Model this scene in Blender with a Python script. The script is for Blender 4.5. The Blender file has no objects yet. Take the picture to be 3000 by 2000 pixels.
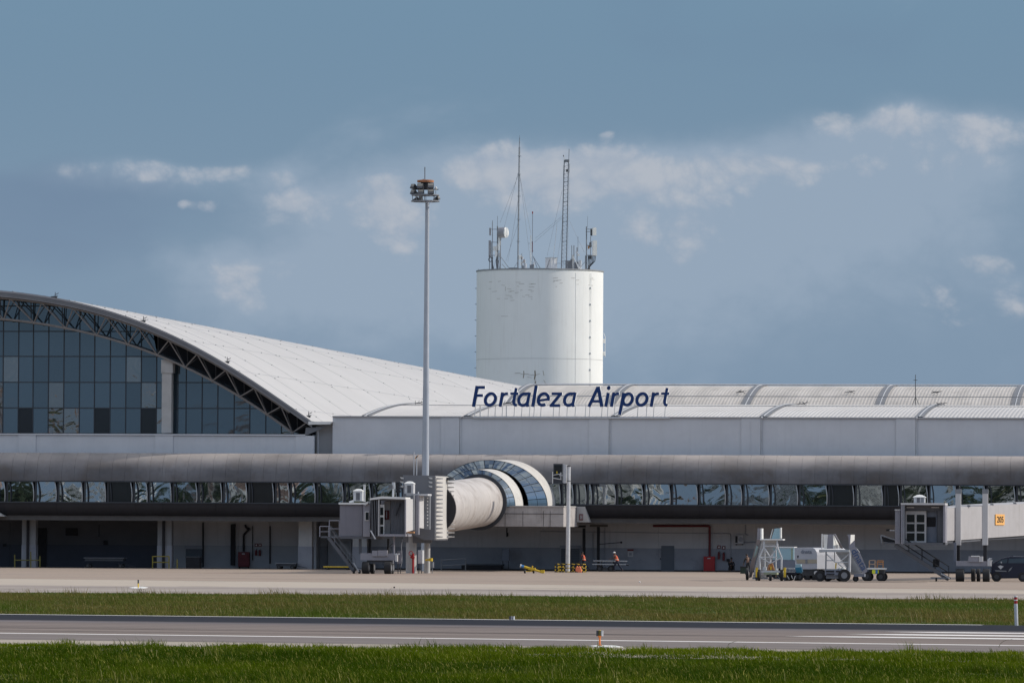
import bpy, bmesh, math, random
import numpy as np
from mathutils import Vector, Matrix
rnd = random.Random(7)
SC = bpy.context.scene
COL = SC.collection

# ---------------------------------------------------------------- camera, sky, sun
FPX = 16900.0                              # focal length in photo pixels (3000 wide)
YAW, PIT, ROLL, CAMH = math.radians(7.7), math.atan(545 / FPX), 0.0053, 3.8
CAM = Vector((513 * math.sin(YAW), -513 * math.cos(YAW), CAMH))
CR = Matrix.Rotation(YAW, 3, 'Z') @ Matrix.Rotation(math.pi / 2 + PIT, 3, 'X') @ Matrix.Rotation(ROLL, 3, 'Z')
cd = bpy.data.cameras.new('camera'); cam = bpy.data.objects.new('camera', cd); COL.objects.link(cam)
cam.matrix_world = Matrix.Translation(CAM) @ CR.to_4x4()
cd.lens = FPX * 36 / 3000; cd.sensor_width = 36; cd.sensor_fit = 'HORIZONTAL'
cd.clip_start = 1.0; cd.clip_end = 20000
SC.camera = cam

SUN_AZ, SUN_EL = math.radians(14), math.radians(32)      # azimuth from +X towards +Y
sl = bpy.data.lights.new('sun', 'SUN'); sl.energy = 2.65; sl.angle = math.radians(0.5); sl.color = (1.0, .93, .83)
so = bpy.data.objects.new('sun', sl); COL.objects.link(so)
sdir = Vector((math.cos(SUN_EL) * math.cos(SUN_AZ), math.cos(SUN_EL) * math.sin(SUN_AZ), math.sin(SUN_EL)))
so.rotation_euler = sdir.to_track_quat('Z', 'Y').to_euler(); so.location = (0, 0, 80)
SC.view_settings.view_transform = 'Standard'; SC.view_settings.look = 'None'
SC.view_settings.exposure = 0.25; SC.view_settings.gamma = 1; SC.view_settings.use_curve_mapping = False

W = bpy.data.worlds.new('World'); SC.world = W; W.use_nodes = True
def world_nodes():
    nt = W.node_tree; N = nt.nodes; L = nt.links; N.clear()
    out = N.new('ShaderNodeOutputWorld'); bg = N.new('ShaderNodeBackground'); L.new(bg.outputs[0], out.inputs[0])
    bg.inputs[1].default_value = 0.14
    sky = N.new('ShaderNodeTexSky'); sky.sky_type = 'NISHITA'; sky.sun_disc = False
    sky.sun_elevation = SUN_EL; sky.sun_rotation = math.pi / 2 - SUN_AZ
    sky.air_density = 1.0; sky.dust_density = 0.6; sky.ozone_density = 2.0; sky.altitude = 30
    def M(op, a, b=None, c=None, clamp=False):
        n = N.new('ShaderNodeMath'); n.operation = op; n.use_clamp = clamp
        for i, v in enumerate((a, b, c)):
            if v is None: continue
            if isinstance(v, (int, float)): n.inputs[i].default_value = v
            else: L.new(v, n.inputs[i])
        return n.outputs[0]
    def MIX(f, a, b, mode='MIX'):
        n = N.new('ShaderNodeMix'); n.data_type = 'RGBA'; n.blend_type = mode
        if isinstance(f, (int, float)): n.inputs[0].default_value = f
        else: L.new(f, n.inputs[0])
        for i, v in ((6, a), (7, b)):
            if isinstance(v, tuple): n.inputs[i].default_value = (*v, 1)
            else: L.new(v, n.inputs[i])
        return n.outputs[2]
    tc = N.new('ShaderNodeTexCoord'); sp = N.new('ShaderNodeSeparateXYZ'); L.new(tc.outputs['Generated'], sp.inputs[0])
    x, y, z = sp.outputs
    D = 57.29578
    u = M('MULTIPLY', M('ARCTAN2', x, y), D)              # azimuth, degrees clockwise from +Y
    v = M('MULTIPLY', M('ARCSINE', z), D)                 # elevation, degrees
    def noise(scale, detail, rough, su=1.0, sv=1.0, off=0.0, dist=0.0):
        cb = N.new('ShaderNodeCombineXYZ')
        L.new(M('MULTIPLY', u, su), cb.inputs[0]); L.new(M('MULTIPLY', v, sv), cb.inputs[1]); cb.inputs[2].default_value = off
        n = N.new('ShaderNodeTexNoise'); n.inputs['Scale'].default_value = scale; n.inputs['Detail'].default_value = detail
        n.inputs['Roughness'].default_value = rough; n.inputs['Distortion'].default_value = dist
        L.new(cb.outputs[0], n.inputs['Vector']); return n.outputs['Fac']
    def blob(px, py, rx, ry, amp=1.0):                    # a cloud at an azimuth / elevation, sizes in photo pixels
        a0 = -7.7 + math.degrees(math.atan((px - 1500) / FPX)); e0 = math.degrees(math.atan((1545 - py) / FPX))
        k = 57.3 / FPX
        du = M('DIVIDE', M('SUBTRACT', u, a0), rx * k); dv = M('DIVIDE', M('SUBTRACT', v, e0), ry * k)
        r = M('ADD', M('MULTIPLY', du, du), M('MULTIPLY', dv, dv))
        return M('MULTIPLY', M('EXPONENT', M('MULTIPLY', r, -1)), amp)
    def total(bl):
        s = bl[0]
        for b in bl[1:]: s = M('ADD', s, b)
        return s
    def sstep(val, lo, hi):
        n = N.new('ShaderNodeMapRange'); n.interpolation_type = 'SMOOTHSTEP'
        n.inputs['From Min'].default_value = lo; n.inputs['From Max'].default_value = hi
        L.new(val, n.inputs['Value']); return n.outputs['Result']
    # clear sky: the physical sky, a little greyer and deeper
    clear = MIX(1.0, sky.outputs[0], SKY_TINT, 'MULTIPLY')
    # moist air: a thin even veil low in the sky all round
    n0 = noise(.22, 3, .5, 1, 1.6, 3.1)
    veil = M('MULTIPLY', sstep(M('MULTIPLY', v, -1), -20, -4), .93)
    c = MIX(veil, clear, VEIL_COL)
    low = sstep(M('MULTIPLY', v, -1), -14, -3.2)          # clouds thin out upwards
    def blob2(px, py, rx, rt, rb, amp=1.0):               # crisp top, long soft underside
        a0 = -7.7 + math.degrees(math.atan((px - 1500) / FPX)); e0 = math.degrees(math.atan((1545 - py) / FPX)); k = 57.3 / FPX
        du = M('DIVIDE', M('SUBTRACT', uw, a0), rx * k); d0 = M('SUBTRACT', vw, e0)
        dv = M('ADD', M('DIVIDE', M('MAXIMUM', d0, 0.0), rt * k), M('DIVIDE', M('MINIMUM', d0, 0.0), rb * k))
        return M('MULTIPLY', M('EXPONENT', M('MULTIPLY', M('ADD', M('MULTIPLY', du, du), M('MULTIPLY', dv, dv)), -1)), amp)
    wn = noise(.5, 3, .5, 1, 1.4, 41.0); wn2 = noise(.5, 3, .5, 1, 1.4, 57.0)
    uw = M('ADD', u, M('MULTIPLY', M('SUBTRACT', wn, .5), .9)); vw = M('ADD', v, M('MULTIPLY', M('SUBTRACT', wn2, .5), .45))
    c = MIX(M('MULTIPLY', sstep(M('MULTIPLY', v, -1), -5.6, -1.6), .62), c, (1.42, 1.92, 2.62))
    # billows: cells within cells
    def billow(ou, ov):
        cb = N.new('ShaderNodeCombineXYZ'); L.new(M('ADD', uw, ou), cb.inputs[0]); L.new(M('MULTIPLY', M('ADD', vw, ov), 1.25), cb.inputs[1])
        n = N.new('ShaderNodeTexVoronoi'); n.voronoi_dimensions = '2D'; n.feature = 'F1'; n.inputs['Scale'].default_value = 1.7; n.inputs['Detail'].default_value = 4; n.inputs['Roughness'].default_value = .5
        n.inputs['Lacunarity'].default_value = 2.3; n.normalize = True; L.new(cb.outputs[0], n.inputs['Vector'])
        return M('SUBTRACT', 1.0, n.outputs['Distance'])
    b1 = billow(0, 0); b2 = billow(.09, .12); bc = M('SUBTRACT', b1, .66)
    # shadowed blue-grey banks behind
    bel = noise(.38, 5, .5, 1.0, 1.8, 31.0, .2); bs = total([blob2(180, 560, 520, 60, 260, .9), blob(2650, 130, 480, 170, .45)])
    c = MIX(M('MULTIPLY', sstep(M('ADD', M('MULTIPLY', bel, .7), M('MULTIPLY', bs, .42)), .42, .80), .42), c, BELLY_COL)
    # the long pale bank: billowed top edge, body dissolving downwards
    bank = total([blob(1650, 760, 800, 330, .45), blob(700, 850, 420, 150, .22), blob2(1560, 500, 430, 75, 430, .95), blob2(2080, 500, 430, 60, 400, .85), blob2(2780, 360, 330, 60, 480, .8), blob2(1050, 610, 250, 70, 330, .85), blob2(720, 830, 190, 70, 240, .5), blob2(420, 520, 330, 34, 70, .5), blob2(2430, 420, 260, 60, 300, .4)])
    gen = M('MULTIPLY', sstep(M('ADD', noise(.35, 5, .5, 1.0, 1.7, 5.7, .2), M('MULTIPLY', low, .10)), .60, .82), .5)
    bm = sstep(M('ADD', M('ADD', M('MULTIPLY', M('MULTIPLY', bc, .9), M('ADD', M('ADD', bank, gen), .1, clamp=True)), bank), gen), .08, .92)
    c = MIX(M('MULTIPLY', bm, .88), c, MASS_COL)
    puff = total([blob2(1545, 470, 150, 65, 170, 1.05), blob2(1380, 480, 100, 45, 80, .9), blob2(1740, 470, 150, 50, 120, .95), blob2(1960, 500, 190, 60, 130, .95), blob2(2290, 470, 240, 26, 60, .8),
                  blob2(2540, 345, 150, 45, 60, .85), blob2(2850, 350, 200, 50, 110, .9), blob2(480, 515, 330, 26, 50, .72), blob2(620, 630, 60, 20, 26, .8), blob2(550, 625, 22, 12, 14, .7),
                  blob2(700, 830, 110, 70, 160, .68), blob2(880, 620, 120, 55, 80, .85), blob2(1120, 600, 110, 70, 160, .95), blob2(1190, 900, 70, 60, 70, .55), blob2(1600, 720, 200, 60, 70, .3),
                  blob2(2770, 850, 70, 80, 120, .9), blob2(2910, 740, 70, 24, 40, .6), blob2(1748, 382, 22, 14, 18, 1.0), blob2(2000, 690, 200, 50, 60, .5), blob2(2950, 860, 70, 60, 70, .6)])
    pres = M('ADD', M('ADD', M('MULTIPLY', puff, 2.2), M('MULTIPLY', bank, .35)), M('MULTIPLY', gen, 1.0), clamp=True)
    cov = M('ADD', M('MULTIPLY', M('MULTIPLY', bc, 1.9), pres), M('MULTIPLY', puff, .8))
    cd_ = sstep(cov, .30, .95)
    edge = M('MULTIPLY_ADD', M('SUBTRACT', b1, b2), 2.2, .62, clamp=True)
    pc = MIX(edge, MASS_COL2, PUFF_COL)
    c = MIX(M('MULTIPLY', cd_, .64), c, pc)
    # bright broken cloud above the view, added to raise the ambient light
    hi = noise(.055, 7, .6, 1.0, 1.5, 21.0, .4); hw_ = sstep(v, 9, 26)
    c = MIX(M('MULTIPLY', sstep(hi, .40, .60), hw_), c, HIGH_COL)
    L.new(c, bg.inputs[0])
SKY_TINT = (1.0, 1.0, 1.0); VEIL_COL = (.78, 1.38, 2.08); MASS_COL = (1.86, 2.36, 3.0); MASS_COL2 = (1.98, 2.36, 2.96); PUFF_COL = (3.1, 3.2, 3.45); HIGH_COL = (6.0, 5.95, 5.9); BELLY_COL = (.86, 1.22, 1.92)
world_nodes()
W.cycles.sampling_method = 'MANUAL'; W.cycles.sample_map_resolution = 512

# ---------------------------------------------------------------- measuring: photo pixel + a known plane -> a place in the world
def ray(px, py): return CR @ Vector(((px - 1500) / FPX, -(py - 1000) / FPX, -1))
def P(px, py, y):
    d = ray(px, py); return CAM + d * ((y - CAM.y) / d.y)
def G(px, py):
    d = ray(px, py); return CAM + d * (-CAM.z / d.z)
def ZC(py, y=0.0, px=1500): return P(px, py, y).z
def XC(px, y=0.0): return P(px, 1500, y).x

# ---------------------------------------------------------------- mesh building
OFF = {}
class MB:
    def __init__(s): s.v = []; s.f = []; s.m = []; s.cur = 0
    def add(s, vs, fs):
        k = len(s.v); s.v += [tuple(v) for v in vs]; s.f += [tuple(i + k for i in f) for f in fs]; s.m += [s.cur] * len(fs)
        return s
    def box(s, x0, x1, y0, y1, z0, z1):
        if x0 > x1: x0, x1 = x1, x0
        if y0 > y1: y0, y1 = y1, y0
        if z0 > z1: z0, z1 = z1, z0
        return s.add([(x0, y0, z0), (x1, y0, z0), (x1, y1, z0), (x0, y1, z0), (x0, y0, z1), (x1, y0, z1), (x1, y1, z1), (x0, y1, z1)],
                     [(0, 3, 2, 1), (4, 5, 6, 7), (0, 1, 5, 4), (1, 2, 6, 5), (2, 3, 7, 6), (3, 0, 4, 7)])
    def pbox(s, x0, y0, x1, y1, yf, dep):             # photo rectangle at facade-parallel depth yf
        a = P(x0, y1, yf); b = P(x1, y0, yf); return s.box(a.x, b.x, yf, yf + dep, a.z, b.z)
    def gbox(s, x0, y0, x1, yf, dep):                  # same, standing on the ground
        a = P(x0, 1600, yf); b = P(x1, y0, yf); return s.box(a.x, b.x, yf, yf + dep, 0, b.z)
    def bar(s, p, q, w, h=None):                       # square-section bar
        h = h or w; p = Vector(p); q = Vector(q); d = (q - p).normalized()
        up = Vector((0, 0, 1)) if abs(d.z) < .95 else Vector((0, 1, 0))
        a = d.cross(up).normalized() * w / 2; b = a.cross(d).normalized() * h / 2
        vs = [p - a - b, p + a - b, p + a + b, p - a + b, q - a - b, q + a - b, q + a + b, q - a + b]
        return s.add(vs, [(0, 3, 2, 1), (4, 5, 6, 7), (0, 1, 5, 4), (1, 2, 6, 5), (2, 3, 7, 6), (3, 0, 4, 7)])
    def tube(s, p, q, r, r2=None, n=8, cap=True):
        r2 = r if r2 is None else r2; p = Vector(p); q = Vector(q); d = (q - p).normalized()
        up = Vector((0, 0, 1)) if abs(d.z) < .95 else Vector((0, 1, 0))
        a = d.cross(up).normalized(); b = a.cross(d).normalized(); vs = []
        for c, rr in ((p, r), (q, r2)):
            for i in range(n):
                t = 2 * math.pi * i / n; vs.append(c + (a * math.cos(t) + b * math.sin(t)) * rr)
        fs = [(i, i + n, (i + 1) % n + n, (i + 1) % n) for i in range(n)]
        if cap: fs += [tuple(range(n)), tuple(range(2 * n - 1, n - 1, -1))]
        return s.add(vs, fs)
    def path(s, pts, r, n=6):
        for a, b in zip(pts[:-1], pts[1:]): s.tube(a, b, r, n=n)
        return s
    def prism(s, pts, vec):                            # extruded planar polygon
        n = len(pts); pts = [Vector(p) for p in pts]; vec = Vector(vec)
        return s.add(pts + [p + vec for p in pts], [tuple(range(n)), tuple(range(2 * n - 1, n - 1, -1))] + [(i, (i + 1) % n, (i + 1) % n + n, i + n)[::-1] for i in range(n)])
    def pprism(s, pp, yf, dep): return s.prism([P(a, b, yf) for a, b in pp], (0, dep, 0))
    def grid(s, rows, close=False):
        k = len(s.v); m = len(rows[0])
        for r in rows: s.v += [tuple(p) for p in r]
        for i in range(len(rows) - 1):
            for j in range(m - (0 if close else 1)):
                j2 = (j + 1) % m
                s.f.append((k + i * m + j, k + i * m + j2, k + (i + 1) * m + j2, k + (i + 1) * m + j)); s.m.append(s.cur)
        return s
    def sphere(s, c, r, n=10, sz=1.0):
        c = Vector(c)
        return s.grid([[c + Vector((r * math.sin(a) * math.cos(2 * math.pi * j / n), r * math.sin(a) * math.sin(2 * math.pi * j / n), r * sz * math.cos(a))) for j in range(n)]
                       for a in [math.pi * i / (n // 2) for i in range(n // 2 + 1)]], True)
    def build(s, name, mat, parent=None, smooth=False, label=None, bevel=0, mats=None):
        off = OFF.get(parent.name, Vector()) if parent else Vector()
        me = bpy.data.meshes.new(name)
        me.from_pydata([(v[0] - off[0], v[1] - off[1], v[2] - off[2]) for v in s.v], [], s.f)
        for m in (mats or [mat]): me.materials.append(m)
        if mats: me.polygons.foreach_set('material_index', s.m)
        bm = bmesh.new(); bm.from_mesh(me)
        bmesh.ops.remove_doubles(bm, verts=bm.verts, dist=1e-5); bmesh.ops.recalc_face_normals(bm, faces=bm.faces); bm.to_mesh(me); bm.free()
        if smooth:
            me.polygons.foreach_set('use_smooth', [True] * len(me.polygons))
            try: me.set_sharp_from_angle(angle=math.radians(35))
            except Exception: pass
        o = bpy.data.objects.new(name, me); COL.objects.link(o)
        if parent: o.parent = parent; OFF[o.name] = off
        if label: o['label'] = label
        if bevel:
            b = o.modifiers.new('bevel', 'BEVEL'); b.width = bevel; b.segments = 2; b.limit_method = 'ANGLE'
        return o
def thing(name, label, cat, loc, group=None, local=False, rz=0.0):
    o = bpy.data.objects.new(name, None); COL.objects.link(o); o.location = loc; o.rotation_euler.z = rz
    o.empty_display_size = .5
    o['label'] = label; o['category'] = cat
    if group: o['group'] = group
    OFF[o.name] = Vector() if local else Vector(loc)
    return o
def tag(o, label, cat, group=None):
    o['label'] = label; o['category'] = cat
    if group: o['group'] = group
    return o
def struct(o): o['kind'] = 'structure'; return o
def stuff(o): o['kind'] = 'stuff'; return o
def dup(src, parent, name=None):
    o = src.copy(); COL.objects.link(o); o.parent = parent; return o

# ---------------------------------------------------------------- materials
MATS = {}
def mat(name, col, rough=.7, var=.12, scale=1.5, metal=0.0, bump=0.0, bscale=None, rand=0.0, streak=None, dirt=None, spec=.5, stretch=(1, 1, 1), dscale=.6, dlo=.5, dhi=.75, pos=True, toplight=None):
    if name in MATS: return MATS[name]
    m = bpy.data.materials.new(name); m.use_nodes = True; nt = m.node_tree; N = nt.nodes; L = nt.links
    b = N['Principled BSDF']; b.inputs['Roughness'].default_value = rough; b.inputs['Metallic'].default_value = metal
    b.inputs['Specular IOR Level'].default_value = spec
    tc = N.new('ShaderNodeTexCoord'); crd = N.new('ShaderNodeNewGeometry').outputs['Position'] if pos else tc.outputs['Object']
    mp = N.new('ShaderNodeMapping'); L.new(crd, mp.inputs[0]); mp.inputs['Scale'].default_value = stretch
    no = N.new('ShaderNodeTexNoise'); no.inputs['Scale'].default_value = scale; no.inputs['Detail'].default_value = 6; no.inputs['Roughness'].default_value = .62
    L.new(mp.outputs[0], no.inputs['Vector'])
    mr = N.new('ShaderNodeMapRange'); mr.inputs['From Min'].default_value = .3; mr.inputs['From Max'].default_value = .7
    mr.inputs['To Min'].default_value = 1 - var; mr.inputs['To Max'].default_value = 1 + var; L.new(no.outputs['Fac'], mr.inputs['Value'])
    val = mr.outputs['Result']
    if rand:
        oi = N.new('ShaderNodeObjectInfo'); m2 = N.new('ShaderNodeMapRange'); L.new(oi.outputs['Random'], m2.inputs['Value'])
        m2.inputs['To Min'].default_value = 1 - rand; m2.inputs['To Max'].default_value = 1 + rand
        mm = N.new('ShaderNodeMath'); mm.operation = 'MULTIPLY'; L.new(val, mm.inputs[0]); L.new(m2.outputs['Result'], mm.inputs[1]); val = mm.outputs[0]
    vm = N.new('ShaderNodeVectorMath'); vm.operation = 'SCALE'; vm.inputs[0].default_value = col[:3]; L.new(val, vm.inputs['Scale'])
    cur = vm.outputs[0]
    def over(cur, dcol, st, sc, lo, hi, amt, off):
        p2 = N.new('ShaderNodeMapping'); L.new(crd, p2.inputs[0]); p2.inputs['Scale'].default_value = st; p2.inputs['Location'].default_value = (off, off * .7, off * 1.3)
        n2 = N.new('ShaderNodeTexNoise'); n2.inputs['Scale'].default_value = sc; n2.inputs['Detail'].default_value = 8; n2.inputs['Roughness'].default_value = .65; L.new(p2.outputs[0], n2.inputs['Vector'])
        r2 = N.new('ShaderNodeMapRange'); r2.interpolation_type = 'SMOOTHSTEP'; r2.inputs['From Min'].default_value = lo; r2.inputs['From Max'].default_value = hi; r2.inputs['To Max'].default_value = amt
        L.new(n2.outputs['Fac'], r2.inputs['Value'])
        mx = N.new('ShaderNodeMix'); mx.data_type = 'RGBA'; L.new(r2.outputs['Result'], mx.inputs[0]); L.new(cur, mx.inputs[6]); mx.inputs[7].default_value = (*dcol, 1)
        return mx.outputs[2]
    if dirt: cur = over(cur, dirt[:3], (1, 1, 1), dscale, dlo, dhi, dirt[3], 3.3)
    if streak: cur = over(cur, streak[:3], (2.2, 2.2, .12), 1.3, .5, .75, streak[3], 9.1)
    if toplight:                                               # sunlit top put into the colour: upward faces mixed paler
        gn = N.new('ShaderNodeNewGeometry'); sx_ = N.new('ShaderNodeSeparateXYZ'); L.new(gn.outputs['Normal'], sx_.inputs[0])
        r3 = N.new('ShaderNodeMapRange'); r3.interpolation_type = 'SMOOTHSTEP'; r3.inputs['From Min'].default_value = .25; r3.inputs['From Max'].default_value = 1.0; r3.inputs['To Max'].default_value = toplight[3]; L.new(sx_.outputs[2], r3.inputs['Value'])
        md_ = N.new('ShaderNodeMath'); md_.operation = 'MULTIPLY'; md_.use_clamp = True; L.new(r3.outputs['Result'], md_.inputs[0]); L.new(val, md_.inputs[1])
        mx3 = N.new('ShaderNodeMix'); mx3.data_type = 'RGBA'; L.new(md_.outputs[0], mx3.inputs[0]); L.new(cur, mx3.inputs[6]); mx3.inputs[7].default_value = (*toplight[:3], 1); cur = mx3.outputs[2]
    L.new(cur, b.inputs['Base Color'])
    if bump:
        n3 = N.new('ShaderNodeTexNoise'); n3.inputs['Scale'].default_value = bscale or scale * 4; n3.inputs['Detail'].default_value = 5; L.new(mp.outputs[0], n3.inputs['Vector'])
        bp = N.new('ShaderNodeBump'); bp.inputs['Distance'].default_value = bump; L.new(n3.outputs['Fac'], bp.inputs['Height']); L.new(bp.outputs[0], b.inputs['Normal'])
    MATS[name] = m; return m
def glassmat(name, dark, refl, rcol, wob, wscale, rough=.02, tilt=.02):
    """dark solar glass: a dim diffuse interior, a mirror share, old panes that are not flat"""
    m = bpy.data.materials.new(name); m.use_nodes = True; nt = m.node_tree; N = nt.nodes; L = nt.links; N.clear()
    out = N.new('ShaderNodeOutputMaterial'); mx = N.new('ShaderNodeMixShader'); df = N.new('ShaderNodeBsdfDiffuse'); gl = N.new('ShaderNodeBsdfGlossy')
    L.new(df.outputs[0], mx.inputs[1]); L.new(gl.outputs[0], mx.inputs[2]); L.new(mx.outputs[0], out.inputs[0])
    gl.inputs['Roughness'].default_value = rough; gl.inputs['Color'].default_value = (*rcol, 1)
    oi = N.new('ShaderNodeObjectInfo'); mr = N.new('ShaderNodeMapRange'); L.new(oi.outputs['Random'], mr.inputs['Value'])
    mr.inputs['To Min'].default_value = refl * .88; mr.inputs['To Max'].default_value = refl * 1.12; L.new(mr.outputs['Result'], mx.inputs[0])
    tc = N.new('ShaderNodeTexCoord'); ge = N.new('ShaderNodeNewGeometry')
    no = N.new('ShaderNodeTexNoise'); no.inputs['Scale'].default_value = wscale; no.inputs['Detail'].default_value = 2.5; no.inputs['Distortion'].default_value = .8; L.new(ge.outputs['Position'], no.inputs['Vector'])
    bp = N.new('ShaderNodeBump'); bp.inputs['Distance'].default_value = wob; bp.inputs['Strength'].default_value = 1; L.new(no.outputs['Fac'], bp.inputs['Height'])
    # each pane sits a hair out of true
    wn = N.new('ShaderNodeTexWhiteNoise'); wn.noise_dimensions = '1D'; L.new(oi.outputs['Random'], wn.inputs['W'])
    sb = N.new('ShaderNodeVectorMath'); sb.operation = 'SUBTRACT'; L.new(wn.outputs['Color'], sb.inputs[0]); sb.inputs[1].default_value = (.5, .5, .5)
    scl = N.new('ShaderNodeVectorMath'); scl.operation = 'SCALE'; L.new(sb.outputs[0], scl.inputs[0]); scl.inputs['Scale'].default_value = tilt
    ad = N.new('ShaderNodeVectorMath'); ad.operation = 'ADD'; L.new(bp.outputs[0], ad.inputs[0]); L.new(scl.outputs[0], ad.inputs[1])
    nz = N.new('ShaderNodeVectorMath'); nz.operation = 'NORMALIZE'; L.new(ad.outputs[0], nz.inputs[0]); L.new(nz.outputs[0], gl.inputs['Normal'])
    v2 = N.new('ShaderNodeMapRange'); L.new(wn.outputs['Value'], v2.inputs['Value']); v2.inputs['To Min'].default_value = .86; v2.inputs['To Max'].default_value = 1.14
    vm = N.new('ShaderNodeVectorMath'); vm.operation = 'SCALE'; vm.inputs[0].default_value = dark; L.new(v2.outputs['Result'], vm.inputs['Scale']); L.new(vm.outputs[0], df.inputs['Color'])
    MATS[name] = m; return m
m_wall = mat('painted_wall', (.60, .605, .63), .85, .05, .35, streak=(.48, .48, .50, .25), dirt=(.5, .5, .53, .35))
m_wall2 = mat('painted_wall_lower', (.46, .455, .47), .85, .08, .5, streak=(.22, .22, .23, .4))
m_dado = mat('grey_dado_paint', (.27, .28, .315), .8, .08, .7, dirt=(.12, .12, .14, .4))
m_roof = mat('white_roof_sheet', (.475, .46, .45), .55, .04, .08, dirt=(.43, .415, .405, .4), dscale=.12, dlo=.45, dhi=.7, spec=.3)
m_vault = mat('ribbed_roof_sheet', (.50, .48, .465), .5, .08, .25, dirt=(.38, .36, .34, .5), spec=.3, stretch=(1, .15, 1), dscale=.35)
m_vault2 = mat('weathered_ribbed_roof', (.46, .43, .40), .6, .16, .5, dirt=(.30, .28, .25, .6), spec=.3, stretch=(1.2, .05, 1), dscale=.5)
m_flash = mat('grey_flashing', (.14, .143, .155), .5, .08, 1)
m_white = mat('white_paint', (.74, .74, .72), .45, .05, 2, dirt=(.5, .48, .45, .3))
m_wsteel = mat('white_steel', (.55, .56, .58), .45, .08, 3, dirt=(.34, .31, .28, .45), dscale=2)
m_dark = mat('dark_steel', (.045, .048, .055), .55, .15, 3)
m_black = mat('black_rubber', (.018, .018, .02), .8, .2, 6)
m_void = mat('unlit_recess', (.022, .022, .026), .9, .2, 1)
m_fascia = mat('grey_fascia', (.15, .155, .17), .6, .1, .8)
m_seam = mat('faint_seam', (.55, .55, .54), .7)
m_fascia2 = mat('pale_fascia', (.30, .30, .32), .6, .1, .8)
m_truss = mat('truss_paint', (.23, .21, .20), .6, .1, 1.5, dirt=(.2, .15, .12, .4))
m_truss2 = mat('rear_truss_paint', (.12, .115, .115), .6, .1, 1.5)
m_mull = mat('dark_mullion', (.03, .035, .045), .5, .1, 2)
m_tube = mat('dirty_gallery_cladding', (.125, .123, .132), .5, .42, .22, rand=.05, stretch=(.7, 1, 1.6), toplight=(.44, .39, .36, .85), dirt=(.085, .07, .062, .7), streak=(.09, .085, .085, .5), dscale=.25, dlo=.47, dhi=.66, spec=.35)
m_band = mat('dark_gallery_base', (.014, .015, .021), .6, .2, 1.0, rand=.1)
m_beam = mat('concrete_beam', (.09, .085, .083), .9, .15, 1)
m_conc = mat('weathered_concrete', (.42, .395, .385), .9, .15, .9, bump=.01, streak=(.2, .17, .165, .7), dirt=(.28, .25, .24, .6), dscale=1.2)
m_concs = mat('smooth_concrete', (.44, .43, .42), .85, .1, 1.2, streak=(.3, .29, .28, .5))
m_shell = mat('walkway_shell', (.47, .44, .42), .6, .1, .6, dirt=(.27, .235, .215, .75), dscale=.6, dlo=.48, dhi=.7, spec=.3)
m_arch = mat('arch_shell', (.56, .54, .51), .6, .07, 1, dirt=(.42, .37, .33, .55), dscale=1.1)
m_box = mat('grey_portal', (.17, .172, .185), .6, .06, .8, streak=(.12, .12, .13, .4))
m_letter = mat('navy_letter_face', (.016, .045, .155), .6, .06, 2, spec=.15)
m_tank = mat('tank_paint', (.88, .875, .86), .7, .03, .12, streak=(.70, .68, .65, .4), dirt=(.76, .75, .73, .3), dscale=.3)
m_galv = mat('galvanised_steel', (.42, .44, .46), .4, .12, 2, metal=.3)
m_galvd = mat('weathered_galvanised', (.20, .21, .23), .5, .15, 2)
m_rust = mat('rusty_steel', (.36, .15, .07), .8, .2, 2, dirt=(.5, .3, .18, .6))
m_red = mat('red_paint', (.36, .012, .014), .5, .1, 3)
m_redd = mat('dull_red_paint', (.13, .012, .018), .6, .1, 3)
m_yel = mat('yellow_paint', (.72, .48, .03), .5, .12, 3, dirt=(.4, .25, .05, .4), dscale=2)
m_orange = mat('orange_paint', (.75, .20, .03), .5, .1, 3)
m_blue = mat('light_blue_panel', (.32, .48, .54), .6, .06, 1.5)
m_teal = mat('teal_box', (.02, .17, .28), .5, .08, 2)
m_bluegrey = mat('blue_grey_paint', (.17, .19, .24), .5, .08, 1.5)
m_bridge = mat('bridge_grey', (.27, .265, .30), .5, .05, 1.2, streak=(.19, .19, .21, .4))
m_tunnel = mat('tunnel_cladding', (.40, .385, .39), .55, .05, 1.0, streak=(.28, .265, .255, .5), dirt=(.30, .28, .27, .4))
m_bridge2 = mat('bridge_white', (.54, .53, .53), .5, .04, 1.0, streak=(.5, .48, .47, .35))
m_bridged = mat('bridge_dark', (.10, .105, .12), .6, .1, 1.2)
m_door = mat('grey_door', (.085, .10, .125), .5, .05, 1.5)
m_navy = mat('navy_car_paint', (.008, .012, .032), .25, .05, 2)
m_glassd = mat('dark_window', (.015, .017, .02), .08, .1, 2)
m_skin = mat('skin', (.16, .085, .055), .6, .08, 8)
m_vest = mat('orange_vest', (.62, .11, .05), .8, .15, 8)
m_trouser = mat('navy_trousers', (.012, .016, .035), .9, .2, 8)
m_shirt = mat('dark_shirt', (.03, .032, .045), .9, .2, 8)
m_hair = mat('dark_cap', (.012, .012, .014), .8, .2, 8)
m_brown = mat('worn_brown_steel', (.42, .21, .09), .6, .15, 4)
m_signor = mat('orange_sign', (.80, .42, .12), .6, .05, 3)
m_hallglass = glassmat('hall_glass', (.030, .044, .058), .17, (.80, .93, 1.0), .008, .3, .03, .006)
m_galglass = glassmat('gallery_glass', (.012, .014, .018), .46, (.82, .88, .93), .007, .5, .02, .008)
m_archglass = glassmat('arch_glass', (.035, .045, .055), .26, (.72, .84, .94), .006, .8, .03, .02)

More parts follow.
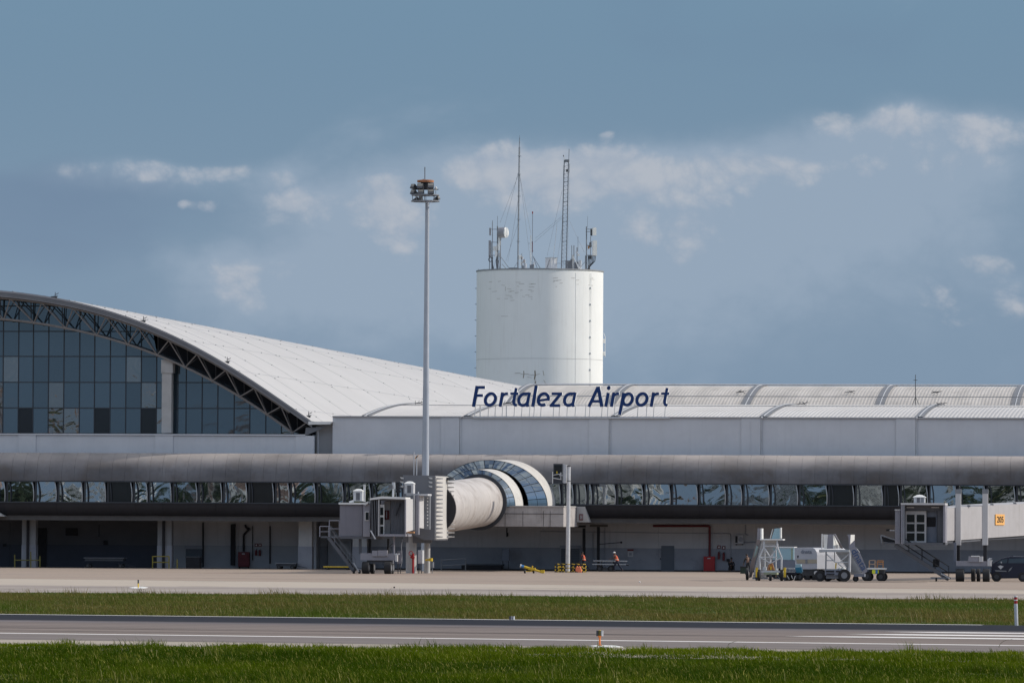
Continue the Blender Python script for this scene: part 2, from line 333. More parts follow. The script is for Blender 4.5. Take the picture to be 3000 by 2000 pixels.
# ================================================================ ground
def line_at(p, q, x):                                  # y on the world line p-q at x
    return p.y + (q.y - p.y) * (x - p.x) / (q.x - p.x)
def sheet(name, far, near, z, m, x0=-200, x1=240, frame=None):
    """strip between two lines given by two photo points each, as one flat sheet"""
    f0, f1 = far; n0, n1 = near
    mb = MB(); N = 24
    rows = [[], []]
    for i in range(N + 1):
        x = x0 + (x1 - x0) * i / N
        rows[0].append((x, line_at(n0, n1, x), z)); rows[1].append((x, line_at(f0, f1, x), z))
    mb.grid(rows); return struct(mb.build(name, m))
m_soil = mat('grass_soil', (.065, .075, .02), .95, .3, .12, pos=True, spec=.05, dirt=(.11, .09, .045, .7), dscale=.3)
g = MB().add([(-4000, -3000, 0), (4000, -3000, 0), (4000, 6000, 0), (-4000, 6000, 0)], [(0, 1, 2, 3)]).build('ground', m_soil); struct(g)
AX = lambda a, b: (G(*a), G(*b))
m_ap1 = mat('apron_asphalt', (.335, .27, .222), .95, .10, .5, pos=True, spec=.08, dirt=(.25, .22, .20, .6), stretch=(.06, 1, 1), dscale=.09, bump=.004)
m_ap2 = mat('apron_concrete', (.44, .38, .318), .95, .07, .5, pos=True, spec=.08, dirt=(.37, .33, .30, .5), stretch=(.06, 1, 1), dscale=.1)
m_ap3 = mat('taxiway_asphalt', (.33, .285, .255), .95, .14, .4, pos=True, spec=.08, dirt=(.38, .34, .31, .6), stretch=(.04, 1.6, 1), dscale=.1)
APN = AX((0, 1694), (3000, 1728)); APM = AX((0, 1713), (3000, 1739)); APG = AX((0, 1735), (3000, 1757))
backl = (Vector((-100, 20, 0)), Vector((100, 20, 0)))
sheet('apron', backl, APN, .012, m_ap1); sheet('taxi_lane', APN, APM, .008, m_ap2); sheet('taxiway', APM, APG, .012, m_ap3)
# thin worn lines along the taxiway
for k, (a, b, w) in enumerate([((0, 1717), (3000, 1743), 1.6), ((0, 1725), (3000, 1750), 1.8)]):
    f = AX(a, b); n = (f[0] - Vector((0, w, 0)), f[1] - Vector((0, w, 0)))
    sheet('worn_line', f, n, .016 + .004 * k, mat('worn_line_%d' % k, (.22, .195, .18) if k == 0 else (.46, .42, .38), .95, .25, .3, pos=True, spec=.08, stretch=(.05, 1, 1)))
# long thin maroon and dark marks on the apron near the bridge
def marks(name, a, b, w, col, z=.02):
    p, q = G(*a), G(*b); mb = MB(); r = random.Random(3); N = 30; rows = [[], []]
    for i in range(N + 1):
        t = i / N; c = p.lerp(q, t); ww = w * math.sin(math.pi * t) ** .5 * r.uniform(.6, 1.2)
        rows[0].append((c.x, c.y - ww, z)); rows[1].append((c.x, c.y + ww * .6, z))
    mb.grid(rows); return struct(mb.build(name, mat(name + '_%d' % int(a[0]), col, .95, .2, .6, pos=True, spec=.08)))
marks('dark_mark', (2330, 1703), (2720, 1706), 2.2, (.13, .11, .10)); marks('dark_mark', (2020, 1700), (2120, 1702), 1.2, (.19, .165, .15))
marks('red_ground_stripe', (880, 1683), (1560, 1683.5), 1.1, (.30, .16, .14)); marks('red_ground_stripe', (560, 1678), (760, 1680), .9, (.30, .20, .17))
rs = random.Random(12)
for k in range(16):                                     # tyre tracks and sealed joints on the apron
    x0 = rs.uniform(-100, 2600); L_ = rs.uniform(160, 900); f = rs.uniform(.12, .95); y0 = 1680 + 52 * f + x0 * .0085; marks('tyre_track', (x0, y0), (x0 + L_, y0 + L_ * .0085), rs.uniform(.18, .5), rs.choice([(.20, .17, .15), (.15, .13, .12), (.24, .21, .19)]), .022 + .002 * k)
# runway: own frame, so streaks run along it
RA, RB = G(0, 1852), G(3000, 1886); RF0, RF1 = G(0, 1798), G(3000, 1833)
RANG = (math.atan2(RF1.y - RF0.y, RF1.x - RF0.x) + math.atan2(RB.y - RA.y, RB.x - RA.x)) / 2
RO = G(1500, 1873)
RM = Matrix.Translation(RO) @ Matrix.Rotation(RANG, 4, 'Z'); RMI = RM.inverted()
def rl(px, py): return RMI @ G(px, py)
yfar = (rl(300, 1801.5).y + rl(2700, 1829).y) / 2
ynear = 0.0; ysh = (rl(500, 1892).y + rl(2500, 1912).y) / 2 - 1
def rsheet(name, x0, x1, y0, y1, z, m, rows=None):
    mb = MB()
    if rows: mb.grid(rows)
    else: mb.add([(x0, y0, z), (x1, y0, z), (x1, y1, z), (x0, y1, z)], [(0, 1, 2, 3)])
    o = mb.build(name, m); o.matrix_world = RM; return struct(o)
def runway_material():
    m = bpy.data.materials.new('runway_asphalt'); m.use_nodes = True; nt = m.node_tree; N = nt.nodes; L = nt.links; b = N['Principled BSDF']; b.inputs['Roughness'].default_value = .95; b.inputs['Specular IOR Level'].default_value = .06
    tc = N.new('ShaderNodeTexCoord'); sp = N.new('ShaderNodeSeparateXYZ'); L.new(tc.outputs['Object'], sp.inputs[0])
    mp = N.new('ShaderNodeMapping'); mp.inputs['Scale'].default_value = (.010, 1.5, 1); L.new(tc.outputs['Object'], mp.inputs[0])
    n1 = N.new('ShaderNodeTexNoise'); n1.inputs['Scale'].default_value = .6; n1.inputs['Detail'].default_value = 8; n1.inputs['Roughness'].default_value = .7; L.new(mp.outputs[0], n1.inputs['Vector'])
    n2 = N.new('ShaderNodeTexNoise'); n2.inputs['Scale'].default_value = 3; n2.inputs['Detail'].default_value = 8; L.new(tc.outputs['Object'], n2.inputs['Vector'])
    a = N.new('ShaderNodeMath'); a.operation = 'MULTIPLY_ADD'; L.new(n1.outputs['Fac'], a.inputs[0]); a.inputs[1].default_value = 7.0; L.new(sp.outputs[1], a.inputs[2])
    mr = N.new('ShaderNodeMapRange'); mr.inputs['From Min'].default_value = 0; mr.inputs['From Max'].default_value = yfar + 3.5; L.new(a.outputs[0], mr.inputs['Value'])
    cr = N.new('ShaderNodeValToRGB'); L.new(mr.outputs['Result'], cr.inputs[0]); e = cr.color_ramp.elements
    e[0].position = 0; e[0].color = (.21, .176, .157, 1); e[1].position = 1.0; e[1].color = (.028, .03, .038, 1)
    for p_, c_ in ((.30, (.215, .178, .160)), (.56, (.20, .168, .155)), (.66, (.16, .145, .15)), (.71, (.027, .028, .036))):
        k = cr.color_ramp.elements.new(p_); k.color = (*c_, 1)
    st = N.new('ShaderNodeMapRange'); st.inputs['From Min'].default_value = .35; st.inputs['From Max'].default_value = .65; st.inputs['To Min'].default_value = .58; st.inputs['To Max'].default_value = 1.32; L.new(n1.outputs['Fac'], st.inputs['Value'])
    s2 = N.new('ShaderNodeMapRange'); s2.inputs['To Min'].default_value = .85; s2.inputs['To Max'].default_value = 1.15; L.new(n2.outputs['Fac'], s2.inputs['Value'])
    mm = N.new('ShaderNodeMath'); mm.operation = 'MULTIPLY'; L.new(st.outputs[0], mm.inputs[0]); L.new(s2.outputs[0], mm.inputs[1])
    vm = N.new('ShaderNodeVectorMath'); vm.operation = 'SCALE'; L.new(cr.outputs[0], vm.inputs[0]); L.new(mm.outputs[0], vm.inputs['Scale']); L.new(vm.outputs[0], b.inputs['Base Color'])
    return m
m_rw = runway_material()
m_rsh = mat('runway_shoulder_dark', (.19, .165, .155), .95, .15, .5, pos=False, spec=.08, stretch=(.03, 1, 1), dirt=(.22, .19, .17, .5), dscale=.2)
m_rsh2 = mat('runway_shoulder_pale', (.36, .315, .26), .95, .15, .5, pos=False, spec=.08, stretch=(.05, 1, 1), dirt=(.19, .17, .14, .6), dscale=.25)
m_line = mat('runway_line_paint', (.78, .75, .72), .9, .10, .8, pos=False, spec=.1, stretch=(.06, 1, 1), dirt=(.5, .48, .45, .4), dscale=.5)
rsheet('runway', -260, 260, 0, yfar, .012, m_rw)
rsheet('runway_shoulder', -260, 260, ysh + 6, 0, .016, m_rsh)
rsheet('runway_verge_strip', -260, 260, ysh - 8, ysh + 6.6, .010, m_rsh2)
rsheet('runway_edge_line', -260, 260, -.45, .45, .020, m_line)
rsheet('runway_edge_line', -260, 6, yfar - .5, yfar + .15, .018, m_line)
m_rub = mat('rubber_streak', (.07, .066, .068), .95, .3, .4, spec=.05, pos=False, stretch=(.05, 1, 1))
m_seal = mat('sealed_joint', (.10, .09, .088), .95, .3, .4, spec=.05, pos=False, stretch=(.05, 1, 1))
for k in range(18):
    xa = rs.uniform(-60, 30); xb = xa + rs.uniform(8, 45); yy = rs.uniform(3, yfar - 8); w = rs.uniform(.05, .22); N_ = 14
    rows = [[(xa + (xb - xa) * i / N_, yy - w * math.sin(math.pi * i / N_) * rs.uniform(.5, 1.3), .0205 + .0006 * k) for i in range(N_ + 1)], [(xa + (xb - xa) * i / N_, yy + w * math.sin(math.pi * i / N_) * rs.uniform(.5, 1.3), .0205 + .0006 * k) for i in range(N_ + 1)]]
    rsheet('rubber_streak', 0, 0, 0, 0, 0, m_rub if k % 3 else m_seal, rows)
# threshold stripes: tapered starts on one line across the runway
s0 = rl(2370, 1868)
for k in range(3):
    py = (1872, 1863.5, 1855.5)[k]; yy = rl(3000, py).y; w = 1.0
    x0 = s0.x + (.6 if k else 0)
    rows = [[(x0 - 1.5, yy, .020), (x0 + .8, yy - w, .020), (x0 + 90, yy - w, .020)], [(x0 - 1.5, yy + .05, .020), (x0 + .8, yy + w, .020), (x0 + 90, yy + w, .020)]]
    rsheet('threshold_stripe', 0, 0, 0, 0, 0, m_line, rows)

# ---------------------------------------------------------------- grass
def grass(name, pick, n, hmin, hmax, w, cols, seed, clump=.35, lean=.5, segs=2):
    R = np.random.RandomState(seed); xy = pick(R, n); n = len(xy)
    # patchiness from a few random waves
    def fld(s, k):
        v = np.zeros(n); q = np.random.RandomState(s)
        for i in range(10):
            a = q.uniform(0, 6.28); f = k * q.uniform(.5, 2.5); v += np.sin((xy[:, 0] * math.cos(a) + xy[:, 1] * math.sin(a)) * f + q.uniform(0, 6.28))
        return v / 3.2
    h = R.uniform(hmin, hmax, n) * (1 + clump * fld(seed, .9) + .25 * fld(seed + 5, .15)).clip(.35, 2.0)
    an = R.uniform(0, 6.28, n); ln = R.normal(0, lean, n) * h
    bx, by = np.cos(an) * w / 2 * R.uniform(.6, 1.4, n), np.sin(an) * w / 2
    lx, ly = ln * np.cos(an * 1.7 + 1) - .25 * h, ln * np.sin(an * 1.7 + 1)
    Z = np.zeros(n)
    if segs == 2:
        V = np.stack([np.stack([xy[:, 0] - bx, xy[:, 1] - by, Z - .02], 1), np.stack([xy[:, 0] + bx, xy[:, 1] + by, Z - .02], 1),
                      np.stack([xy[:, 0] + .75 * bx + .35 * lx, xy[:, 1] + .75 * by + .35 * ly, h * .6], 1), np.stack([xy[:, 0] - .75 * bx + .35 * lx, xy[:, 1] - .75 * by + .35 * ly, h * .6], 1),
                      np.stack([xy[:, 0] + lx, xy[:, 1] + ly, h], 1)], 1).reshape(-1, 3)
        k = np.arange(n)[:, None] * 5; T = np.concatenate([k + [0, 1, 2], k + [0, 2, 3], k + [3, 2, 4]], 0); nv = 5
    else:
        V = np.stack([np.stack([xy[:, 0] - bx, xy[:, 1] - by, Z - .02], 1), np.stack([xy[:, 0] + bx, xy[:, 1] + by, Z - .02], 1), np.stack([xy[:, 0] + lx, xy[:, 1] + ly, h], 1)], 1).reshape(-1, 3)
        T = np.arange(n * 3).reshape(-1, 3); nv = 3
    me = bpy.data.meshes.new(name); me.vertices.add(len(V)); me.vertices.foreach_set('co', V.ravel().astype(np.float32))
    me.loops.add(T.size); me.loops.foreach_set('vertex_index', T.ravel().astype(np.int32)); me.polygons.add(len(T))
    me.polygons.foreach_set('loop_start', np.arange(0, T.size, 3).astype(np.int32)); me.update(calc_edges=True)
    c0, c1, c2 = [np.array(c) for c in cols]
    t = (.5 + .45 * fld(seed + 9, .28) + .3 * fld(seed + 11, .05) + R.normal(0, .25, n)).clip(0, 1); d = (R.uniform(0, 1, n) < .05) * 1.0
    c = c0 * (1 - t[:, None]) + c1 * t[:, None]; c = c * (1 - d[:, None]) + c2 * d[:, None]; c = c * R.uniform(.75, 1.25, n)[:, None]
    at = me.color_attributes.new('tone', 'FLOAT_COLOR', 'POINT'); at.data.foreach_set('color', np.repeat(np.concatenate([c, np.ones((n, 1))], 1), nv, 0).ravel().astype(np.float32))
    m = bpy.data.materials.new(name); m.use_nodes = True; nt = m.node_tree; b = nt.nodes['Principled BSDF']; a = nt.nodes.new('ShaderNodeAttribute'); a.attribute_name = 'tone'
    nt.links.new(a.outputs['Color'], b.inputs['Base Color']); b.inputs['Roughness'].default_value = .6; b.inputs['Specular IOR Level'].default_value = .03
    tr = nt.nodes.new('ShaderNodeBsdfTranslucent'); nt.links.new(a.outputs['Color'], tr.inputs[0]); mx = nt.nodes.new('ShaderNodeMixShader'); mx.inputs[0].default_value = .3
    nt.links.new(b.outputs[0], mx.inputs[1]); nt.links.new(tr.outputs[0], mx.inputs[2]); nt.links.new(mx.outputs[0], nt.nodes['Material Output'].inputs[0])
    me.materials.append(m); o = bpy.data.objects.new(name, me); COL.objects.link(o); stuff(o); return o
def lat(y, pad=7.0):                                    # x range seen at depth y
    return P(0, 1500, y).x - pad, P(3000, 1500, y).x + pad
ge0, ge1 = G(0, 1889), G(3000, 1914)
def pick_near(R, n):
    y = R.uniform(-383, -322, n * 2); lo = P(0, 1500, -350).x - 7; hi = P(3000, 1500, -350).x + 9
    x = R.uniform(lo, hi, n * 2); ed = np.array([line_at(ge0, ge1, a) for a in (0.0, 1.0)]); sl_ = ed[1] - ed[0]
    lim = ed[0] + sl_ * x + .9 * np.sin(x * .9) + .7 * np.sin(x * 2.3 + 1) + .5 * np.sin(x * 6.1) + R.normal(0, .55, n * 2)
    k = y < lim; return np.stack([x, y], 1)[k][:n]
o = grass('foreground_grass', pick_near, 380000, .06, .15, .018, [(.034, .066, .001), (.108, .148, .003), (.36, .33, .08)], 4, clump=.55, lean=.7)
o['label'] = 'dense dark green grass across the bottom of the picture'
gm0, gm1 = G(0, 1736), G(3000, 1757)
def pick_mid(R, n):
    y = R.uniform(-285, -186, n * 2); lo = P(0, 1500, -230).x - 9; hi = P(3000, 1500, -230).x + 12; x = R.uniform(lo, hi, n * 2)
    s1 = gm0.y + (gm1.y - gm0.y) * (x - gm0.x) / (gm1.x - gm0.x) + .8 * np.sin(x * .6) + R.normal(0, .5, len(x))
    fy = np.array([(RM @ Vector((0, yfar, 0))).y, math.tan(RANG)]); fx = (RM @ Vector((0, yfar, 0))).x
    s2 = fy[0] + (x - fx) * fy[1] + .5 + .3 * np.sin(x * .8)
    k = (y < s1) & (y > s2); return np.stack([x, y], 1)[k][:n]
o = grass('verge_grass', pick_mid, 250000, .05, .15, .035, [(.075, .115, .014), (.15, .125, .035), (.30, .26, .12)], 8, clump=.5, lean=.8, segs=1)
o['label'] = 'olive and brown grass strip between the runway and the taxiway'
def pick_weeds(R, n):
    c = pick_near(R, 420); k = R.randint(0, len(c), n); p = c[k] + R.normal(0, .22, (n, 2)); e = np.array([line_at(ge0, ge1, a) for a in (0.0, 1.0)]); return p[p[:, 1] < e[0] + (e[1] - e[0]) * p[:, 0] + .6]
o = grass('weed_tufts', pick_weeds, 11000, .15, .28, .020, [(.06, .095, .006), (.15, .16, .02), (.38, .34, .12)], 14, clump=.5, lean=.6)
o['label'] = 'taller weed tufts scattered through the foreground grass'
def pick_weeds2(R, n):
    c = pick_mid(R, 300); k = R.randint(0, len(c), n); return c[k] + R.normal(0, .5, (n, 2)) * [1.6, .5]
o = grass('verge_weeds', pick_weeds2, 16000, .14, .30, .035, [(.07, .10, .015), (.19, .15, .05), (.34, .28, .14)], 15, clump=.5, lean=.6, segs=1)
o['label'] = 'taller dry tufts scattered through the olive verge'
# a few tall seed stalks leaning over the runway edge
for i, (a, b) in enumerate([((2133, 1896), (2160, 1878)), ((2590, 1908), (2612, 1896)), ((2894, 1915), (2912, 1898)), ((2926, 1904), (2966, 1871)), ((2860, 1912), (2880, 1903)), ((1290, 1893), (1298, 1882)), ((820, 1890), (826, 1880)), ((905, 1752), (912, 1726))]):
    yy = -321 if a[1] > 1800 else -196; p = P(a[0], a[1], yy); q = P(b[0], b[1], yy); p.z = 0
    mb = MB(); pts = []
    for k in range(7):
        t = k / 6; pts.append((p.x + (q.x - p.x) * t ** 1.8, p.y, q.z * (1 - (1 - t) ** 1.7)))
    for k in range(6): mb.tube(pts[k], pts[k + 1], .009 - .001 * k, n=5)
    tag(mb.build('tall_grass_stalk', mat('dry_stalk', (.10, .10, .04), .8)), ['first arched stalk at right of centre against the runway line', 'small curved stalk between the two tallest ones', 'short stalk just left of the tall one at far right', 'tallest curved grass stalk near the right edge', 'thin bent stalk left of the pair at far right', 'tiny upright stalk near the middle of the grass edge', 'tiny upright stalk left of the middle of the grass edge', 'upright weed on the far grass edge at left'][i], 'grass stalk', 'tall grass stalks')

# ================================================================ world behind the camera that the glass mirrors
def backdrop():
    R = random.Random(21); mb = MB(); mw = MB()
    x = -520
    while x < 260:
        w = R.uniform(10, 24); h = R.choice([14, 20, 26, 32, 38, 46]) * R.uniform(.8, 1.1); y0 = -1000 + R.uniform(-90, 60); mb.cur = R.choice([0, 0, 1, 1, 3, 3, 0, 2])
        mb.box(x, x + w, y0 - 14, y0, 0, h)
        nf = int(h / 3.2); nb = int(w / 3.2)
        for f in range(1, nf):
            for k in range(nb):
                if R.random() < .85: mw.box(x + .7 + k * 3.2, x + 2.5 + k * 3.2, y0, y0 + .25, f * 3.2 + .8, f * 3.2 + 2.3)
        x += w + R.uniform(-2, 16)
    cols = [mat('city_render_pale', (.62, .60, .56), .8), mat('city_render_white', (.75, .75, .74), .8), mat('city_render_brick', (.40, .27, .22), .8), mat('city_render_grey', (.38, .40, .43), .8)]
    stuff(mb.build('distant_city', None, mats=cols)); stuff(mw.build('distant_city_windows', m_glassd))
    # trees in front of the town
    R = np.random.RandomState(5); V = []; F = []
    for t in range(230):
        cx, cy = R.uniform(-420, 170), R.uniform(-905, -860); h = R.uniform(5, 12.5); r = h * .42
        for k in range(70):
            d = R.normal(0, 1, 3); d /= np.linalg.norm(d); c = np.array([cx, cy, h * .6]) + d * np.array([r, r, h * .42]) * R.uniform(.7, 1.05)
            a = R.normal(0, 1, 3); a /= np.linalg.norm(a); b = np.cross(a, d + .1); b /= np.linalg.norm(b) + 1e-6; s = R.uniform(.8, 1.7)
            i = len(V); V += [c + a * s, c + b * s, c - a * s, c - b * s]; F.append((i, i + 1, i + 2, i + 3))
    me = bpy.data.meshes.new('distant_trees'); me.from_pydata([tuple(v) for v in V], [], F); me.materials.append(mat('distant_foliage', (.018, .036, .010), .8, .4, .3, pos=True))
    o = bpy.data.objects.new('distant_trees', me); COL.objects.link(o); stuff(o)
backdrop()

# ================================================================ arched terminal hall
hall = thing('terminal_hall', 'arched terminal hall with a white barrel roof and a dark glass gable at left', 'building', (XC(400), 0, 0))
top_px = [(-160, 846), (0, 852), (128, 864), (255, 891), (383, 931), (489, 972), (574, 1016), (659, 1061), (744, 1116), (821, 1165), (914, 1233)]
bot_px = [(-160, 929), (0, 934), (89, 941), (182, 958), (274, 979.5), (365, 1006), (451.5, 1039), (534, 1074), (614, 1113), (695, 1159), (775, 1210), (850, 1266)]
xcr = XC(-160)
def fitarch(pp):
    u = np.array([P(a, b, 0).x - xcr for a, b in pp]); z = np.array([P(a, b, 0).z for a, b in pp])
    A = np.stack([np.ones_like(u), u ** 2, u ** 4, u ** 6], 1); c = np.linalg.lstsq(A, z, rcond=None)[0]
    return lambda x: float(c[0] + c[1] * (x - xcr) ** 2 + c[2] * (x - xcr) ** 4 + c[3] * (x - xcr) ** 6)
top = fitarch(top_px); bot = fitarch(bot_px)
xr = XC(914); hw = xr - xcr; xl = xcr - hw
YB = 322.0
N = 96; xs = [xl + 2 * hw * i / N for i in range(N + 1)]
# roof shell: outer sheet, small thickness
ys = [-.45, 0, 4, 12, 24, 48, 90, 150, 230, YB]
mb = MB(); mb.grid([[(x, y, top(x)) for x in xs] for y in ys]); mb.build('roof', m_roof, hall, smooth=True)
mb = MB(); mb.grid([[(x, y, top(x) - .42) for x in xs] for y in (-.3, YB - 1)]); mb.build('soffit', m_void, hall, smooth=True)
def arcband(y0, y1, up, dn, name, m, parent=hall, fn=top):
    a = []
    for x in xs:
        zt = fn(x); a.append([(x, y0, zt - dn), (x, y0, zt - up), (x, y1, zt - up), (x, y1, zt - dn)])
    mb = MB(); mb.grid(a, True); return mb.build(name, m, parent)
arcband(-.44, -.30, .012, .16, 'fascia_edge', m_fascia2); arcband(-.40, -.28, .165, .47, 'fascia', m_fascia); arcband(-.36, -.20, .475, .56, 'fascia_rail', m_fascia2)
# back gable closes the hall
mb = MB(); mb.grid([[(x, YB - .5, 0), (x, YB - .5, top(x) - .03)] for x in xs]); mb.build('rear_gable', m_wall, hall)
mb = MB().box(xr - .5, xr - .1, 3, YB - 1, 0, top(xr) - .1).box(xl + .1, xl + .5, 3, YB - 1, 0, top(xl) - .1); mb.build('side_wall', m_wall, hall)
# roof lightning conductors and clips
for k, yy in enumerate([6, 16, 30, 48, 70, 98, 135, 180, 240]):
    mb = MB(); pts = [(x, yy, top(x) + .03) for x in xs[N // 2::3]]; mb.path(pts, .009, 4); mb.build('roof_conductor', m_galv, hall)
for k in range(6):
    x = xcr + hw * (.18 + .155 * k); MB().tube((x, 0, top(x) + .03), (x, YB, top(x) + .03), .009, n=4).build('roof_conductor', m_galv, hall)
mb = MB()
for yy in [6, 16, 30, 48, 70, 98, 135, 180, 240]:
    for k in range(24):
        x = xcr + hw * (k + .5) / 24; mb.box(x - .05, x + .05, yy - .05, yy + .05, top(x), top(x) + .07) if k % 2 else None
for k in range(6):
    x = xcr + hw * (.18 + .155 * k)
    for j in range(30): mb.box(x - .045, x + .045, j * 10.0, j * 10.0 + .1, top(x), top(x) + .07)
stuff(mb.build('roof_clips', m_galvd, hall))
for a, b in [(148, 872), (408, 936), (655, 1046), (895, 1202)]:
    x = XC(a); z = top(x); mb = MB(); mb.box(x - .35, x + .2, 1.0, 1.25, z - .05, z + .12); mb.tube((x, 1.1, z), (x + .05, 1.1, z + .5), .03, n=5).tube((x + .03, 1.1, z + .25), (x + .35, 1.1, z + .42), .03, n=5).tube((x - .3, 1.1, z + .1), (x + .3, 1.1, z + .15), .03, n=5)
    mb.build('roof_anchor', m_dark, hall)
# eave at the foot of the arch
mb = MB(); a = P(903, 1246, -.5); b = P(966, 1238, -.5)
mb.prism([(a.x, -.48, a.z + .08), (b.x, -.48, a.z + .12), (b.x + .25, -.48, a.z + .36), (a.x, -.48, a.z + .36)], (0, 20, 0)); mb.build('eave_gutter', m_white, hall)
MB().pprism([(896, 1252), (955, 1250), (893, 1276)], -.1, .25).build('eave_bracket', m_fascia, hall)
# truss
def nodes(pp, step_left):
    w = [P(a, b, 0) for a, b in pp]; return w
bpx = [(0, 934), (89, 941), (182, 958), (274, 979.5), (365, 1006), (451.5, 1039), (534, 1074), (614, 1113), (695, 1159), (775, 1210), (850, 1264)]
tpx = [(25, 871), (117, 885), (209, 904), (306, 928), (400, 958), (491, 992), (574, 1033), (658, 1078), (742, 1129), (821, 1181), (893, 1239)]
Bx = [XC(a) for a, b in bpx]; Tx = [XC(a) for a, b in tpx]
dx = Bx[1] - Bx[0]
for k in range(1, 5): Bx.insert(0, Bx[0] - dx); Tx.insert(0, Tx[0] - dx)
allB = sorted(Bx + [2 * xcr - b for b in Bx if b > xcr + 3 * dx]); allT = sorted(Tx + [2 * xcr - t for t in Tx if t > xcr + 3 * dx])
tz = lambda x: top(x) - .66
bz = lambda x: bot(max(min(x, XC(850)), 2 * xcr - XC(850)))
for yy, nm, mm, r in ((0, 'top_chord', m_truss, .09), (2.1, 'rear_top_chord', m_truss2, .08)):
    mb = MB(); mb.path([(x, yy, tz(x)) for x in xs[4:-3]], r, 6); mb.build(nm, mm, hall)
mb = MB(); xb = [x for x in xs if 2 * xcr - XC(852) <= x <= XC(852)]; mb.path([(x, .9, bz(x)) for x in xb], .11, 6); mb.build('bottom_chord', m_truss, hall)
mb = MB(); mb.grid([[(x, 1.0, bz(x) - .05), (x, 1.0, bz(x) + .1), (x, 2.7, bz(x) + .1), (x, 2.7, bz(x) - .05)] for x in xb], True); mb.build('truss_ledge', m_fascia, hall)
for b in allB:
    bp = (b, .9, bz(b)); ts = sorted(allT, key=lambda t: abs(t - b))[:2]
    for t in ts:
        if abs(t - b) > 2.4: continue
        MB().tube(bp, (t, 0, tz(t)), .055, n=6).build('truss_member', m_truss, hall)
        MB().tube(bp, (t, 2.1, tz(t)), .05, n=5).build('truss_member', m_truss2, hall)
    MB().sphere(bp, .15, 8).build('truss_node', m_truss, hall)
for t0, t1 in zip(allT[:-1], allT[1:]):
    if t1 - t0 > 4: continue
    mid = (t0 + t1) / 2
    MB().tube((t0, 0, tz(t0)), (mid, 2.1, tz(mid)), .035, n=4).build('truss_member', m_truss2, hall)
    MB().tube((t1, 0, tz(t1)), (mid, 2.1, tz(mid)), .035, n=4).build('truss_member', m_truss2, hall)
    MB().tube((mid, 2.1, tz(mid)), (mid, 2.3, bz(mid) + .1), .045, n=4).build('truss_member', m_truss2, hall)
# curtain wall
YG = 3.0
vx = [6 - 45.3 * k for k in range(6, 0, -1)] + [6, 51, 94, 139, 184, 230, 274, 320, 366, 411, 456, 500, 543, 590, 636, 684, 730, 777, 823, 880]
vx = [XC(a, YG) for a in vx]
zsill = ZC(1274, YG); hz = [ZC(p + 3.5, YG) for p in (1270, 1194.6, 1118.5, 1042, 968, 893, 818)]
XK = XC(430)
def lim(x):
    return top(x) - .5 if x < XK else min(top(x) - .5, bz(x) + .25)
m_blotch = glassmat('hall_glass_warped', (.05, .05, .05), .27, (.9, .92, .92), .02, .6, .03, .02)
BL = {(9, 0), (9, 1), (10, 0), (15, 1), (14, 2), (16, 0), (24, 0), (25, 0), (5, 1), (6, 2)}
for i in range(len(vx) - 1):
    for j in range(len(hz) - 1):
        x0, x1 = vx[i] + .045, vx[i + 1] - .045; z0, z1 = hz[j] + .045, hz[j + 1] - .045
        if min(lim(x0), lim(x1)) <= z0 + .15: 
            if max(lim(x0), lim(x1)) <= z0 + .15: continue
        tp = []
        for k in range(5):
            x = x1 + (x0 - x1) * k / 4; tp.append((x, YG, max(z0 + .01, min(z1, lim(x)))))
        if all(abs(p[2] - z1) < 1e-6 for p in tp): tp = [tp[0], tp[-1]]
        mb = MB(); mb.prism([(x0, YG, z0), (x1, YG, z0)] + tp, (0, .03, 0))
        px_ = 6 + 45.3 * (i - 6)
        dk = j == 0 and i in (7, 12, 15)
        mb.build('glass_pane', m_glassd if dk else (m_blotch if (i, j) in BL else m_hallglass), hall)
for x in vx:
    zt = lim(x) + .2
    if zt > zsill: MB().box(x - .04, x + .04, YG - .07, YG + .05, zsill, zt).build('mullion', m_mull, hall)
for z in hz[:-1]:
    # run the transom as far as the arch lets it
    xa = [x for x in xs if lim(x) > z and x > vx[0]]
    if len(xa) > 1: MB().box(vx[0], min(xa[-1] + .3, vx[-1]), YG - .06, YG + .04, z - .045, z + .045).build('transom', m_mull, hall)
xi = [x for x in xs if XK - .3 <= x <= xr + .1]
MB().grid([[(x, YG - .12, max(bz(x) + .2, zsill + .05) if x < XC(852) else zsill), (x, YG - .12, max(top(x) - .44, zsill + .1))] for x in xi]).build('shade_infill', m_void, hall)  # dark sheet stands in for the shade behind the truss
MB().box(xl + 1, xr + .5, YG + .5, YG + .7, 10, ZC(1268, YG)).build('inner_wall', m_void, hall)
# column in front of the glass, and its mates further left
c0 = XC(487.5, 1.6)
for k in (0, -1):
    cx = c0 + k * (2 * (c0 - xcr)) if k else c0
    w = .44; MB().box(cx - w, cx + w, 1.3, 2.2, ZC(1271, 1.3), ZC(1094, 1.3)).build('column', m_concs, hall)
    MB().box(cx - w - .06, cx + w + .12, 1.2, 2.3, ZC(1094, 1.3), ZC(1055, 1.3)).build('column_capital', m_concs, hall)
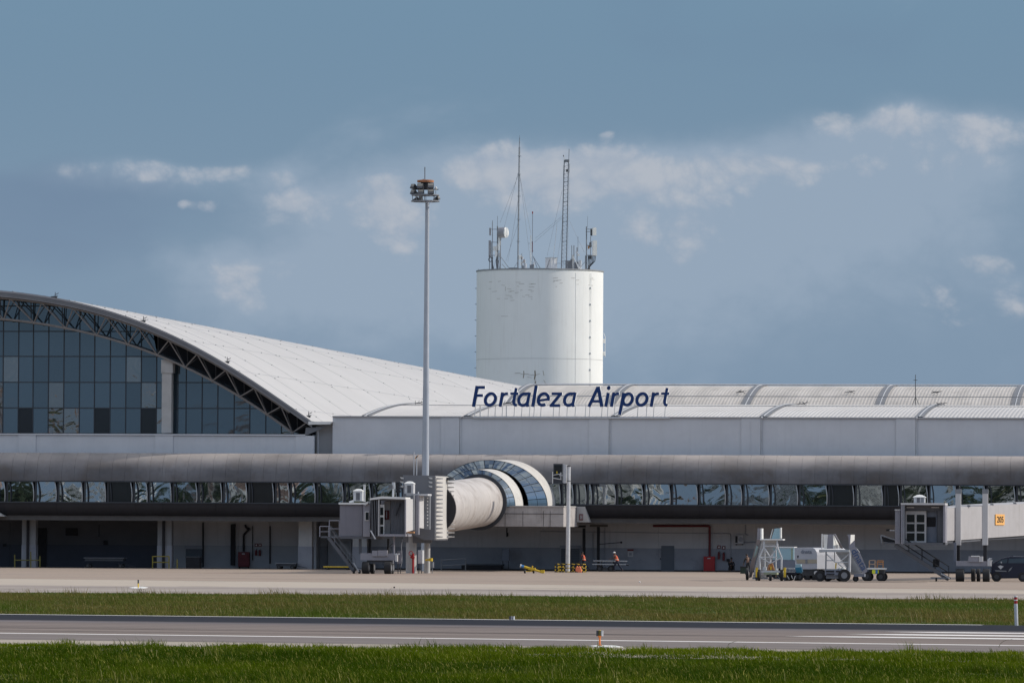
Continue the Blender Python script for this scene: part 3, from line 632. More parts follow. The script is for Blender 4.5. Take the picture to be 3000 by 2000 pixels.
# band under the glass
zb0, zb1 = ZC(1345, 0), ZC(1278.5, 0)
cuts = [(-260, -208), (53, 104), (453, 506), (865, 919)]
edges = [-900, *[c for p in cuts for c in p]]
for i in range(0, len(edges), 2):
    a = XC(edges[i]); b = XC(edges[i + 1]) if i + 1 < len(edges) else None
    if b is not None: MB().box(a + .01, b - .01, 0, .6, zb0, zb1).build('parapet_panel', m_wall, hall)
for a, b in cuts: MB().box(XC(a), XC(b), -.09, .5, zb0, zb1 + .02).build('parapet_pilaster', m_wall, hall)
MB().box(XC(-900), XC(893), -.16, 2.9, zb1 + .02, zb1 + .14).build('parapet_ledge', m_wall, hall)
MB().box(XC(919.2), XC(975), .9, 1.5, zb0, ZC(1249, 0)).build('recess_wall', mat('recess_wall_paint', (.36, .355, .36), .85, .07, .6), hall)
MB().box(XC(924), XC(928), .8, .9, zb0, ZC(1252, 0)).build('downpipe', m_wall, hall)

# ================================================================ wing with its long blank wall and ribbed vault roofs
wing = thing('terminal_wing', 'long blank grey terminal wall with two tiers of ribbed vault roofs at right', 'building', (XC(2000), 0, 0))
zw = ZC(1222.5, 0); zwb = ZC(1350, 0); XE = XC(3000) + 30
pil = [(1291, 1347), (1725, 1785), (2171, 2230), (2624, 2684), (3066, 3126)]
e = [973] + [c for p in pil for c in p]
for i in range(0, len(e) - 1, 2): MB().box(XC(e[i]) + (.0 if i == 0 else .02), XC(e[i + 1]) - .012, 0, .4, zwb, zw).build('wall_panel', m_wall, wing)
MB().box(XC(3126) + .02, XE, 0, .4, zwb, zw).build('wall_panel', m_wall, wing)
for a, b in pil:
    MB().box(XC(a), XC(b) - .06, -.10, .4, zwb, zw).build('pilaster', m_wall, wing)
    x = XC(b) + .03; mb = MB().tube((x, -.08, zwb), (x, -.08, zw - .15), .055, n=8).tube((x, -.08, zw - .16), (x + .02, -.2, zw + .1), .055, .09, n=8); mb.build('downpipe', m_wsteel, wing)
    if a == 2171: MB().box(XC(2198) - .02, XC(2198) + .02, -.125, -.1, zwb, zw).build('joint_cover', m_wall, wing)
MB().box(XC(973), XE, -.17, .45, zw, zw + .10).build('coping', m_flash, wing)
MB().box(XC(973), XE, -.20, -.17, zw + .02, zw + .08).build('gutter_lip', m_wsteel, wing)
MB().box(XC(973) , XC(973) + .3, .4, 5, zwb, zw).build('end_wall', m_wall, wing)
def vault(name, x0, x1, y0, yc, z0, z1, pitch, amp, m, ns=14, pw=2.0):
    """ribbed metal vault: real trapezoid ribs running up and over"""
    n = int((x1 - x0) / pitch); V = []; F = []; prof = [(0, 0), (.42, 0), (.52, amp), (.9, amp)]
    X = [(x0 + (k + a) * pitch, h) for k in range(n) for a, h in prof]; m_ = len(X); ysz = []
    for j in range(2 * ns + 1):
        t = j / ns - 1; y = yc + t * (yc - y0); z = z0 + (z1 - z0) * (1 - abs(t) ** pw); ysz.append((y, z))
    for y, z in ysz: V += [(x, y, z + h) for x, h in X]
    for j in range(len(ysz) - 1): F += [(j * m_ + i, j * m_ + i + 1, (j + 1) * m_ + i + 1, (j + 1) * m_ + i) for i in range(m_ - 1)]
    me = bpy.data.meshes.new(name); off = OFF[wing.name]; me.from_pydata([(a - off[0], b - off[1], c - off[2]) for a, b, c in V], [], F); me.materials.append(m)
    o = bpy.data.objects.new(name, me); COL.objects.link(o); o.parent = wing; OFF[o.name] = off
    return ysz
def rib(ysz, x, w, h, m, name='vault_flashing', lip=True):
    mb = MB(); mb.grid([[(x - w, y, z), (x - w, y, z + h), (x + w, y, z + h), (x + w, y, z)] for y, z in ysz]); mb.build(name, m, wing)
    if lip: MB().grid([[(x - .04, y, z + h), (x - .04, y, z + h + .05), (x + .03, y, z + h + .05), (x + .03, y, z + h)] for y, z in ysz]).build('flashing_cap', m_wsteel, wing)
zc1 = P(2000, 1188, 33).z
v1 = vault('lower_vault_roof', XC(1067), XE, 0, 33, zw + .03, zc1, .36, .045, m_vault, pw=1.9)
for a in (1069, 1367, 1799, 2236, 2692): rib(v1, XC(a), .32, .13, m_flash)
y2 = 66.5; z2e = P(2000, 1205, y2).z; zc2 = P(2000, 1131, 91).z
x2 = XC(1490, 72)
v2 = vault('upper_vault_roof', x2, XE + 20, y2, 91, z2e - .8, zc2, .34, .03, m_vault2, pw=1.75)
for a in (1492, 1790, 2185, 2578, 2975): rib(v2, XC(a, 73), .42, .15, m_flash)
mb = MB(); mb.grid([[(x2 + .02, y, 3), (x2 + .02, y, z - .01)] for y, z in v2]); mb.build('vault_end_wall', m_wall, wing)
mb = MB(); mb.grid([[(XC(1067) + .02, y, 3), (XC(1067) + .02, y, z - .01)] for y, z in v1]); mb.build('vault_end_wall', m_wall, wing)
MB().tube((x2, 73.5, zc2 - 1.45), (XE + 20, 73.5, zc2 - 1.45), .04, n=4).build('roof_conductor', m_galvd, wing)
MB().tube((x2, 90.5, zc2 + .16), (XE + 20, 90.5, zc2 + .16), .10, n=5).build('ridge_flashing', m_wsteel, wing)
MB().tube((XC(1067), 18, v1[0][1] + (zc1 - zw) * .8), (XE, 18, v1[0][1] + (zc1 - zw) * .8), .03, n=4).build('roof_conductor', m_galvd, wing)
def zof(ysz, y): return float(np.interp(y, [a for a, b in ysz], [b for a, b in ysz]))
for (a, yy, vv) in [(1228, 18, v1), (1486, 18, v1), (2350, 18, v1), (2755, 18, v1), (2170, 79, v2), (2488, 79, v2), (2742, 79, v2)]:
    x = XC(a, yy); z = zof(vv, yy) + .1; mb = MB(); r = random.Random(a)
    for k in range(7): mb.tube((x + r.uniform(-.5, .5), yy + r.uniform(-.5, .5), z + r.uniform(0, .2)), (x + r.uniform(-.5, .5), yy + r.uniform(-.5, .5), z + r.uniform(.1, .42)), .022, n=4)
    mb.tube((x - .55, yy, z + .12), (x + .55, yy, z + .3), .025, n=4); mb.build('roof_anchor', m_dark, wing)

# thin tripod mast on the right vault
p = P(2682, 1188, 67); t_ = thing('roof_antenna_mast', 'thin dark tripod antenna mast on the vault roof at right', 'antenna', (p.x, p.y, p.z - .4))
q = P(2682, 1097, 67)
MB().tube((p.x, p.y, p.z - .4), q, .05, .03, n=6).build('pole', m_dark, t_)
for s in (-.55, .55): MB().tube((p.x + s, p.y + .3, p.z - .4), (p.x, p.y, p.z + .9), .03, n=4).build('brace', m_dark, t_)
MB().tube((q.x - .2, q.y, q.z - .55), (q.x + .2, q.y, q.z - .55), .025, n=4).build('cross_arm', m_dark, t_)

# ================================================================ airport sign
YS = .2
sign = thing('airport_sign', 'large slanted dark blue letters reading Fortaleza Airport on the roof edge', 'sign', (XC(1670), YS, zw))
SL = .2
def ribbon(pts, w, closed=False):
    """variable polyline in photo pixels -> left and right outlines"""
    n = len(pts); L_, R_ = [], []
    for i in range(n):
        a = pts[i - 1] if (i or closed) else pts[i]; b = pts[(i + 1) % n] if (i < n - 1 or closed) else pts[i]
        dx_, dy_ = b[0] - a[0], b[1] - a[1]; l = math.hypot(dx_, dy_); nx, ny = -dy_ / l, dx_ / l
        ww = w[i] / 2 if isinstance(w, list) else w / 2
        L_.append((pts[i][0] + nx * ww, pts[i][1] + ny * ww)); R_.append((pts[i][0] - nx * ww, pts[i][1] - ny * ww))
    return L_, R_
def stroke(mb, pts, w, k=0, closed=False):
    L_, R_ = ribbon(pts, w, closed); yf = YS - .45 + .003 * k; w = [q * 1.5 for q in w] if isinstance(w, list) else w * 1.5; yb = YS
    rows = []
    for a, b in zip(L_, R_): rows.append([P(*a, yf), P(*b, yf)])
    if closed: rows.append(rows[0])
    fr = [[p_[0], p_[1]] for p_ in rows]; bk = [[Vector((q_.x, yb, q_.z)) for q_ in r] for r in rows]
    mb.cur = 0; mb.grid(fr)
    mb.cur = 1; mb.grid(bk); mb.grid([[f[0], b[0]] for f, b in zip(fr, bk)]); mb.grid([[f[1], b[1]] for f, b in zip(fr, bk)])
    if not closed:
        for r, b in ((fr[0], bk[0]), (fr[-1], bk[-1])): mb.add([r[0], r[1], b[1], b[0]], [(0, 1, 2, 3)])
def arc(cx, cy, a, b, t0, t1, n=18):
    out = []
    for i in range(n + 1):
        t = math.radians(t0 + (t1 - t0) * i / n); x_, y_ = a * math.cos(t), -b * math.sin(t); out.append((cx + x_ - y_ * SL * .9, cy + y_))
    return out
def ring(cx, a=14.6, b=17): return [('c', arc(cx, 1169.5, a, b, 0, 360, 28)[:-1], 9.2)]
G_ = {
 'F': lambda o: [('s', [(o + 5, 1191), (o + 16, 1130)], 10), ('s', [(o + 12, 1134.3), (o + 39, 1134.3)], 8.6), ('s', [(o + 8, 1158), (o + 33, 1158)], 8)],
 'r': lambda o: [('s', [(o + 4.5, 1191), (o + 12, 1149)], 9.2), ('s', [(o + 10, 1164), (o + 14, 1157), (o + 20, 1153.3), (o + 27.5, 1152.8)], [6, 7, 8, 8.6])],
 't': lambda o: [('s', [(o + 18.5, 1136), (o + 11, 1174), (o + 11, 1181), (o + 14, 1185.5), (o + 20, 1187)], [8, 9, 9, 8.5, 8]), ('s', [(o + 1, 1152.5), (o + 25, 1152.5)], 7)],
 'a': lambda o: [('s', arc(o + 19.5, 1170, 14.8, 17, 62, 318, 20), 9), ('s', [(o + 36.5, 1149), (o + 29.5, 1182), (o + 31, 1191)], [8, 9, 9]), ('s', [(o + 24, 1152.8), (o + 36, 1152)], 7.6)],
 'l': lambda o: [('s', [(o + 4.5, 1191), (o + 15, 1129)], 9.6)],
 'e': lambda o: [('s', arc(o + 19.5, 1169.5, 14.6, 17, -12, 305, 24), 9), ('s', [(o + 6, 1173), (o + 34, 1169)], 7)],
 'z': lambda o: [('s', [(o + 7, 1153), (o + 38, 1153)], 8), ('s', [(o + 33, 1154), (o + 6, 1187)], 9), ('s', [(o + 1, 1187.5), (o + 32, 1187.5)], 8)],
 'A': lambda o: [('s', [(o + 4, 1191), (o + 31, 1133)], 9), ('s', [(o + 31.5, 1132), (o + 42, 1191)], 10), ('s', [(o + 13, 1175), (o + 39, 1175)], 7.6)],
 'i': lambda o: [('s', [(o + 4.5, 1191), (o + 12, 1150)], 9.2), ('s', arc(o + 13.5, 1135.8, 2.6, 3, 0, 360, 12), 6.4)],
 'p': lambda o: [('s', [(o + 4, 1214), (o + 16.5, 1150)], 9.2), ('c', arc(o + 28, 1169.5, 13.4, 16.6, 0, 360, 28)[:-1], 9)],
}
lets = [('F', 1382), ('o', 1436.5), ('r', 1460.5), ('t', 1494), ('a', 1515), ('l', 1556), ('e', 1572), ('z', 1609), ('a', 1649), ('A', 1721), ('i', 1770), ('r', 1786.5), ('p', 1811), ('o', 1880.5), ('r', 1903), ('t', 1936)]
for ch, o_ in lets:
    mb = MB(); gl = ring(o_) if ch == 'o' else G_[ch](o_)
    for k, (ty, pts, w) in enumerate(gl): stroke(mb, pts, w, k, ty == 'c')
    mb.build('letter', None, sign, mats=[m_letter, m_white], label='letter ' + ch)
mb = MB(); zb = zw + .1
for a in (1403, 1480): MB().tube((XC(a), YS + .3, zb), (XC(a), YS + .3, ZC(1186)), .06, n=6).build('support_post', m_wsteel, sign)
for a in (1388, 1427, 1447, 1468, 1503, 1525, 1548, 1561, 1581, 1618, 1635, 1658, 1682, 1712, 1724, 1760, 1777, 1797, 1865, 1891, 1912, 1945):
    MB().tube((XC(a), YS + .12, zb), (XC(a + 2), YS + .12, ZC(1184)), .035, n=6).build('support_post', m_wsteel, sign)
MB().tube((XC(1388), YS + .14, ZC(1186)), (XC(1952), YS + .14, ZC(1186)), .035, n=6).build('support_rail', m_wsteel, sign)
MB().tube((XC(1400), YS + .16, ZC(1160)), (XC(1956), YS + .16, ZC(1160)), .02, n=6).build('support_rail', m_wsteel, sign)
MB().box(XC(1385), XC(1962), -.24, -.2, zw - .06, zw + .04).build('base_beam', m_wsteel, sign)

# ================================================================ elevated gallery along the facade
gal = thing('concourse_gallery', 'long dirty grey tube shaped gallery with a strip of mirror windows above the apron', 'building', (XC(1500), -2, 0))
zt, zs, zwd, zba, zbe = ZC(1330.5, -1.9), ZC(1413, -4.0), ZC(1478, -3.8), ZC(1516, -2.2), ZC(1530, -1.8)
XA, XZ = XC(0) - 30, XC(3000) + 22
sx = 1.14; n = int((XZ - XA) / sx)
th = [math.radians(90 * k / 10) for k in range(11)]
prof = [(-1.9 - 2.1 * math.cos(t), zs + (zt - zs) * math.sin(t)) for t in th]
mb = MB(); w = sx - .012; x0 = -w / 2
mb.grid([[(x0, y, z) for y, z in prof], [-x0 and (-x0, y, z) for y, z in prof]])
inn = [(y + .05, z - .03) for y, z in prof]
mb.grid([[(x0, y, z) for y, z in prof], [(x0, y, z) for y, z in inn]]); mb.grid([[(-x0, y, z) for y, z in prof], [(-x0, y, z) for y, z in inn]])
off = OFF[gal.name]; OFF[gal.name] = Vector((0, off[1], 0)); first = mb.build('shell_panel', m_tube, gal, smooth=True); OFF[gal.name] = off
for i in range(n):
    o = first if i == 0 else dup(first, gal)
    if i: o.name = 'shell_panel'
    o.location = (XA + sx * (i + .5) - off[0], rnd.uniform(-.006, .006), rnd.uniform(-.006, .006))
mb = MB(); mb.grid([[(XA, y, z) for y, z in inn], [(XZ, y, z) for y, z in inn]]); mb.build('shell_lining', m_dark, gal, smooth=True)
MB().box(XA, XZ, -1.9, -.002, zt - .14, zt - .04).build('gallery_top', m_flash, gal)
MB().box(XA, XZ, -4.02, -3.4, zs - .10, zs - .005).build('window_head', m_mull, gal)
MB().box(XA, XZ, -3.95, -3.7, zwd - .02, zwd + .09).build('window_sill', m_mull, gal)
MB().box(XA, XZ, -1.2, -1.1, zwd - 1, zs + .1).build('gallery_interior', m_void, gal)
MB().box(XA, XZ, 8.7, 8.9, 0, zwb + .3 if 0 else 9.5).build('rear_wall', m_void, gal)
gp = [(-3.85, zwd - .025), (-3.80, zwd - .35), (-3.60, zwd - .75), (-3.3, zba + .1), (-3.0, zba)]
k_ = 0; x = XA
while x < XZ:
    x1 = min(x + 2.4, XZ); mb = MB(); mb.grid([[(x + .012, y, z) for y, z in gp], [(x1 - .012, y, z) for y, z in gp]]); mb.grid([[(x + .012, y, z) for y, z in gp], [(x + .012, y + .05, z) for y, z in gp]]); mb.build('base_panel', m_band, gal, smooth=True); x = x1
MB().grid([[(XA, y + .04, z + .02) for y, z in gp], [(XZ, y + .04, z + .02) for y, z in gp]]).build('base_lining', m_void, gal)
MB().box(XA, XZ, -3.0, -2.0, zbe, zba + .02).build('edge_beam', m_beam, gal)
MB().box(XA, XZ, -2.0, 8.5, zbe + .1, zbe + .3).build('soffit_slab', m_beam, gal)
posts = [-250, -172, -95, -20, 13, 97, 163, 240, 308, 385, 430, 500, 575, 648, 722, 800, 845, 922, 1003, 1083, 1160, 1240, 1320, 1400, 1480, 1560, 1640, 1678, 1715, 1731, 1801, 1881, 1962, 2042, 2123, 2171, 2251, 2335, 2421, 2500, 2584, 2632, 2716, 2800, 2885, 2972, 3050, 3130, 3210, 3290, 3370]
darkpan = {308, 722, 2421, 2584}
px_prev = None
for a in posts:
    x = XC(a, -3.8); r = .045
    pts = [(x + .10 * (1 - (2 * t - 1) ** 2) * (1 if (a % 2) else .7) - .1 + .12 * t, -3.82 - .10 * math.sin(math.pi * t), zs - .1 - (zs - zwd - .15) * t) for t in [k / 6 for k in range(7)]]
    MB().path(pts, r, 6).build('window_post', m_galv, gal)
    MB().box(x + .14, x + .30, -3.75, -3.6, zwd, zs).build('window_mullion', m_mull, gal)
    MB().path([(b[0] + .52, b[1] + .02, b[2]) for b in pts], .05, 6).build('window_post', m_mull, gal)
for a, b in zip(posts[:-1], posts[1:]):
    x0, x1 = XC(a, -3.8) + .22, XC(b, -3.8) - .0
    MB().box(x0, x1, -3.67, -3.64, zwd + .02, zs - .02).build('window_pane', m_glassd if a in darkpan else m_galglass, gal)
for x in (XC(26), ):
    mb = MB(); a = P(0, 1514, -4.2); mb.prism([(x - 4, -4.2, zba - .1), (x + .5, -4.2, zba - .1), (x - .2, -4.2, zba + .35), (x - .6, -4.2, zwd - .1), (x - 4, -4.2, zwd - .02)], (0, 2.2, 0)); mb.build('end_bracket', m_concs, gal)

# ================================================================ ground floor
gf = thing('ground_floor_wall', 'shaded service wall with a grey dado under the long gallery', 'wall', (XC(1500), 2, 0))
YW, YL = 2.0, 5.0; xsp = XC(1033, YW)
zd = ZC(1603, YW); zc_ = zbe + .12
xx = [1583, 1741, 1930, 2215, 2690, 3100, 3500]; cuts_ = [xsp] + [XC(a, YW) for a in xx] 
for a, b in zip(cuts_[:-1], cuts_[1:]):
    MB().box(a + .006, b - .006, YW, YW + .3, zd, zc_).build('upper_panel', m_wall2, gf)
    MB().box(a + .006, b - .006, YW - .02, YW + .28, .1, zd - .01).build('dado_panel', m_dado, gf)
    MB().box(a, b, YW - .06, YW + .2, -.0, .12).build('plinth', m_void, gf)
ll = [XC(-700, YL), XC(30, YL), XC(100, YL), XC(470, YL), XC(595, YL), XC(700, YL), XC(790, YL), XC(960, YL), xsp]
m_dk = mat('deep_shaded_wall', (.085, .088, .10), .85, .08, .6, dirt=(.05, .05, .06, .5))  # shade of the leftmost bays put into the wall and dado colours
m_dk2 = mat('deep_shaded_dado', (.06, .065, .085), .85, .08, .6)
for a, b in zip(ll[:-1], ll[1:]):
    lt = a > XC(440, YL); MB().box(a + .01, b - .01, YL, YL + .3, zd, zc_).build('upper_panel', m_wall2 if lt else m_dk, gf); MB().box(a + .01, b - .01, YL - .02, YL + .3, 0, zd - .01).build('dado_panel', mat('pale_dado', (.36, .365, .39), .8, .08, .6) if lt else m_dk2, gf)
MB().box(xsp - .1, xsp + .2, YW + .3, YL + .3, 0, zc_).build('return_wall', m_dk, gf)
for a, b, c in ((65, 105, .5), (462, 503, .5), (875, 914, .5), (1034, 1075, .5)):
    x0, x1 = XC(a, -.5), XC(b, -.5); MB().box(x0, x1, -.5, .4, zd, zbe + .1).build('pillar', m_concs if a > 600 else mat('shaded_pillar', (.24, .24, .245), .85, .1, 1), gf); MB().box(x0 - .03, x1 + .03, -.53, .43, 0, zd - .005).build('pillar_base', m_dado, gf)  # left pillars: bay shade put into a darker colour
    if a < 500: MB().tube(((x0 + x1) / 2 - .05, -.66, 0), ((x0 + x1) / 2 - .05, -.66, zbe), .13, n=8).build('pillar_drain', m_void, gf)
for a, y0, y1 in ((1711, 1545, 1672), (1753, 1540, 1672)):
    MB().box(XC(a - 4, .6), XC(a + 4, .6), .6, .8, 0, ZC(y0, .6)).build('service_post', m_void, gf)
MB().box(XC(1672, .5), XC(1716, .5), .5, .7, ZC(1543, .5), ZC(1537, .5)).build('cable_tray', m_void, gf)
MB().box(XC(1728, .4), XC(1780, .4), .4, .7, ZC(1541, .4), ZC(1534, .4)).build('cable_tray', m_beam, gf)
MB().tube(P(1757, 1593, .7), P(1820, 1588, .7), .04, n=6).build('pipe_arm', m_void, gf); MB().sphere(P(1820, 1588, .7), .1).build('pipe_arm_head', m_void, gf)
def pl(pp, y): return [P(a, b, y) for a, b in pp]
MB().path(pl([(1583, 1556), (1700, 1557), (1900, 1560), (2138, 1562), (2141, 1567), (2141, 1636)], YW - .08), .03, 6).build('conduit', m_dado, gf)
MB().box(*[P(2136, 0, YW).x, P(2145, 0, YW).x], YW - .2, YW - .05, ZC(1640, YW), ZC(1632, YW)).build('conduit_box', m_void, gf)
MB().path(pl([(1772, 1545), (1772, 1668)], YW - .06), .03, 6).build('conduit', m_dado, gf); MB().path(pl([(1737, 1560), (1737, 1650)], YW - .06), .03, 6).build('conduit', m_dado, gf)
MB().path(pl([(2184, 1536), (2184, 1564), (2192, 1566)], YW - .08), .05, 6).build('conduit', m_dado, gf); MB().path(pl([(2180, 1588), (2216, 1587)], YW - .08), .06, 6).build('conduit', m_dado, gf)
MB().path(pl([(290, 1535), (290, 1572)], .2), .07, 6).build('hanging_pipe', m_void, gf); MB().path(pl([(595, 1530), (595, 1660)], YL - .2), .08, 6).build('conduit', m_void, gf)
MB().path(pl([(718, 1536), (722, 1546), (731, 1548), (714, 1566), (714, 1615)], YL - .3), .10, 8).build('dark_pipe', m_void, gf)
MB().path(pl([(740, 1540), (740, 1640)], YL - .15), .04, 6).build('conduit', m_void, gf); MB().path(pl([(791, 1540), (791, 1650)], YL - .15), .06, 6).build('conduit', m_void, gf)
MB().pbox(675, 1535, 688, 1655, YL - .5, .4).build('dark_duct', m_void, gf)
MB().pbox(1485, 1560, 1489, 1570, YW - .1, .1).build('wall_fitting', m_void, gf); MB().path(pl([(1485, 1545), (1485, 1572)], .5), .06, 6).build('hanging_pipe', m_void, gf)
# roller shutters and dark openings
for a, b, c, d, yy in ((540, 1598, 596, 1648, YL), (1640, 1597, 1702, 1668, YW)):
    MB().pbox(a, b, c, b + 9, yy - .25, .22).build('shutter_box', m_dado, gf)
    nsl = 12
    for k in range(nsl):
        yk0 = b + 9 + (d - b - 9) * k / nsl; yk1 = b + 9 + (d - b - 9) * (k + .88) / nsl; MB().pbox(a + 4, yk0, c - 4, yk1, yy - .07, .05).build('shutter_slat', m_door, gf)
MB().pbox(192, 1546, 228, 1568, YL - .1, .09).build('dark_vent', m_void, gf); MB().pbox(303, 1582, 315, 1596, YL - .1, .09).build('dark_vent', m_void, gf)
MB().pbox(108, 1546, 136, 1660, YL - .1, .09).build('dark_doorway', m_void, gf)
MB().pbox(8, 1592, 18, 1600, YL - .1, .09).build('dark_vent', m_void, gf)
d_ = MB().pbox(1937, 1598, 1975, 1677, YW - .09, .07).build('service_door', m_door, gf)
MB().box(XC(1935, YW) , XC(1937, YW), YW - .14, YW - .02, ZC(1636, YW), ZC(1631, YW)).build('door_handle', m_void, d_)
MB().pbox(961, 1590, 1030, 1668, YL - .6, .5).build('pale_partition', m_wall2, gf)

def ext(px_, py0, py1, y, lab):
    c = P(px_, (py0 + py1) / 2, y); r = .1; z1, z0 = P(px_, py0 + 7, y).z, P(px_, py1, y).z
    t = thing('fire_extinguisher', lab, 'fire extinguisher', (c.x, y, z0), 'fire extinguishers on the service wall')
    MB().tube((c.x, y, z0), (c.x, y, z1), r, n=10).tube((c.x, y, z1), (c.x, y, z1 + .12), r, .03, n=10).build('cylinder', m_redd, t)
    MB().tube((c.x, y, z1 + .1), (c.x + .1, y - .05, z1 + .18), .02, n=6).build('valve', m_dark, t); MB().path([(c.x + .1, y - .05, z1 + .15), (c.x + .16, y - .05, z0 + .3)], .012, 5).build('hose', m_dark, t)
    s = MB().box(c.x - .14, c.x + .14, y + .1, y + .12, z1 + .38, z1 + .68).build('extinguisher_sign', m_redd); tag(s, 'small red sign above the ' + lab.split(' ', 1)[1] if 0 else 'small square red sign on the wall above ' + lab, 'sign', 'extinguisher signs'); 
    MB().box(c.x - .05, c.x + .05, y + .09, y + .099, z1 + .45, z1 + .6).build('pictogram', m_white, s).parent = s
ext(2106, 1612, 1637, YW - .2, 'left extinguisher beside the right red cabinet'); ext(2120, 1614, 1641, YW - .2, 'right, lower extinguisher beside the right red cabinet')
ext(750, 1606, 1626, YL - .2, 'left extinguisher in the dark bay at left'); ext(761, 1606, 1627, YL - .2, 'right extinguisher in the dark bay at left')

def cabinet(a, b, c, d, y, lab, pipe, m):
    p0, p1 = P(a, d, y), P(c, b, y); t = thing('fire_hose_cabinet', lab, 'cabinet', ((p0.x + p1.x) / 2, y, 0), 'red hose cabinets')
    MB().box(p0.x, p1.x, y, y + .45, p0.z, p1.z).build('cabinet_body', m, t, bevel=.02); MB().box(p0.x + .06, p1.x - .06, y - .03, y - .002, p0.z + .06, p1.z - .06).build('cabinet_door', m, t)
    MB().box((p0.x + p1.x) / 2 - .15, (p0.x + p1.x) / 2 + .12, y - .045, y - .032, p1.z - .22, p1.z - .12).build('label_plate', m_wall2, t)
    for s in (p0.x + .06, p1.x - .14): MB().box(s, s + .08, y + .05, y + .4, 0, p0.z).build('foot', m_void, t)
    if pipe: MB().path([P(q[0], q[1], y + .25) for q in pipe], .10, 8).build('riser_pipe', m_redd, t)
cabinet(2061, 1629, 2094, 1672, YW - .5, 'bright red hose cabinet with a red riser pipe on the right half of the wall', [(1913, 1540), (2079, 1540), (2079, 1630)], m_red)
cabinet(697, 1616, 730, 1659, YL - .55, 'darker red hose cabinet in the shaded bay at left', None, m_redd)
# warning sign, air conditioner
s = MB().pbox(1839, 1609, 1855, 1630, YW - .05, .025).build('warning_sign', m_wall2); tag(s, 'small pale warning notice with a dull red heading on the dado', 'sign')
MB().pbox(1838, 1608, 1856, 1613, YW - .08, .028).build('heading_bar', m_redd, None).parent = s; MB().pbox(1843, 1618, 1851, 1626, YW - .06, .008).build('pictogram', m_dado, None).parent = s
p = P(2165, 1579, YW - .45); ac = thing('air_conditioner', 'boxy air conditioning condenser bracketed on the wall left of the tall stairs', 'air conditioner', (p.x, p.y, p.z - .4))
MB().pbox(2152, 1566, 2178, 1592, YW - .45, .4).build('housing', m_wall2, ac, bevel=.03); MB().pbox(2154, 1569, 2161, 1589, YW - .47, .02).build('grille', m_void, ac)
MB().tube(P(2170, 1579, YW - .455), P(2170, 1579, YW - .48), .22, n=16).build('fan_guard', m_dado, ac); MB().pbox(2155, 1592, 2157, 1596, YW - .4, .4).pbox(2173, 1592, 2175, 1596, YW - .4, .4).build('bracket', m_dark, ac)
# dark sign on the wall end near the plinth

# ================================================================ fixed boarding walkway
wk = thing('boarding_walkway', 'pale round boarding walkway with glazed half arches leading to a finned grey portal', 'walkway', (XC(1440, -12), -12, 0))
def ell(c, cy, a, b, y, t0=0, t1=180, n=36, dz=0):
    o = P(c, cy, y); s = (y - CAM.y) / math.cos(YAW) / FPX; out = []
    for i in range(n + 1):
        t = math.radians(t0 + (t1 - t0) * i / n); out.append(Vector((o.x + a * s * math.cos(t) * 1.0, y, o.z + b * s * math.sin(t))))
    return out
base = 1484
A0 = ell(1433, base, 173, 137, -6.5); A0b = ell(1478, base, 149, 138, -4.1)
I1 = ell(1431, base, 117, 113, -7.6)
V2b = ell(1431, base, 104, 111, -7.4); V2f = ell(1395, base, 116, 109, -13.0)
I2 = ell(1402, base, 78, 88, -13.9)
MB().grid([A0, A0b, [p + Vector((0, 2.1, 0)) for p in A0b]]).build('outer_arch_shell', m_arch, wk, smooth=True)
def rim(rw, w, y0, y1, name, m):
    c = sum(rw, Vector()) / len(rw); c = Vector((c.x, rw[0].y, rw[0].z)); rows = []
    for p in rw:
        d = (p - c).normalized(); a, b = p + d * .01, p - d * w; rows.append([(a.x, y0, a.z), (b.x, y0, b.z), (b.x, y1, b.z), (a.x, y1, a.z)])
    return MB().grid(rows, True).build(name, m, wk)
rim(A0, .10, A0[0].y - .03, A0[0].y + .04, 'arch_rim', m_mull)
MB().grid([V2f, V2b]).build('inner_arch_shell', m_arch, wk, smooth=True); rim(V2f, .09, V2f[0].y - .03, V2f[0].y + .04, 'arch_rim', m_mull)
MB().grid([I1, [p + Vector((0, 3.5, 0)) for p in I1]]).build('arch_reveal', m_void, wk, smooth=True); MB().grid([I2, [p + Vector((0, 3.5, 0)) for p in I2]]).build('arch_reveal', m_void, wk, smooth=True)
def panes(Ao, Ai, n, name='arch_pane'):
    m_ = len(Ao) - 1
    def at(A, t):
        f = t * m_; i = min(int(f), m_ - 1); return A[i].lerp(A[i + 1], f - i)
    for k in range(n):
        t0, t1 = (k + .04) / n, (k + .96) / n; sp = [t0 + (t1 - t0) * j / 4 for j in range(5)]
        for u0, u1 in ((.03, .5), (.52, .97)):
            ro = [at(Ao, t).lerp(at(Ai, t), u0) for t in sp]; ri = [at(Ao, t).lerp(at(Ai, t), u1) for t in sp]; MB().grid([ro, ri]).build(name, m_archglass, wk)
    MB().grid([[p + Vector((0, .1, 0)) for p in Ao], [p + Vector((0, .1, 0)) for p in Ai]]).build('glazing_frame', m_mull, wk)
panes(A0, I1, 17); panes(V2f, I2, 11)
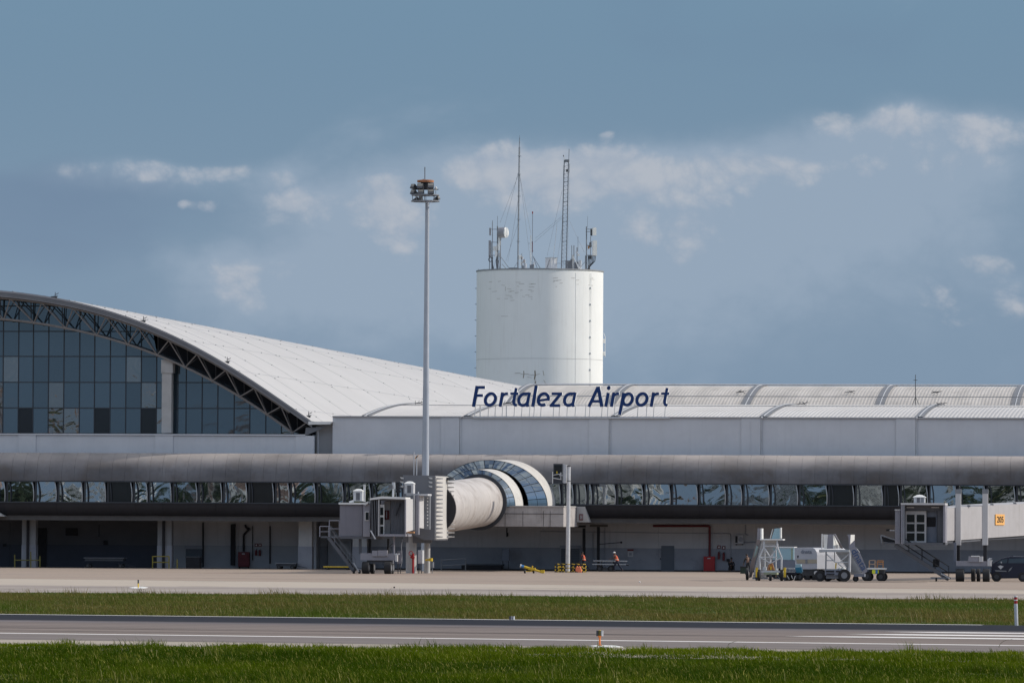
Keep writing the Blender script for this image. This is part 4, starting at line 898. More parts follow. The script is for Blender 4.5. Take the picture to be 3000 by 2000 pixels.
# walkway tube, perpendicular to the facade
rt = 2.13; nT = 9; yT0, yT1 = -8.0, -34.5
cT0 = P(1404, 1470, -14.0); cx = cT0.x; c1 = P(1263, 1490, yT1)
def tc_(y): t = (y + 14) / (yT1 + 14); return Vector((cx + (c1.x - cx) * t, y, cT0.z + (c1.z - cT0.z) * t))
for k in range(nT):
    ya, yb = yT0 + (yT1 - yT0) * k / nT - .012, yT0 + (yT1 - yT0) * (k + 1) / nT + .012; rows = []
    for yy, r in ((ya, rt - .03), (ya - .03, rt), (yb + .03, rt), (yb, rt - .03)):
        c = tc_(yy); rows.append([(c.x + r * math.cos(2 * math.pi * j / 48), yy, c.z + r * math.sin(2 * math.pi * j / 48)) for j in range(48)])
    MB().grid(rows, True).build('tube_segment', m_shell, wk, smooth=True)
MB().tube(tc_(yT0), tc_(yT1 + .02), rt - .05, n=32).build('tube_lining', m_void, wk, smooth=True)
c = tc_(-14.2); MB().grid([[(c.x + r * math.cos(2 * math.pi * j / 48), yy, c.z + r * math.sin(2 * math.pi * j / 48)) for j in range(48)] for yy, r in ((-14.3, rt + .01), (-14.3, rt + .3), (-13.9, rt + .3))], True).build('tube_collar', m_mull, wk, smooth=True)
# concrete plinth (its right end catches the sun)
a, b = P(1440, 1541, -13.4), P(1651, 1484.5, -13.4)
mb = MB().box(a.x, b.x, -13.4, -2.9, a.z, b.z); mb.build('plinth', m_conc, wk)
for q in (1480, 1532, 1592, 1612): MB().box(XC(q, -13.4) - .02, XC(q, -13.4) + .02, -13.42, -13.4, a.z + .02, b.z - .35).build('plinth_joint', m_beam, wk)
MB().box(a.x, b.x + .02, -13.43, -13.4, b.z - .62, b.z - .57).build('plinth_joint', m_beam, wk)
MB().box(a.x - .1, b.x + .05, -13.5, -2.9, b.z, b.z + .10).build('plinth_cap', m_concs, wk)
mb = MB(); p = [(1690, 1483), (1713, 1483), (1727, 1529), (1690, 1529)]; mb.pprism(p, -4.3, 1.3); mb.build('end_bracket', m_concs, wk)
s_ = MB().pbox(1697, 1505, 1708, 1523, -4.36, .04).build('bay_marker', m_redd); tag(s_, 'small dark red plate with a white bay mark beside the concrete plinth', 'sign')
for q in ((1700, 1508, 1702.5, 1520), (1704, 1508, 1706, 1520), (1701.5, 1513, 1705, 1515)): MB().pbox(*q, -4.39, .02).build('marking', m_wall2, None).parent = s_
# dark underside of plinth: support piers
# portal box at the outer end
pb = P(1227, 1486, -38.5); RZ = math.radians(-5); PW = 2.72; PD = 4.6
portal_z0, portal_z1 = P(1227, 1581, -38.5).z, P(1227, 1391, -38.5).z
def pt(x, y, z): return Vector((pb.x + x * math.cos(RZ) - y * math.sin(RZ), pb.y + x * math.sin(RZ) + y * math.cos(RZ), z))
def rbox(mb, x0, x1, y0, y1, z0, z1):
    vs = [pt(x0, y0, z0), pt(x1, y0, z0), pt(x1, y1, z0), pt(x0, y1, z0), pt(x0, y0, z1), pt(x1, y0, z1), pt(x1, y1, z1), pt(x0, y1, z1)]
    return mb.add(vs, [(0, 3, 2, 1), (4, 5, 6, 7), (0, 1, 5, 4), (1, 2, 6, 5), (2, 3, 7, 6), (3, 0, 4, 7)])
hw_ = PW / 2
mb = MB(); mb.prism([pt(-hw_, 0, portal_z1), pt(hw_, 0, portal_z1 - .03), pt(hw_, 0, portal_z0), pt(hw_ - .9, 0, portal_z0), pt(-hw_, 0, portal_z0 + .75)], pt(0, PD, 0) - pt(0, 0, 0)); mb.build('portal_box', m_box, wk)
rbox(MB(), hw_ + .002, hw_ + .05, .15, PD - .05, portal_z0 + .1, portal_z1 - .1).build('portal_side_panel', m_arch, wk)
nf = 15
for k in range(nf):
    z = portal_z1 - .28 - (portal_z1 - portal_z0 - .55) * k / (nf - 1)
    for y in (.25, PD - .35):
        mb = MB(); mb.prism([pt(hw_ + .05, y, z + .09), pt(hw_ + .62, y, z + .03), pt(hw_ + .62, y, z - .03), pt(hw_ + .05, y, z - .09)], pt(0, .16, 0) - pt(0, 0, 0)); mb.build('fin', m_arch, wk)
    if k in (0, 1, 2):
        for xx_ in (-hw_ - .02, hw_ - .32): mb = MB(); mb.prism([pt(xx_ - .22, -.12, z + .12), pt(xx_ + .1, -.12, z + .08), pt(xx_ + .1, -.12, z - .06), pt(xx_ - .1, -.12, z - .04)], (0, .12, 0)); mb.build('fin', m_arch, wk)
MB().pprism([(1178, 1582), (1200, 1545), (1262, 1578), (1262, 1590), (1200, 1590)], -37.4, .6).build('portal_corbel', m_box, wk)
for (a_, b_, yy, tp) in ((1190, 1221, -37.0, 1560), (1243, 1261, -35.8, 1578)):
    r = (XC(b_, yy) - XC(a_, yy)) / 2; x = XC((a_ + b_) / 2, yy); MB().tube((x, yy, 0), (x, yy, P(1200, tp, yy).z), r, n=24).build('support_column', m_concs, wk, smooth=True)
for a_, b_ in ((1211, 1323), (1219, 1330)): MB().pbox(a_, b_, a_ + 3, 1392, -36, .08).build('aerial_strut', m_wsteel, wk)
MB().pprism([(1215, 1341), (1225, 1332), (1225, 1336), (1217, 1344)], -36, .06).build('aerial_strut', m_brown, wk)
MB().tube(P(1318, 1398, -34.6), P(1318, 1406, -34.6), .3, n=10).build('beacon_housing', m_mull, wk)

# things round the columns
def onbox(name, lab, cat, a, b, c, d, y, dep, m, legs=True, grp=None):
    p0, p1 = P(a, d, y), P(c, b, y); t = thing(name, lab, cat, ((p0.x + p1.x) / 2, y, 0), grp)
    MB().box(p0.x, p1.x, y, y + dep, p0.z, p1.z).build('housing', m, t, bevel=.02); MB().box(p0.x + .05, p1.x - .05, y - .02, y - .002, p0.z + .06, p1.z - .06).build('cabinet_door', m, t)
    if legs:
        for s in (p0.x + .05, p1.x - .11): MB().box(s, s + .06, y + .03, y + .1, 0, p0.z).build('leg', m_dark, t)
    return t
onbox('electrical_cabinet', 'white upright electrical cabinet between the two round columns', 'cabinet', 1224, 1611, 1238, 1650, -39.2, .9, m_wsteel)
hy = thing('fire_hydrant', 'slim red standpipe hydrant in front of the wide round column', 'hydrant', (XC(1210, -39.5), -39.5, 0))
h0 = P(1210, 1677, -39.5); MB().tube((h0.x, h0.y, 0), (h0.x, h0.y, P(1210, 1620, -39.5).z), .09, n=10).build('standpipe', m_red, hy)
MB().tube(P(1203, 1630, -39.5), P(1214, 1634, -39.5), .11, n=10).build('valve_body', m_red, hy)
w_ = P(1204, 1620, -39.6); MB().grid([[w_ + Vector((.17 * math.cos(t) + .03 * math.cos(t) * math.cos(s), .03 * math.sin(s), .17 * math.sin(t) + .03 * math.sin(t) * math.cos(s))) for s in [k * math.pi / 3 for k in range(6)]] for t in [k * math.pi / 8 for k in range(17)]], True).build('hand_wheel', m_red, hy)
hz_ = thing('hose_reel', 'yellow valve and grey cylinder hung on the slim round column', 'valve', (XC(1266, -37), -37, 0))
MB().tube(P(1246, 1640, -36.9), P(1262, 1638, -36.9), .07, n=8).build('pipe', m_yel, hz_); MB().tube(P(1262, 1634, -37), P(1262, 1643, -37), .17, n=10).build('valve_wheel', m_yel, hz_); MB().tube(P(1267, 1645, -37), P(1267, 1662, -37), .13, n=10).build('cylinder', m_galvd, hz_); MB().tube((XC(1267, -37), -37, 0), P(1267, 1646, -37), .03, n=6).build('stand', m_galvd, hz_)
onbox('control_pedestal', 'small beige control box on a leg left of the wide column', 'control box', 1163, 1613, 1176, 1650, -42, .4, m_bridge)

# ================================================================ left boarding bridge
YJ = -46.0
jb = thing('jet_bridge', 'grey boarding bridge cab with an open white hood, on two big tyres at centre left', 'boarding bridge', (XC(1110, YJ), YJ, 0), 'boarding bridges')
def J(name, m, a, b, c, d, y, dep, par=None, **k): return MB().pbox(a, b, c, d, y, dep).build(name, m, par or jb, **k)
# round corrugated operator body at left
def corr(name, x0, x1, y0, y1, yf, dep, n, m, par):
    a, b = P(x0, y1, yf), P(x1, y0, yf); rows = []; 
    for k in range(n * 2 + 1):
        x = a.x + (b.x - a.x) * k / (2 * n); yy = yf + (.04 if k % 2 else 0); rows.append([(x, yy, a.z), (x, yy, b.z), (x, yf + dep, b.z), (x, yf + dep, a.z)])
    mb = MB().grid(rows, True); mb.add(rows[0], [(0, 1, 2, 3)]); mb.add(rows[-1], [(0, 1, 2, 3)]); return mb.build(name, m, par)
corr('corrugated_body', 995, 1062, 1478, 1570, YJ + .6, 3.4, 22, m_bridge, jb)
J('body_roof', m_white, 992, 1477, 1066, 1471.5, YJ + .4, 3.6) ; J('body_floor', m_bridged, 995, 1571, 1108, 1577, YJ + .5, 3.5)
J('cab_side_wall', m_bridge, 1063, 1476, 1084, 1571, YJ + .35, 3.2); J('side_window', m_bridge2, 1068, 1497, 1082, 1525, YJ + .29, .05, bevel=.02); J('side_window_glass', m_glassd, 1071, 1500, 1080, 1522, YJ + .26, .03)
MB().pprism([(1060, 1475), (1078, 1468), (1078, 1474), (1070, 1479)], YJ, 2.5).build('roof_lip', m_white, jb)
MB().pprism([(1083, 1464), (1083, 1459), (1118, 1453), (1188, 1456), (1188, 1462), (1120, 1460)], YJ - 1.0, 2.6).build('hood_canopy', m_white, jb)
# bellows: folded dark fabric between side wall and hood
for k in range(7):
    t = k / 7; a0, a1 = 1085 + 24 * t, 1085 + 24 * (t + .7 / 7); MB().pprism([(a0, 1464 - 1 * t), (a1, 1464 - t), (a1 + 3, 1571), (a0 + 3, 1571)], YJ - .6 - .3 * (k % 2), 1.4).build('bellows_fold', m_bridged, jb)
J('hood_post', m_bridge2, 1108, 1463, 1111, 1569, YJ - 1.0, .12)
J('interior_back', m_bridge, 1112, 1462, 1186, 1566, YJ + 2.3, .1); J('interior_floor', m_bridge, 1110, 1564, 1188, 1570, YJ - .9, 3.3); J('interior_ceiling', m_bridged, 1112, 1461, 1186, 1466, YJ - .6, 2.9)
J('white_side_panel', m_bridge2, 1125, 1468, 1144, 1564, YJ + .8, .1); J('red_notice', m_redd, 1126, 1494, 1141, 1521, YJ + .7, .05); J('notice_stripe', m_wall2, 1131, 1497, 1134, 1517, YJ + .66, .03)
dr = J('glazed_door', m_white, 1112, 1477, 1126, 1568, YJ - .3, .1)
for q in (1486, 1514, 1541): J('door_window', m_glassd, 1114, q, 1123, q + 22, YJ - .34, .03, dr)
corr('folded_wall', 1145, 1187, 1464, 1566, YJ - .2, 2.2, 9, m_bridged, jb)
MB().bar(P(1174, 1474, YJ - .35), P(1160, 1510, YJ - .35), .09).build('gas_strut', m_void, jb)
J('hood_post', m_bridge, 1186, 1462, 1189, 1568, YJ - 1.0, .12)
# sunlit side panel and the tunnel behind: faces turned to the right
def skew(name, m, x0, x1, yt0, yt1, yb0, yb1, ya, yb_, par=None, th=.12):
    """upright panel running from depth ya at the left edge to depth yb_ at the right edge"""
    a, b, c, d = P(x0, yb0, ya), P(x0, yt0, ya), P(x1, yt1, yb_), P(x1, yb1, yb_); nrm = (d - a).cross(Vector((0, 0, 1))).normalized() * -th
    return MB().prism([a, b, c, d], nrm).build(name, m, par or jb)
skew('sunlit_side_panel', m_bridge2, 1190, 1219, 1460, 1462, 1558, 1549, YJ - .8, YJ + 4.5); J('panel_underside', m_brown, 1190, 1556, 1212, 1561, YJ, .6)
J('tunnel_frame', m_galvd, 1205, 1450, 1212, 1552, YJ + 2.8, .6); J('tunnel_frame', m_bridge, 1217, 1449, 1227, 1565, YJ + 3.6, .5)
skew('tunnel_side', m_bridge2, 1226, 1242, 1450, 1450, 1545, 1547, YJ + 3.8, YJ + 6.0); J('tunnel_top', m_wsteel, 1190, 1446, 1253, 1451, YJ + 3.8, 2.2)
J('tunnel_frame', m_galvd, 1243, 1449, 1259, 1550, YJ + 6.2, .6)
for k in range(9): J('ladder_rung', m_white, 1251, 1456 + 10 * k, 1254, 1460 + 10 * k, YJ + 6.1, .08)
for (a, b, yy) in ((1035, 1433, YJ + 1.0), (1185, 1411, YJ + 2.4)):
    w_ = 26; t = J('roof_lantern', m_wsteel, a, b + 6, a + w_, b + 34, yy, .9); J('lantern_louvre', m_bridged, a + 8, b + 10, a + 19, b + 32, yy - .04, .04, t)
    c = P(a + w_ / 2, b + 5, yy); sc = (P(a + w_, b, yy).x - P(a, b, yy).x) / 2; MB().grid([[c + Vector((s * f, .45 + g_ * .45 * f, h)) for s, g_ in ((-sc, -1), (sc, -1), (sc, 1), (-sc, 1))] for f, h in ((1.08, -.03), (1.08, .03), (.45, .18), (.02, .2))], True).build('lantern_cap', m_white, t)
J('camera_post', m_wsteel, 1064, 1419, 1070, 1469, YJ + 1.8, .15); J('camera_post', m_wsteel, 1149, 1431, 1154, 1456, YJ + 1.6, .15)
J('lamp_head', m_bridged, 1138, 1420, 1150, 1431, YJ + 1.5, .3); J('lamp_arm', m_wsteel, 1148, 1412, 1157, 1432, YJ + 1.75, .12)
for k in range(3):
    for j in range(2): J('reflector_cell', m_void, 1159 + 9 * j, 1417 + 9 * k, 1165 + 9 * j, 1424 + 9 * k, YJ + 2.0, .1)
J('beacon', m_wsteel, 1224, 1440, 1227, 1450, YJ + 4.5, .1); MB().tube(P(1024, 1471, YJ + 1), P(1036, 1467, YJ + 1), .1, n=8).build('roof_float', m_white, jb)
# bogie
J('lift_leg', m_bridged, 1051, 1577, 1058, 1622, YJ + 1.2, .25); J('lift_leg', m_bridge, 1151, 1570, 1156, 1628, YJ + .4, .2); J('lift_leg', m_void, 1079, 1577, 1086, 1620, YJ + 2.0, .3); J('lift_leg', m_void, 1134, 1577, 1139, 1620, YJ + 2.0, .3)
J('axle_beam', m_bridge, 1056, 1620, 1160, 1640, YJ, .5); J('drive_box', m_bridge, 1090, 1612, 1106, 1628, YJ - .2, .5); J('drive_box', m_bridge, 1107, 1611, 1134, 1628, YJ - .2, .5)
J('sunlit_box', m_bridge2, 1158, 1624, 1164, 1644, YJ - .1, .4); MB().tube(P(1155, 1624, YJ), P(1171, 1622, YJ), .06, n=6).build('hose_coupling', m_wsteel, jb); J('bogie_frame', m_bridged, 1075, 1640, 1150, 1650, YJ + .3, .8)
def wheel(x, yy, r, w, par, y_axis=True, hub=m_dark, m=m_black, z=None):
    z = r if z is None else z
    t = MB().tube((x, yy, z), (x, yy + w, z), r, n=22).build('tyre', m, par, smooth=True, bevel=.03)
    MB().tube((x, yy - .015, z), (x, yy + .02, z), r * .5, n=14).build('rim', hub, t)
def wheelx(x0, x1, yy, r, par, m=m_black):
    t = MB().tube((x0, yy, r), (x1, yy, r), r, n=22).build('tyre', m, par, smooth=True, bevel=.04)
    MB().tube((x1 - .02, yy, r), (x1 + .015, yy, r), r * .5, n=14).build('rim', m_galvd, t)
for a, b, yy in ((1063, 1083, YJ - .3), (1087, 1098, YJ + 1.5), (1128, 1148, YJ - .3), (1146, 1154, YJ + 1.5)): wheelx(XC(a, yy), XC(b, yy), yy, .5, jb)
MB().path(pl([(1152, 1590), (1140, 1600), (1146, 1618)], YJ + .2), .04, 6).build('hydraulic_hose', m_dark, jb); MB().path(pl([(1178, 1580), (1175, 1600), (1178, 1640), (1174, 1660)], YJ + 2), .04, 6).build('hydraulic_hose', m_galvd, jb)
MB().bar(P(1086, 1553, YJ - 1.1), P(1100, 1578, YJ - 1.1), .1).build('canopy_actuator', m_wsteel, jb)
def stair(par, x0, y0, x1, y1, yy, w, nst, m, mr, rail=28):
    a, b = P(x0, y0, yy), P(x1, y1, yy); a2, b2 = a + Vector((0, w, 0)), b + Vector((0, w, 0))
    for p, q in ((a, b), (a2, b2)): MB().bar(p, q, .06, .26).build('stringer', m, par)
    for k in range(nst): c = a.lerp(b, (k + .5) / nst); MB().box(c.x - .16, c.x + .16, yy + .03, yy + w - .03, c.z - .02, c.z + .02).build('step', m, par)
    h = Vector((0, 0, .95))
    for p, q in ((a, b), (a2, b2)):
        MB().path([p + h, q + h], .025, 6).build('handrail', mr, par); MB().path([p + h * .5, q + h * .5], .02, 5).build('handrail', mr, par)
        for k in range(5): c = p.lerp(q, k / 4); MB().tube(c, c + h, .02, n=5).build('baluster', mr, par)
stair(jb, 962, 1574, 1036, 1672, YJ + .8, 1.0, 15, m_bridged, m_galvd)
MB().bar(P(1036, 1648, YJ + .7), P(1052, 1674, YJ + .7), .07).build('stair_foot_strut', m_wsteel, jb); wheelx(XC(1030, YJ), XC(1036, YJ), YJ + .8, .15, jb); wheelx(XC(1042, YJ), XC(1048, YJ), YJ + 1.6, .15, jb)
J('landing_floor', m_bridged, 940, 1570, 996, 1575, YJ + .8, 1.3)
for q in ((937, 1541, 964), (965, 1524, 994)):
    MB().path(pl([(q[0], 1572), (q[0], q[1]), (q[2], q[1]), (q[2], 1572)], YJ + .75), .04, 6).build('landing_rail', m_bridge, jb); MB().path(pl([(q[0], (1572 + q[1]) / 2), (q[2], (1572 + q[1]) / 2)], YJ + .75), .03, 6).build('landing_rail', m_bridge, jb)

# ================================================================ right boarding bridge 205
YK = -82.0
kb = thing('jet_bridge', 'boarding bridge numbered 205 with an open cab and a white tunnel at right', 'boarding bridge', (XC(2750, YK), YK, 0), 'boarding bridges')
def K(name, m, a, b, c, d, y, dep, par=None, **k): return MB().pbox(a, b, c, d, y, dep).build(name, m, par or kb, **k)
K('hood_frame', m_bridge, 2639, 1476, 2650, 1593, YK - .6, 3.0); K('hood_frame', m_bridge, 2763, 1476, 2769, 1593, YK - .6, 3.0); K('hood_roof', m_bridge2, 2639, 1473, 2769, 1478, YK - .7, 3.2); K('hood_lintel', m_bridged, 2650, 1479, 2763, 1494, YK + .3, .3)
K('hood_inner_band', m_galvd, 2645, 1480, 2650, 1592, YK - .7, .12); K('cab_floor', m_bridged, 2646, 1589, 2769, 1595, YK - .6, 3.1)
K('interior_back', m_bluegrey, 2650, 1480, 2763, 1590, YK + 1.6, .1); dr = K('glazed_double_door', m_bridge2, 2653, 1496, 2714, 1588, YK + .55, .1)
for i in range(2):
    for j in range(3): K('door_pane', m_glassd, 2657 + 29 * i, 1507 + 27 * j, 2679 + 29 * i, 1529 + 27 * j, YK + .51, .03, dr)
K('door_post', m_bridge2, 2681, 1500, 2684, 1587, YK + .45, .08, dr)
K('side_panel', m_bluegrey, 2715, 1494, 2745, 1588, YK + .9, .1); K('dark_screen', m_void, 2716, 1514, 2741, 1542, YK + .84, .05, bevel=.03); K('folded_wall', m_bridged, 2746, 1494, 2763, 1588, YK + .3, 1.2)
for q in (2656, 2729): K('ceiling_lamp', m_bridge2, q, 1484, q + 22, 1487, YK + .2, .08)
K('cab_side_box', m_bridge, 2622, 1494, 2637, 1592, YK + .3, 2.2); K('side_box_cap', m_bridge2, 2621, 1491, 2637, 1494.5, YK + .2, 2.3)
t = K('roof_lantern', m_wsteel, 2677, 1456, 2709, 1472, YK + .6, .85); K('lantern_louvre', m_bridged, 2686, 1457, 2695, 1471, YK + .56, .04, t); K('lantern_louvre', m_galvd, 2698, 1457, 2706, 1471, YK + .56, .04, t)
c = P(2693, 1456, YK + .6); MB().grid([[c + Vector((s * f, .42 + g_ * .46 * f, h)) for s, g_ in ((-.42, -1), (.42, -1), (.42, 1), (-.42, 1))] for f, h in ((1.1, -.02), (1.1, .03), (.45, .17), (.02, .2))], True).build('lantern_cap', m_white, t)
# tunnels: run back and to the right, their right-hand side in the sun
T0 = P(2769, 1583, YK + 1.5); T0.z = 2.98
T1 = P(2867, 1577, YK + 8.6); T2 = P(3000, 1567, YK + 19.0)
dirT = Vector((T2.x - T0.x, T2.y - T0.y, 0)).normalized(); nT_ = Vector((dirT.y, -dirT.x, 0))
def tun(name, s0, s1, z0, z1, h, w, m, ins=0.0, corrn=None):
    c0 = T0 + dirT * s0; c1_ = T0 + dirT * s1; a = -nT_ * (ins); b = -nT_ * (w - ins)
    q = [Vector((p.x, p.y, z)) for p, z in ((c0, z0), (c0, z0 + h), (c1_, z1 + h), (c1_, z1))]
    mb = MB(); mb.prism([v + a for v in q], b - a); o = mb.build(name, m, kb)
    if corrn:
        for k in range(corrn):
            t_ = (k + .5) / corrn; c = c0.lerp(c1_, t_); z = z0 + (z1 - z0) * t_; MB().bar(Vector((c.x, c.y, z + .08)) + nT_ * .01, Vector((c.x, c.y, z + h - .08)) + nT_ * .01, .03, .012).build('tunnel_rib', m, kb)
    return o
LT = (T2 - T0).length; slope = (3.43 - 2.98) / 19.4
L1 = 8.3
tun('inner_tunnel', 0, L1, 2.98, 2.98 + slope * L1, 2.44, 2.6, m_tunnel, 0, 0)
tun('tunnel_joint', L1, L1 + .9, 2.98 + slope * L1, 2.98 + slope * (L1 + .9), 2.40, 2.6, m_bridged, .12)
tun('outer_tunnel', L1 + .9, 78, 3.0 + slope * (L1 + .9), 4.7, 2.46, 2.75, m_tunnel, -.1, 0)
tun('tunnel_gutter', 0, L1, 2.80, 2.80 + slope * L1, .16, 2.6, m_bridged, .1); tun('tunnel_gutter', L1 + 1, 60, 2.86 + slope * L1, 4.0, .14, 2.6, m_bridged, .1)
for a in (5.3, 3.0, 10.6, 16): c = T0 + dirT * a; z = 2.98 + slope * a + 2.44; MB().box(c.x - .12, c.x + .12, c.y - .1, c.y + .1, z, z + .14).build('roof_fitting', m_galvd, kb)
# number plate 205 lying on the sunlit side of the outer tunnel
s205 = 12.05
c = T0 + dirT * s205; zc205 = 3.0 + slope * s205 + 1.32
np_ = thing('number_plate', 'orange plate with black numbers 205 on the white tunnel side', 'sign', (c.x + nT_.x * .12, c.y + nT_.y * .12, zc205 - .4)); 
wd = 1.05; cc = Vector((c.x, c.y, zc205)) + nT_ * .14
MB().prism([cc - dirT * wd - Vector((0, 0, .40)), cc + dirT * wd - Vector((0, 0, .40)), cc + dirT * wd + Vector((0, 0, .42)), cc - dirT * wd + Vector((0, 0, .42))], nT_ * .03).build('plate', m_signor, np_)
def text_mesh(s, size, bold=0.0, shear=0.0, ext_=.01, sx_=1.0):
    cu = bpy.data.curves.new('txt', 'FONT'); cu.body = s; cu.size = size; cu.offset = bold; cu.shear = shear; cu.extrude = ext_; cu.align_x = 'CENTER'; cu.align_y = 'CENTER'; cu.resolution_u = 3
    o = bpy.data.objects.new('txt', cu); COL.objects.link(o); bpy.context.view_layer.update(); me = bpy.data.meshes.new_from_object(o); bpy.data.objects.remove(o); bpy.data.curves.remove(cu)
    return me
def put_text(s, size, right, up, pos, m, parent, name='lettering', bold=.0, shear=0.0, wide=1.0):
    me = text_mesh(s, size, bold, shear); me.materials.clear(); me.materials.append(m); right = right.normalized(); up = up.normalized(); nn = right.cross(up)
    M3 = Matrix((right * wide, up, nn)).transposed().to_4x4(); M3.translation = pos - OFF.get(parent.name, Vector()); me.transform(M3)
    o = bpy.data.objects.new(name, me); COL.objects.link(o); o.parent = parent; return o
put_text('205', .66, dirT, Vector((0, 0, 1)), cc + nT_ * .045, m_hair, np_, bold=.003, wide=1.6)
# lift columns
for a, yy, y1_ in ((2807, YK + 3.6, 1650), (2886, YK + .6, 1640)):
    x = XC(a, yy); w_ = .2
    MB().box(x - w_, x + w_, yy, yy + .4, P(a, 1596, yy).z, P(a, 1433, yy).z).build('lift_column', m_bridge2, kb); MB().box(x - w_ - .02, x + w_ + .02, yy - .02, yy + .42, P(a, 1445, yy).z, P(a, 1432, yy).z).build('column_cap', m_galvd, kb)
    MB().box(x - .13, x + .13, yy + .07, yy + .33, P(a, y1_ + 5, yy).z, P(a, 1596, yy).z).build('lift_ram', m_void, kb)
K('lift_ram', m_bluegrey, 2794, 1588, 2802, 1645, YK + 2.0, .2)
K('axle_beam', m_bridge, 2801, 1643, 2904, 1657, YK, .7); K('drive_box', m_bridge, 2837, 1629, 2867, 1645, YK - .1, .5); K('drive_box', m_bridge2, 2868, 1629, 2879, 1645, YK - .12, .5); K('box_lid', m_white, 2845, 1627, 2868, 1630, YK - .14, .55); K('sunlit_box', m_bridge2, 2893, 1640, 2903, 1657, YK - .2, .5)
r_ = random.Random(4)
for k in range(5): MB().tube(P(2893, 1640, YK), P(2893 + r_.uniform(4, 16), 1632 + r_.uniform(0, 12), YK), .025, n=4).build('cable_end', m_wsteel, kb)
for a, b, yy in ((2801, 2825, YK - .2), (2846, 2858, YK + 1.5), (2880, 2900, YK - .2), (2862, 2872, YK + 1.8)): wheelx(XC(a, yy), XC(b, yy), yy, .48, kb)
stair(kb, 2622, 1596, 2778, 1696, YK + .5, 1.0, 18, m_bridged, m_void); K('landing_floor', m_bridged, 2588, 1588, 2640, 1592, YK + .5, 1.2)
MB().path(pl([(2583, 1590), (2581, 1567), (2625, 1582)], YK + .5), .05, 6).build('landing_rail', m_galvd, kb); MB().pprism([(2582, 1570), (2624, 1582), (2624, 1590), (2588, 1586)], YK + .9, .1).build('landing_screen', m_void, kb); K('lamp_arm', m_wsteel, 2604, 1552, 2623, 1554, YK + .8, .06); K('lamp_head', m_void, 2596, 1549, 2606, 1555, YK + .8, .2)
K('stair_box', m_void, 2733, 1637, 2752, 1660, YK + 1.6, .3)
MB().path(pl([(2757, 1680), (2768, 1685), (2782, 1694)], YK + .4), .05, 6).build('stair_foot_strut', m_wsteel, kb); K('stair_foot', m_galvd, 2726, 1690, 2786, 1694, YK + .4, .2); wheelx(XC(2740, YK), XC(2745, YK), YK + .4, .15, kb)

# ================================================================ water tower
YT = 352.0
ctr = P(1581, 1000, YT); sT = (YT - CAM.y) / math.cos(YAW) / FPX; RT = 185.5 * sT; ztk = P(1581, 795, YT).z
tank = thing('water_tower', 'tall white cylindrical water tower crowned with antennas behind the roofs', 'water tower', (ctr.x, YT, 0))
NS = 96
def ringz(r, z): return [(ctr.x + r * math.cos(2 * math.pi * k / NS), YT + r * math.sin(2 * math.pi * k / NS), z) for k in range(NS)]
MB().grid([ringz(RT, 0), ringz(RT, ztk - 13.4), ], True).build('lower_shell', m_tank, tank, smooth=True)
MB().grid([ringz(RT - .03, ztk - 13.4), ringz(RT - .03, ztk - 13.34)], True).build('shell_joint', m_seam, tank, smooth=True)
MB().grid([ringz(RT, ztk - 13.34), ringz(RT, ztk - .12)], True).build('upper_shell', m_tank, tank, smooth=True)
MB().grid([ringz(RT - .3, ztk - .12), ringz(RT + .09, ztk - .12), ringz(RT + .09, ztk + .06), ringz(RT - .3, ztk + .06)], True).build('rim', m_fascia2, tank)
MB().add(ringz(RT - .2, ztk - .05), [tuple(range(NS))]).build('tank_roof', m_tank, tank)
def onT(px_, z, out=.0):                                  # a point on the near side of the shell
    lx = (P(px_, 1000, YT).x - ctr.x) / math.cos(YAW) / RT; lx = max(-.9995, min(.9995, lx)); a = math.asin(lx)
    f = Vector((math.sin(YAW), -math.cos(YAW), 0)); r = Vector((math.cos(YAW), math.sin(YAW), 0)); d = f * math.cos(a) + r * math.sin(a)
    p = Vector((ctr.x, YT, z)) + d * (RT + out); return p
ZTK = lambda py: P(1581, py, YT - RT).z
for q in (1683, 1724, 1727): MB().path([onT(q, ZTK(1130), .03), onT(q, ZTK(797), .03)], .02, 4).build('shell_cable', m_tank, tank)
for z_ in range(8): MB().box(*(lambda p: (p.x - .08, p.x + .14, p.y - .1, p.y + .2, p.z - .08, p.z + .12))(onT(1724, ZTK(840 + 48 * z_), .02))).build('cable_clamp', m_wsteel, tank)
for z_ in range(6): MB().tube(onT(1396.5, ZTK(838 + 47 * z_), -.1), onT(1394, ZTK(838 + 47 * z_), .25), .05, n=5).build('climbing_bracket', m_galvd, tank)
for q in (992, 1029): MB().box(*(lambda p: (p.x - .2, p.x + .25, p.y - .2, p.y + .2, p.z - .3, p.z + .3))(onT(1766, ZTK(q), .1))).build('junction_box', m_tank, tank)
MB().path([onT(1765.5, ZTK(968), .1), onT(1766, ZTK(980), .35), onT(1766, ZTK(1040), .3)], .04, 5).build('shell_cable', m_white, tank)
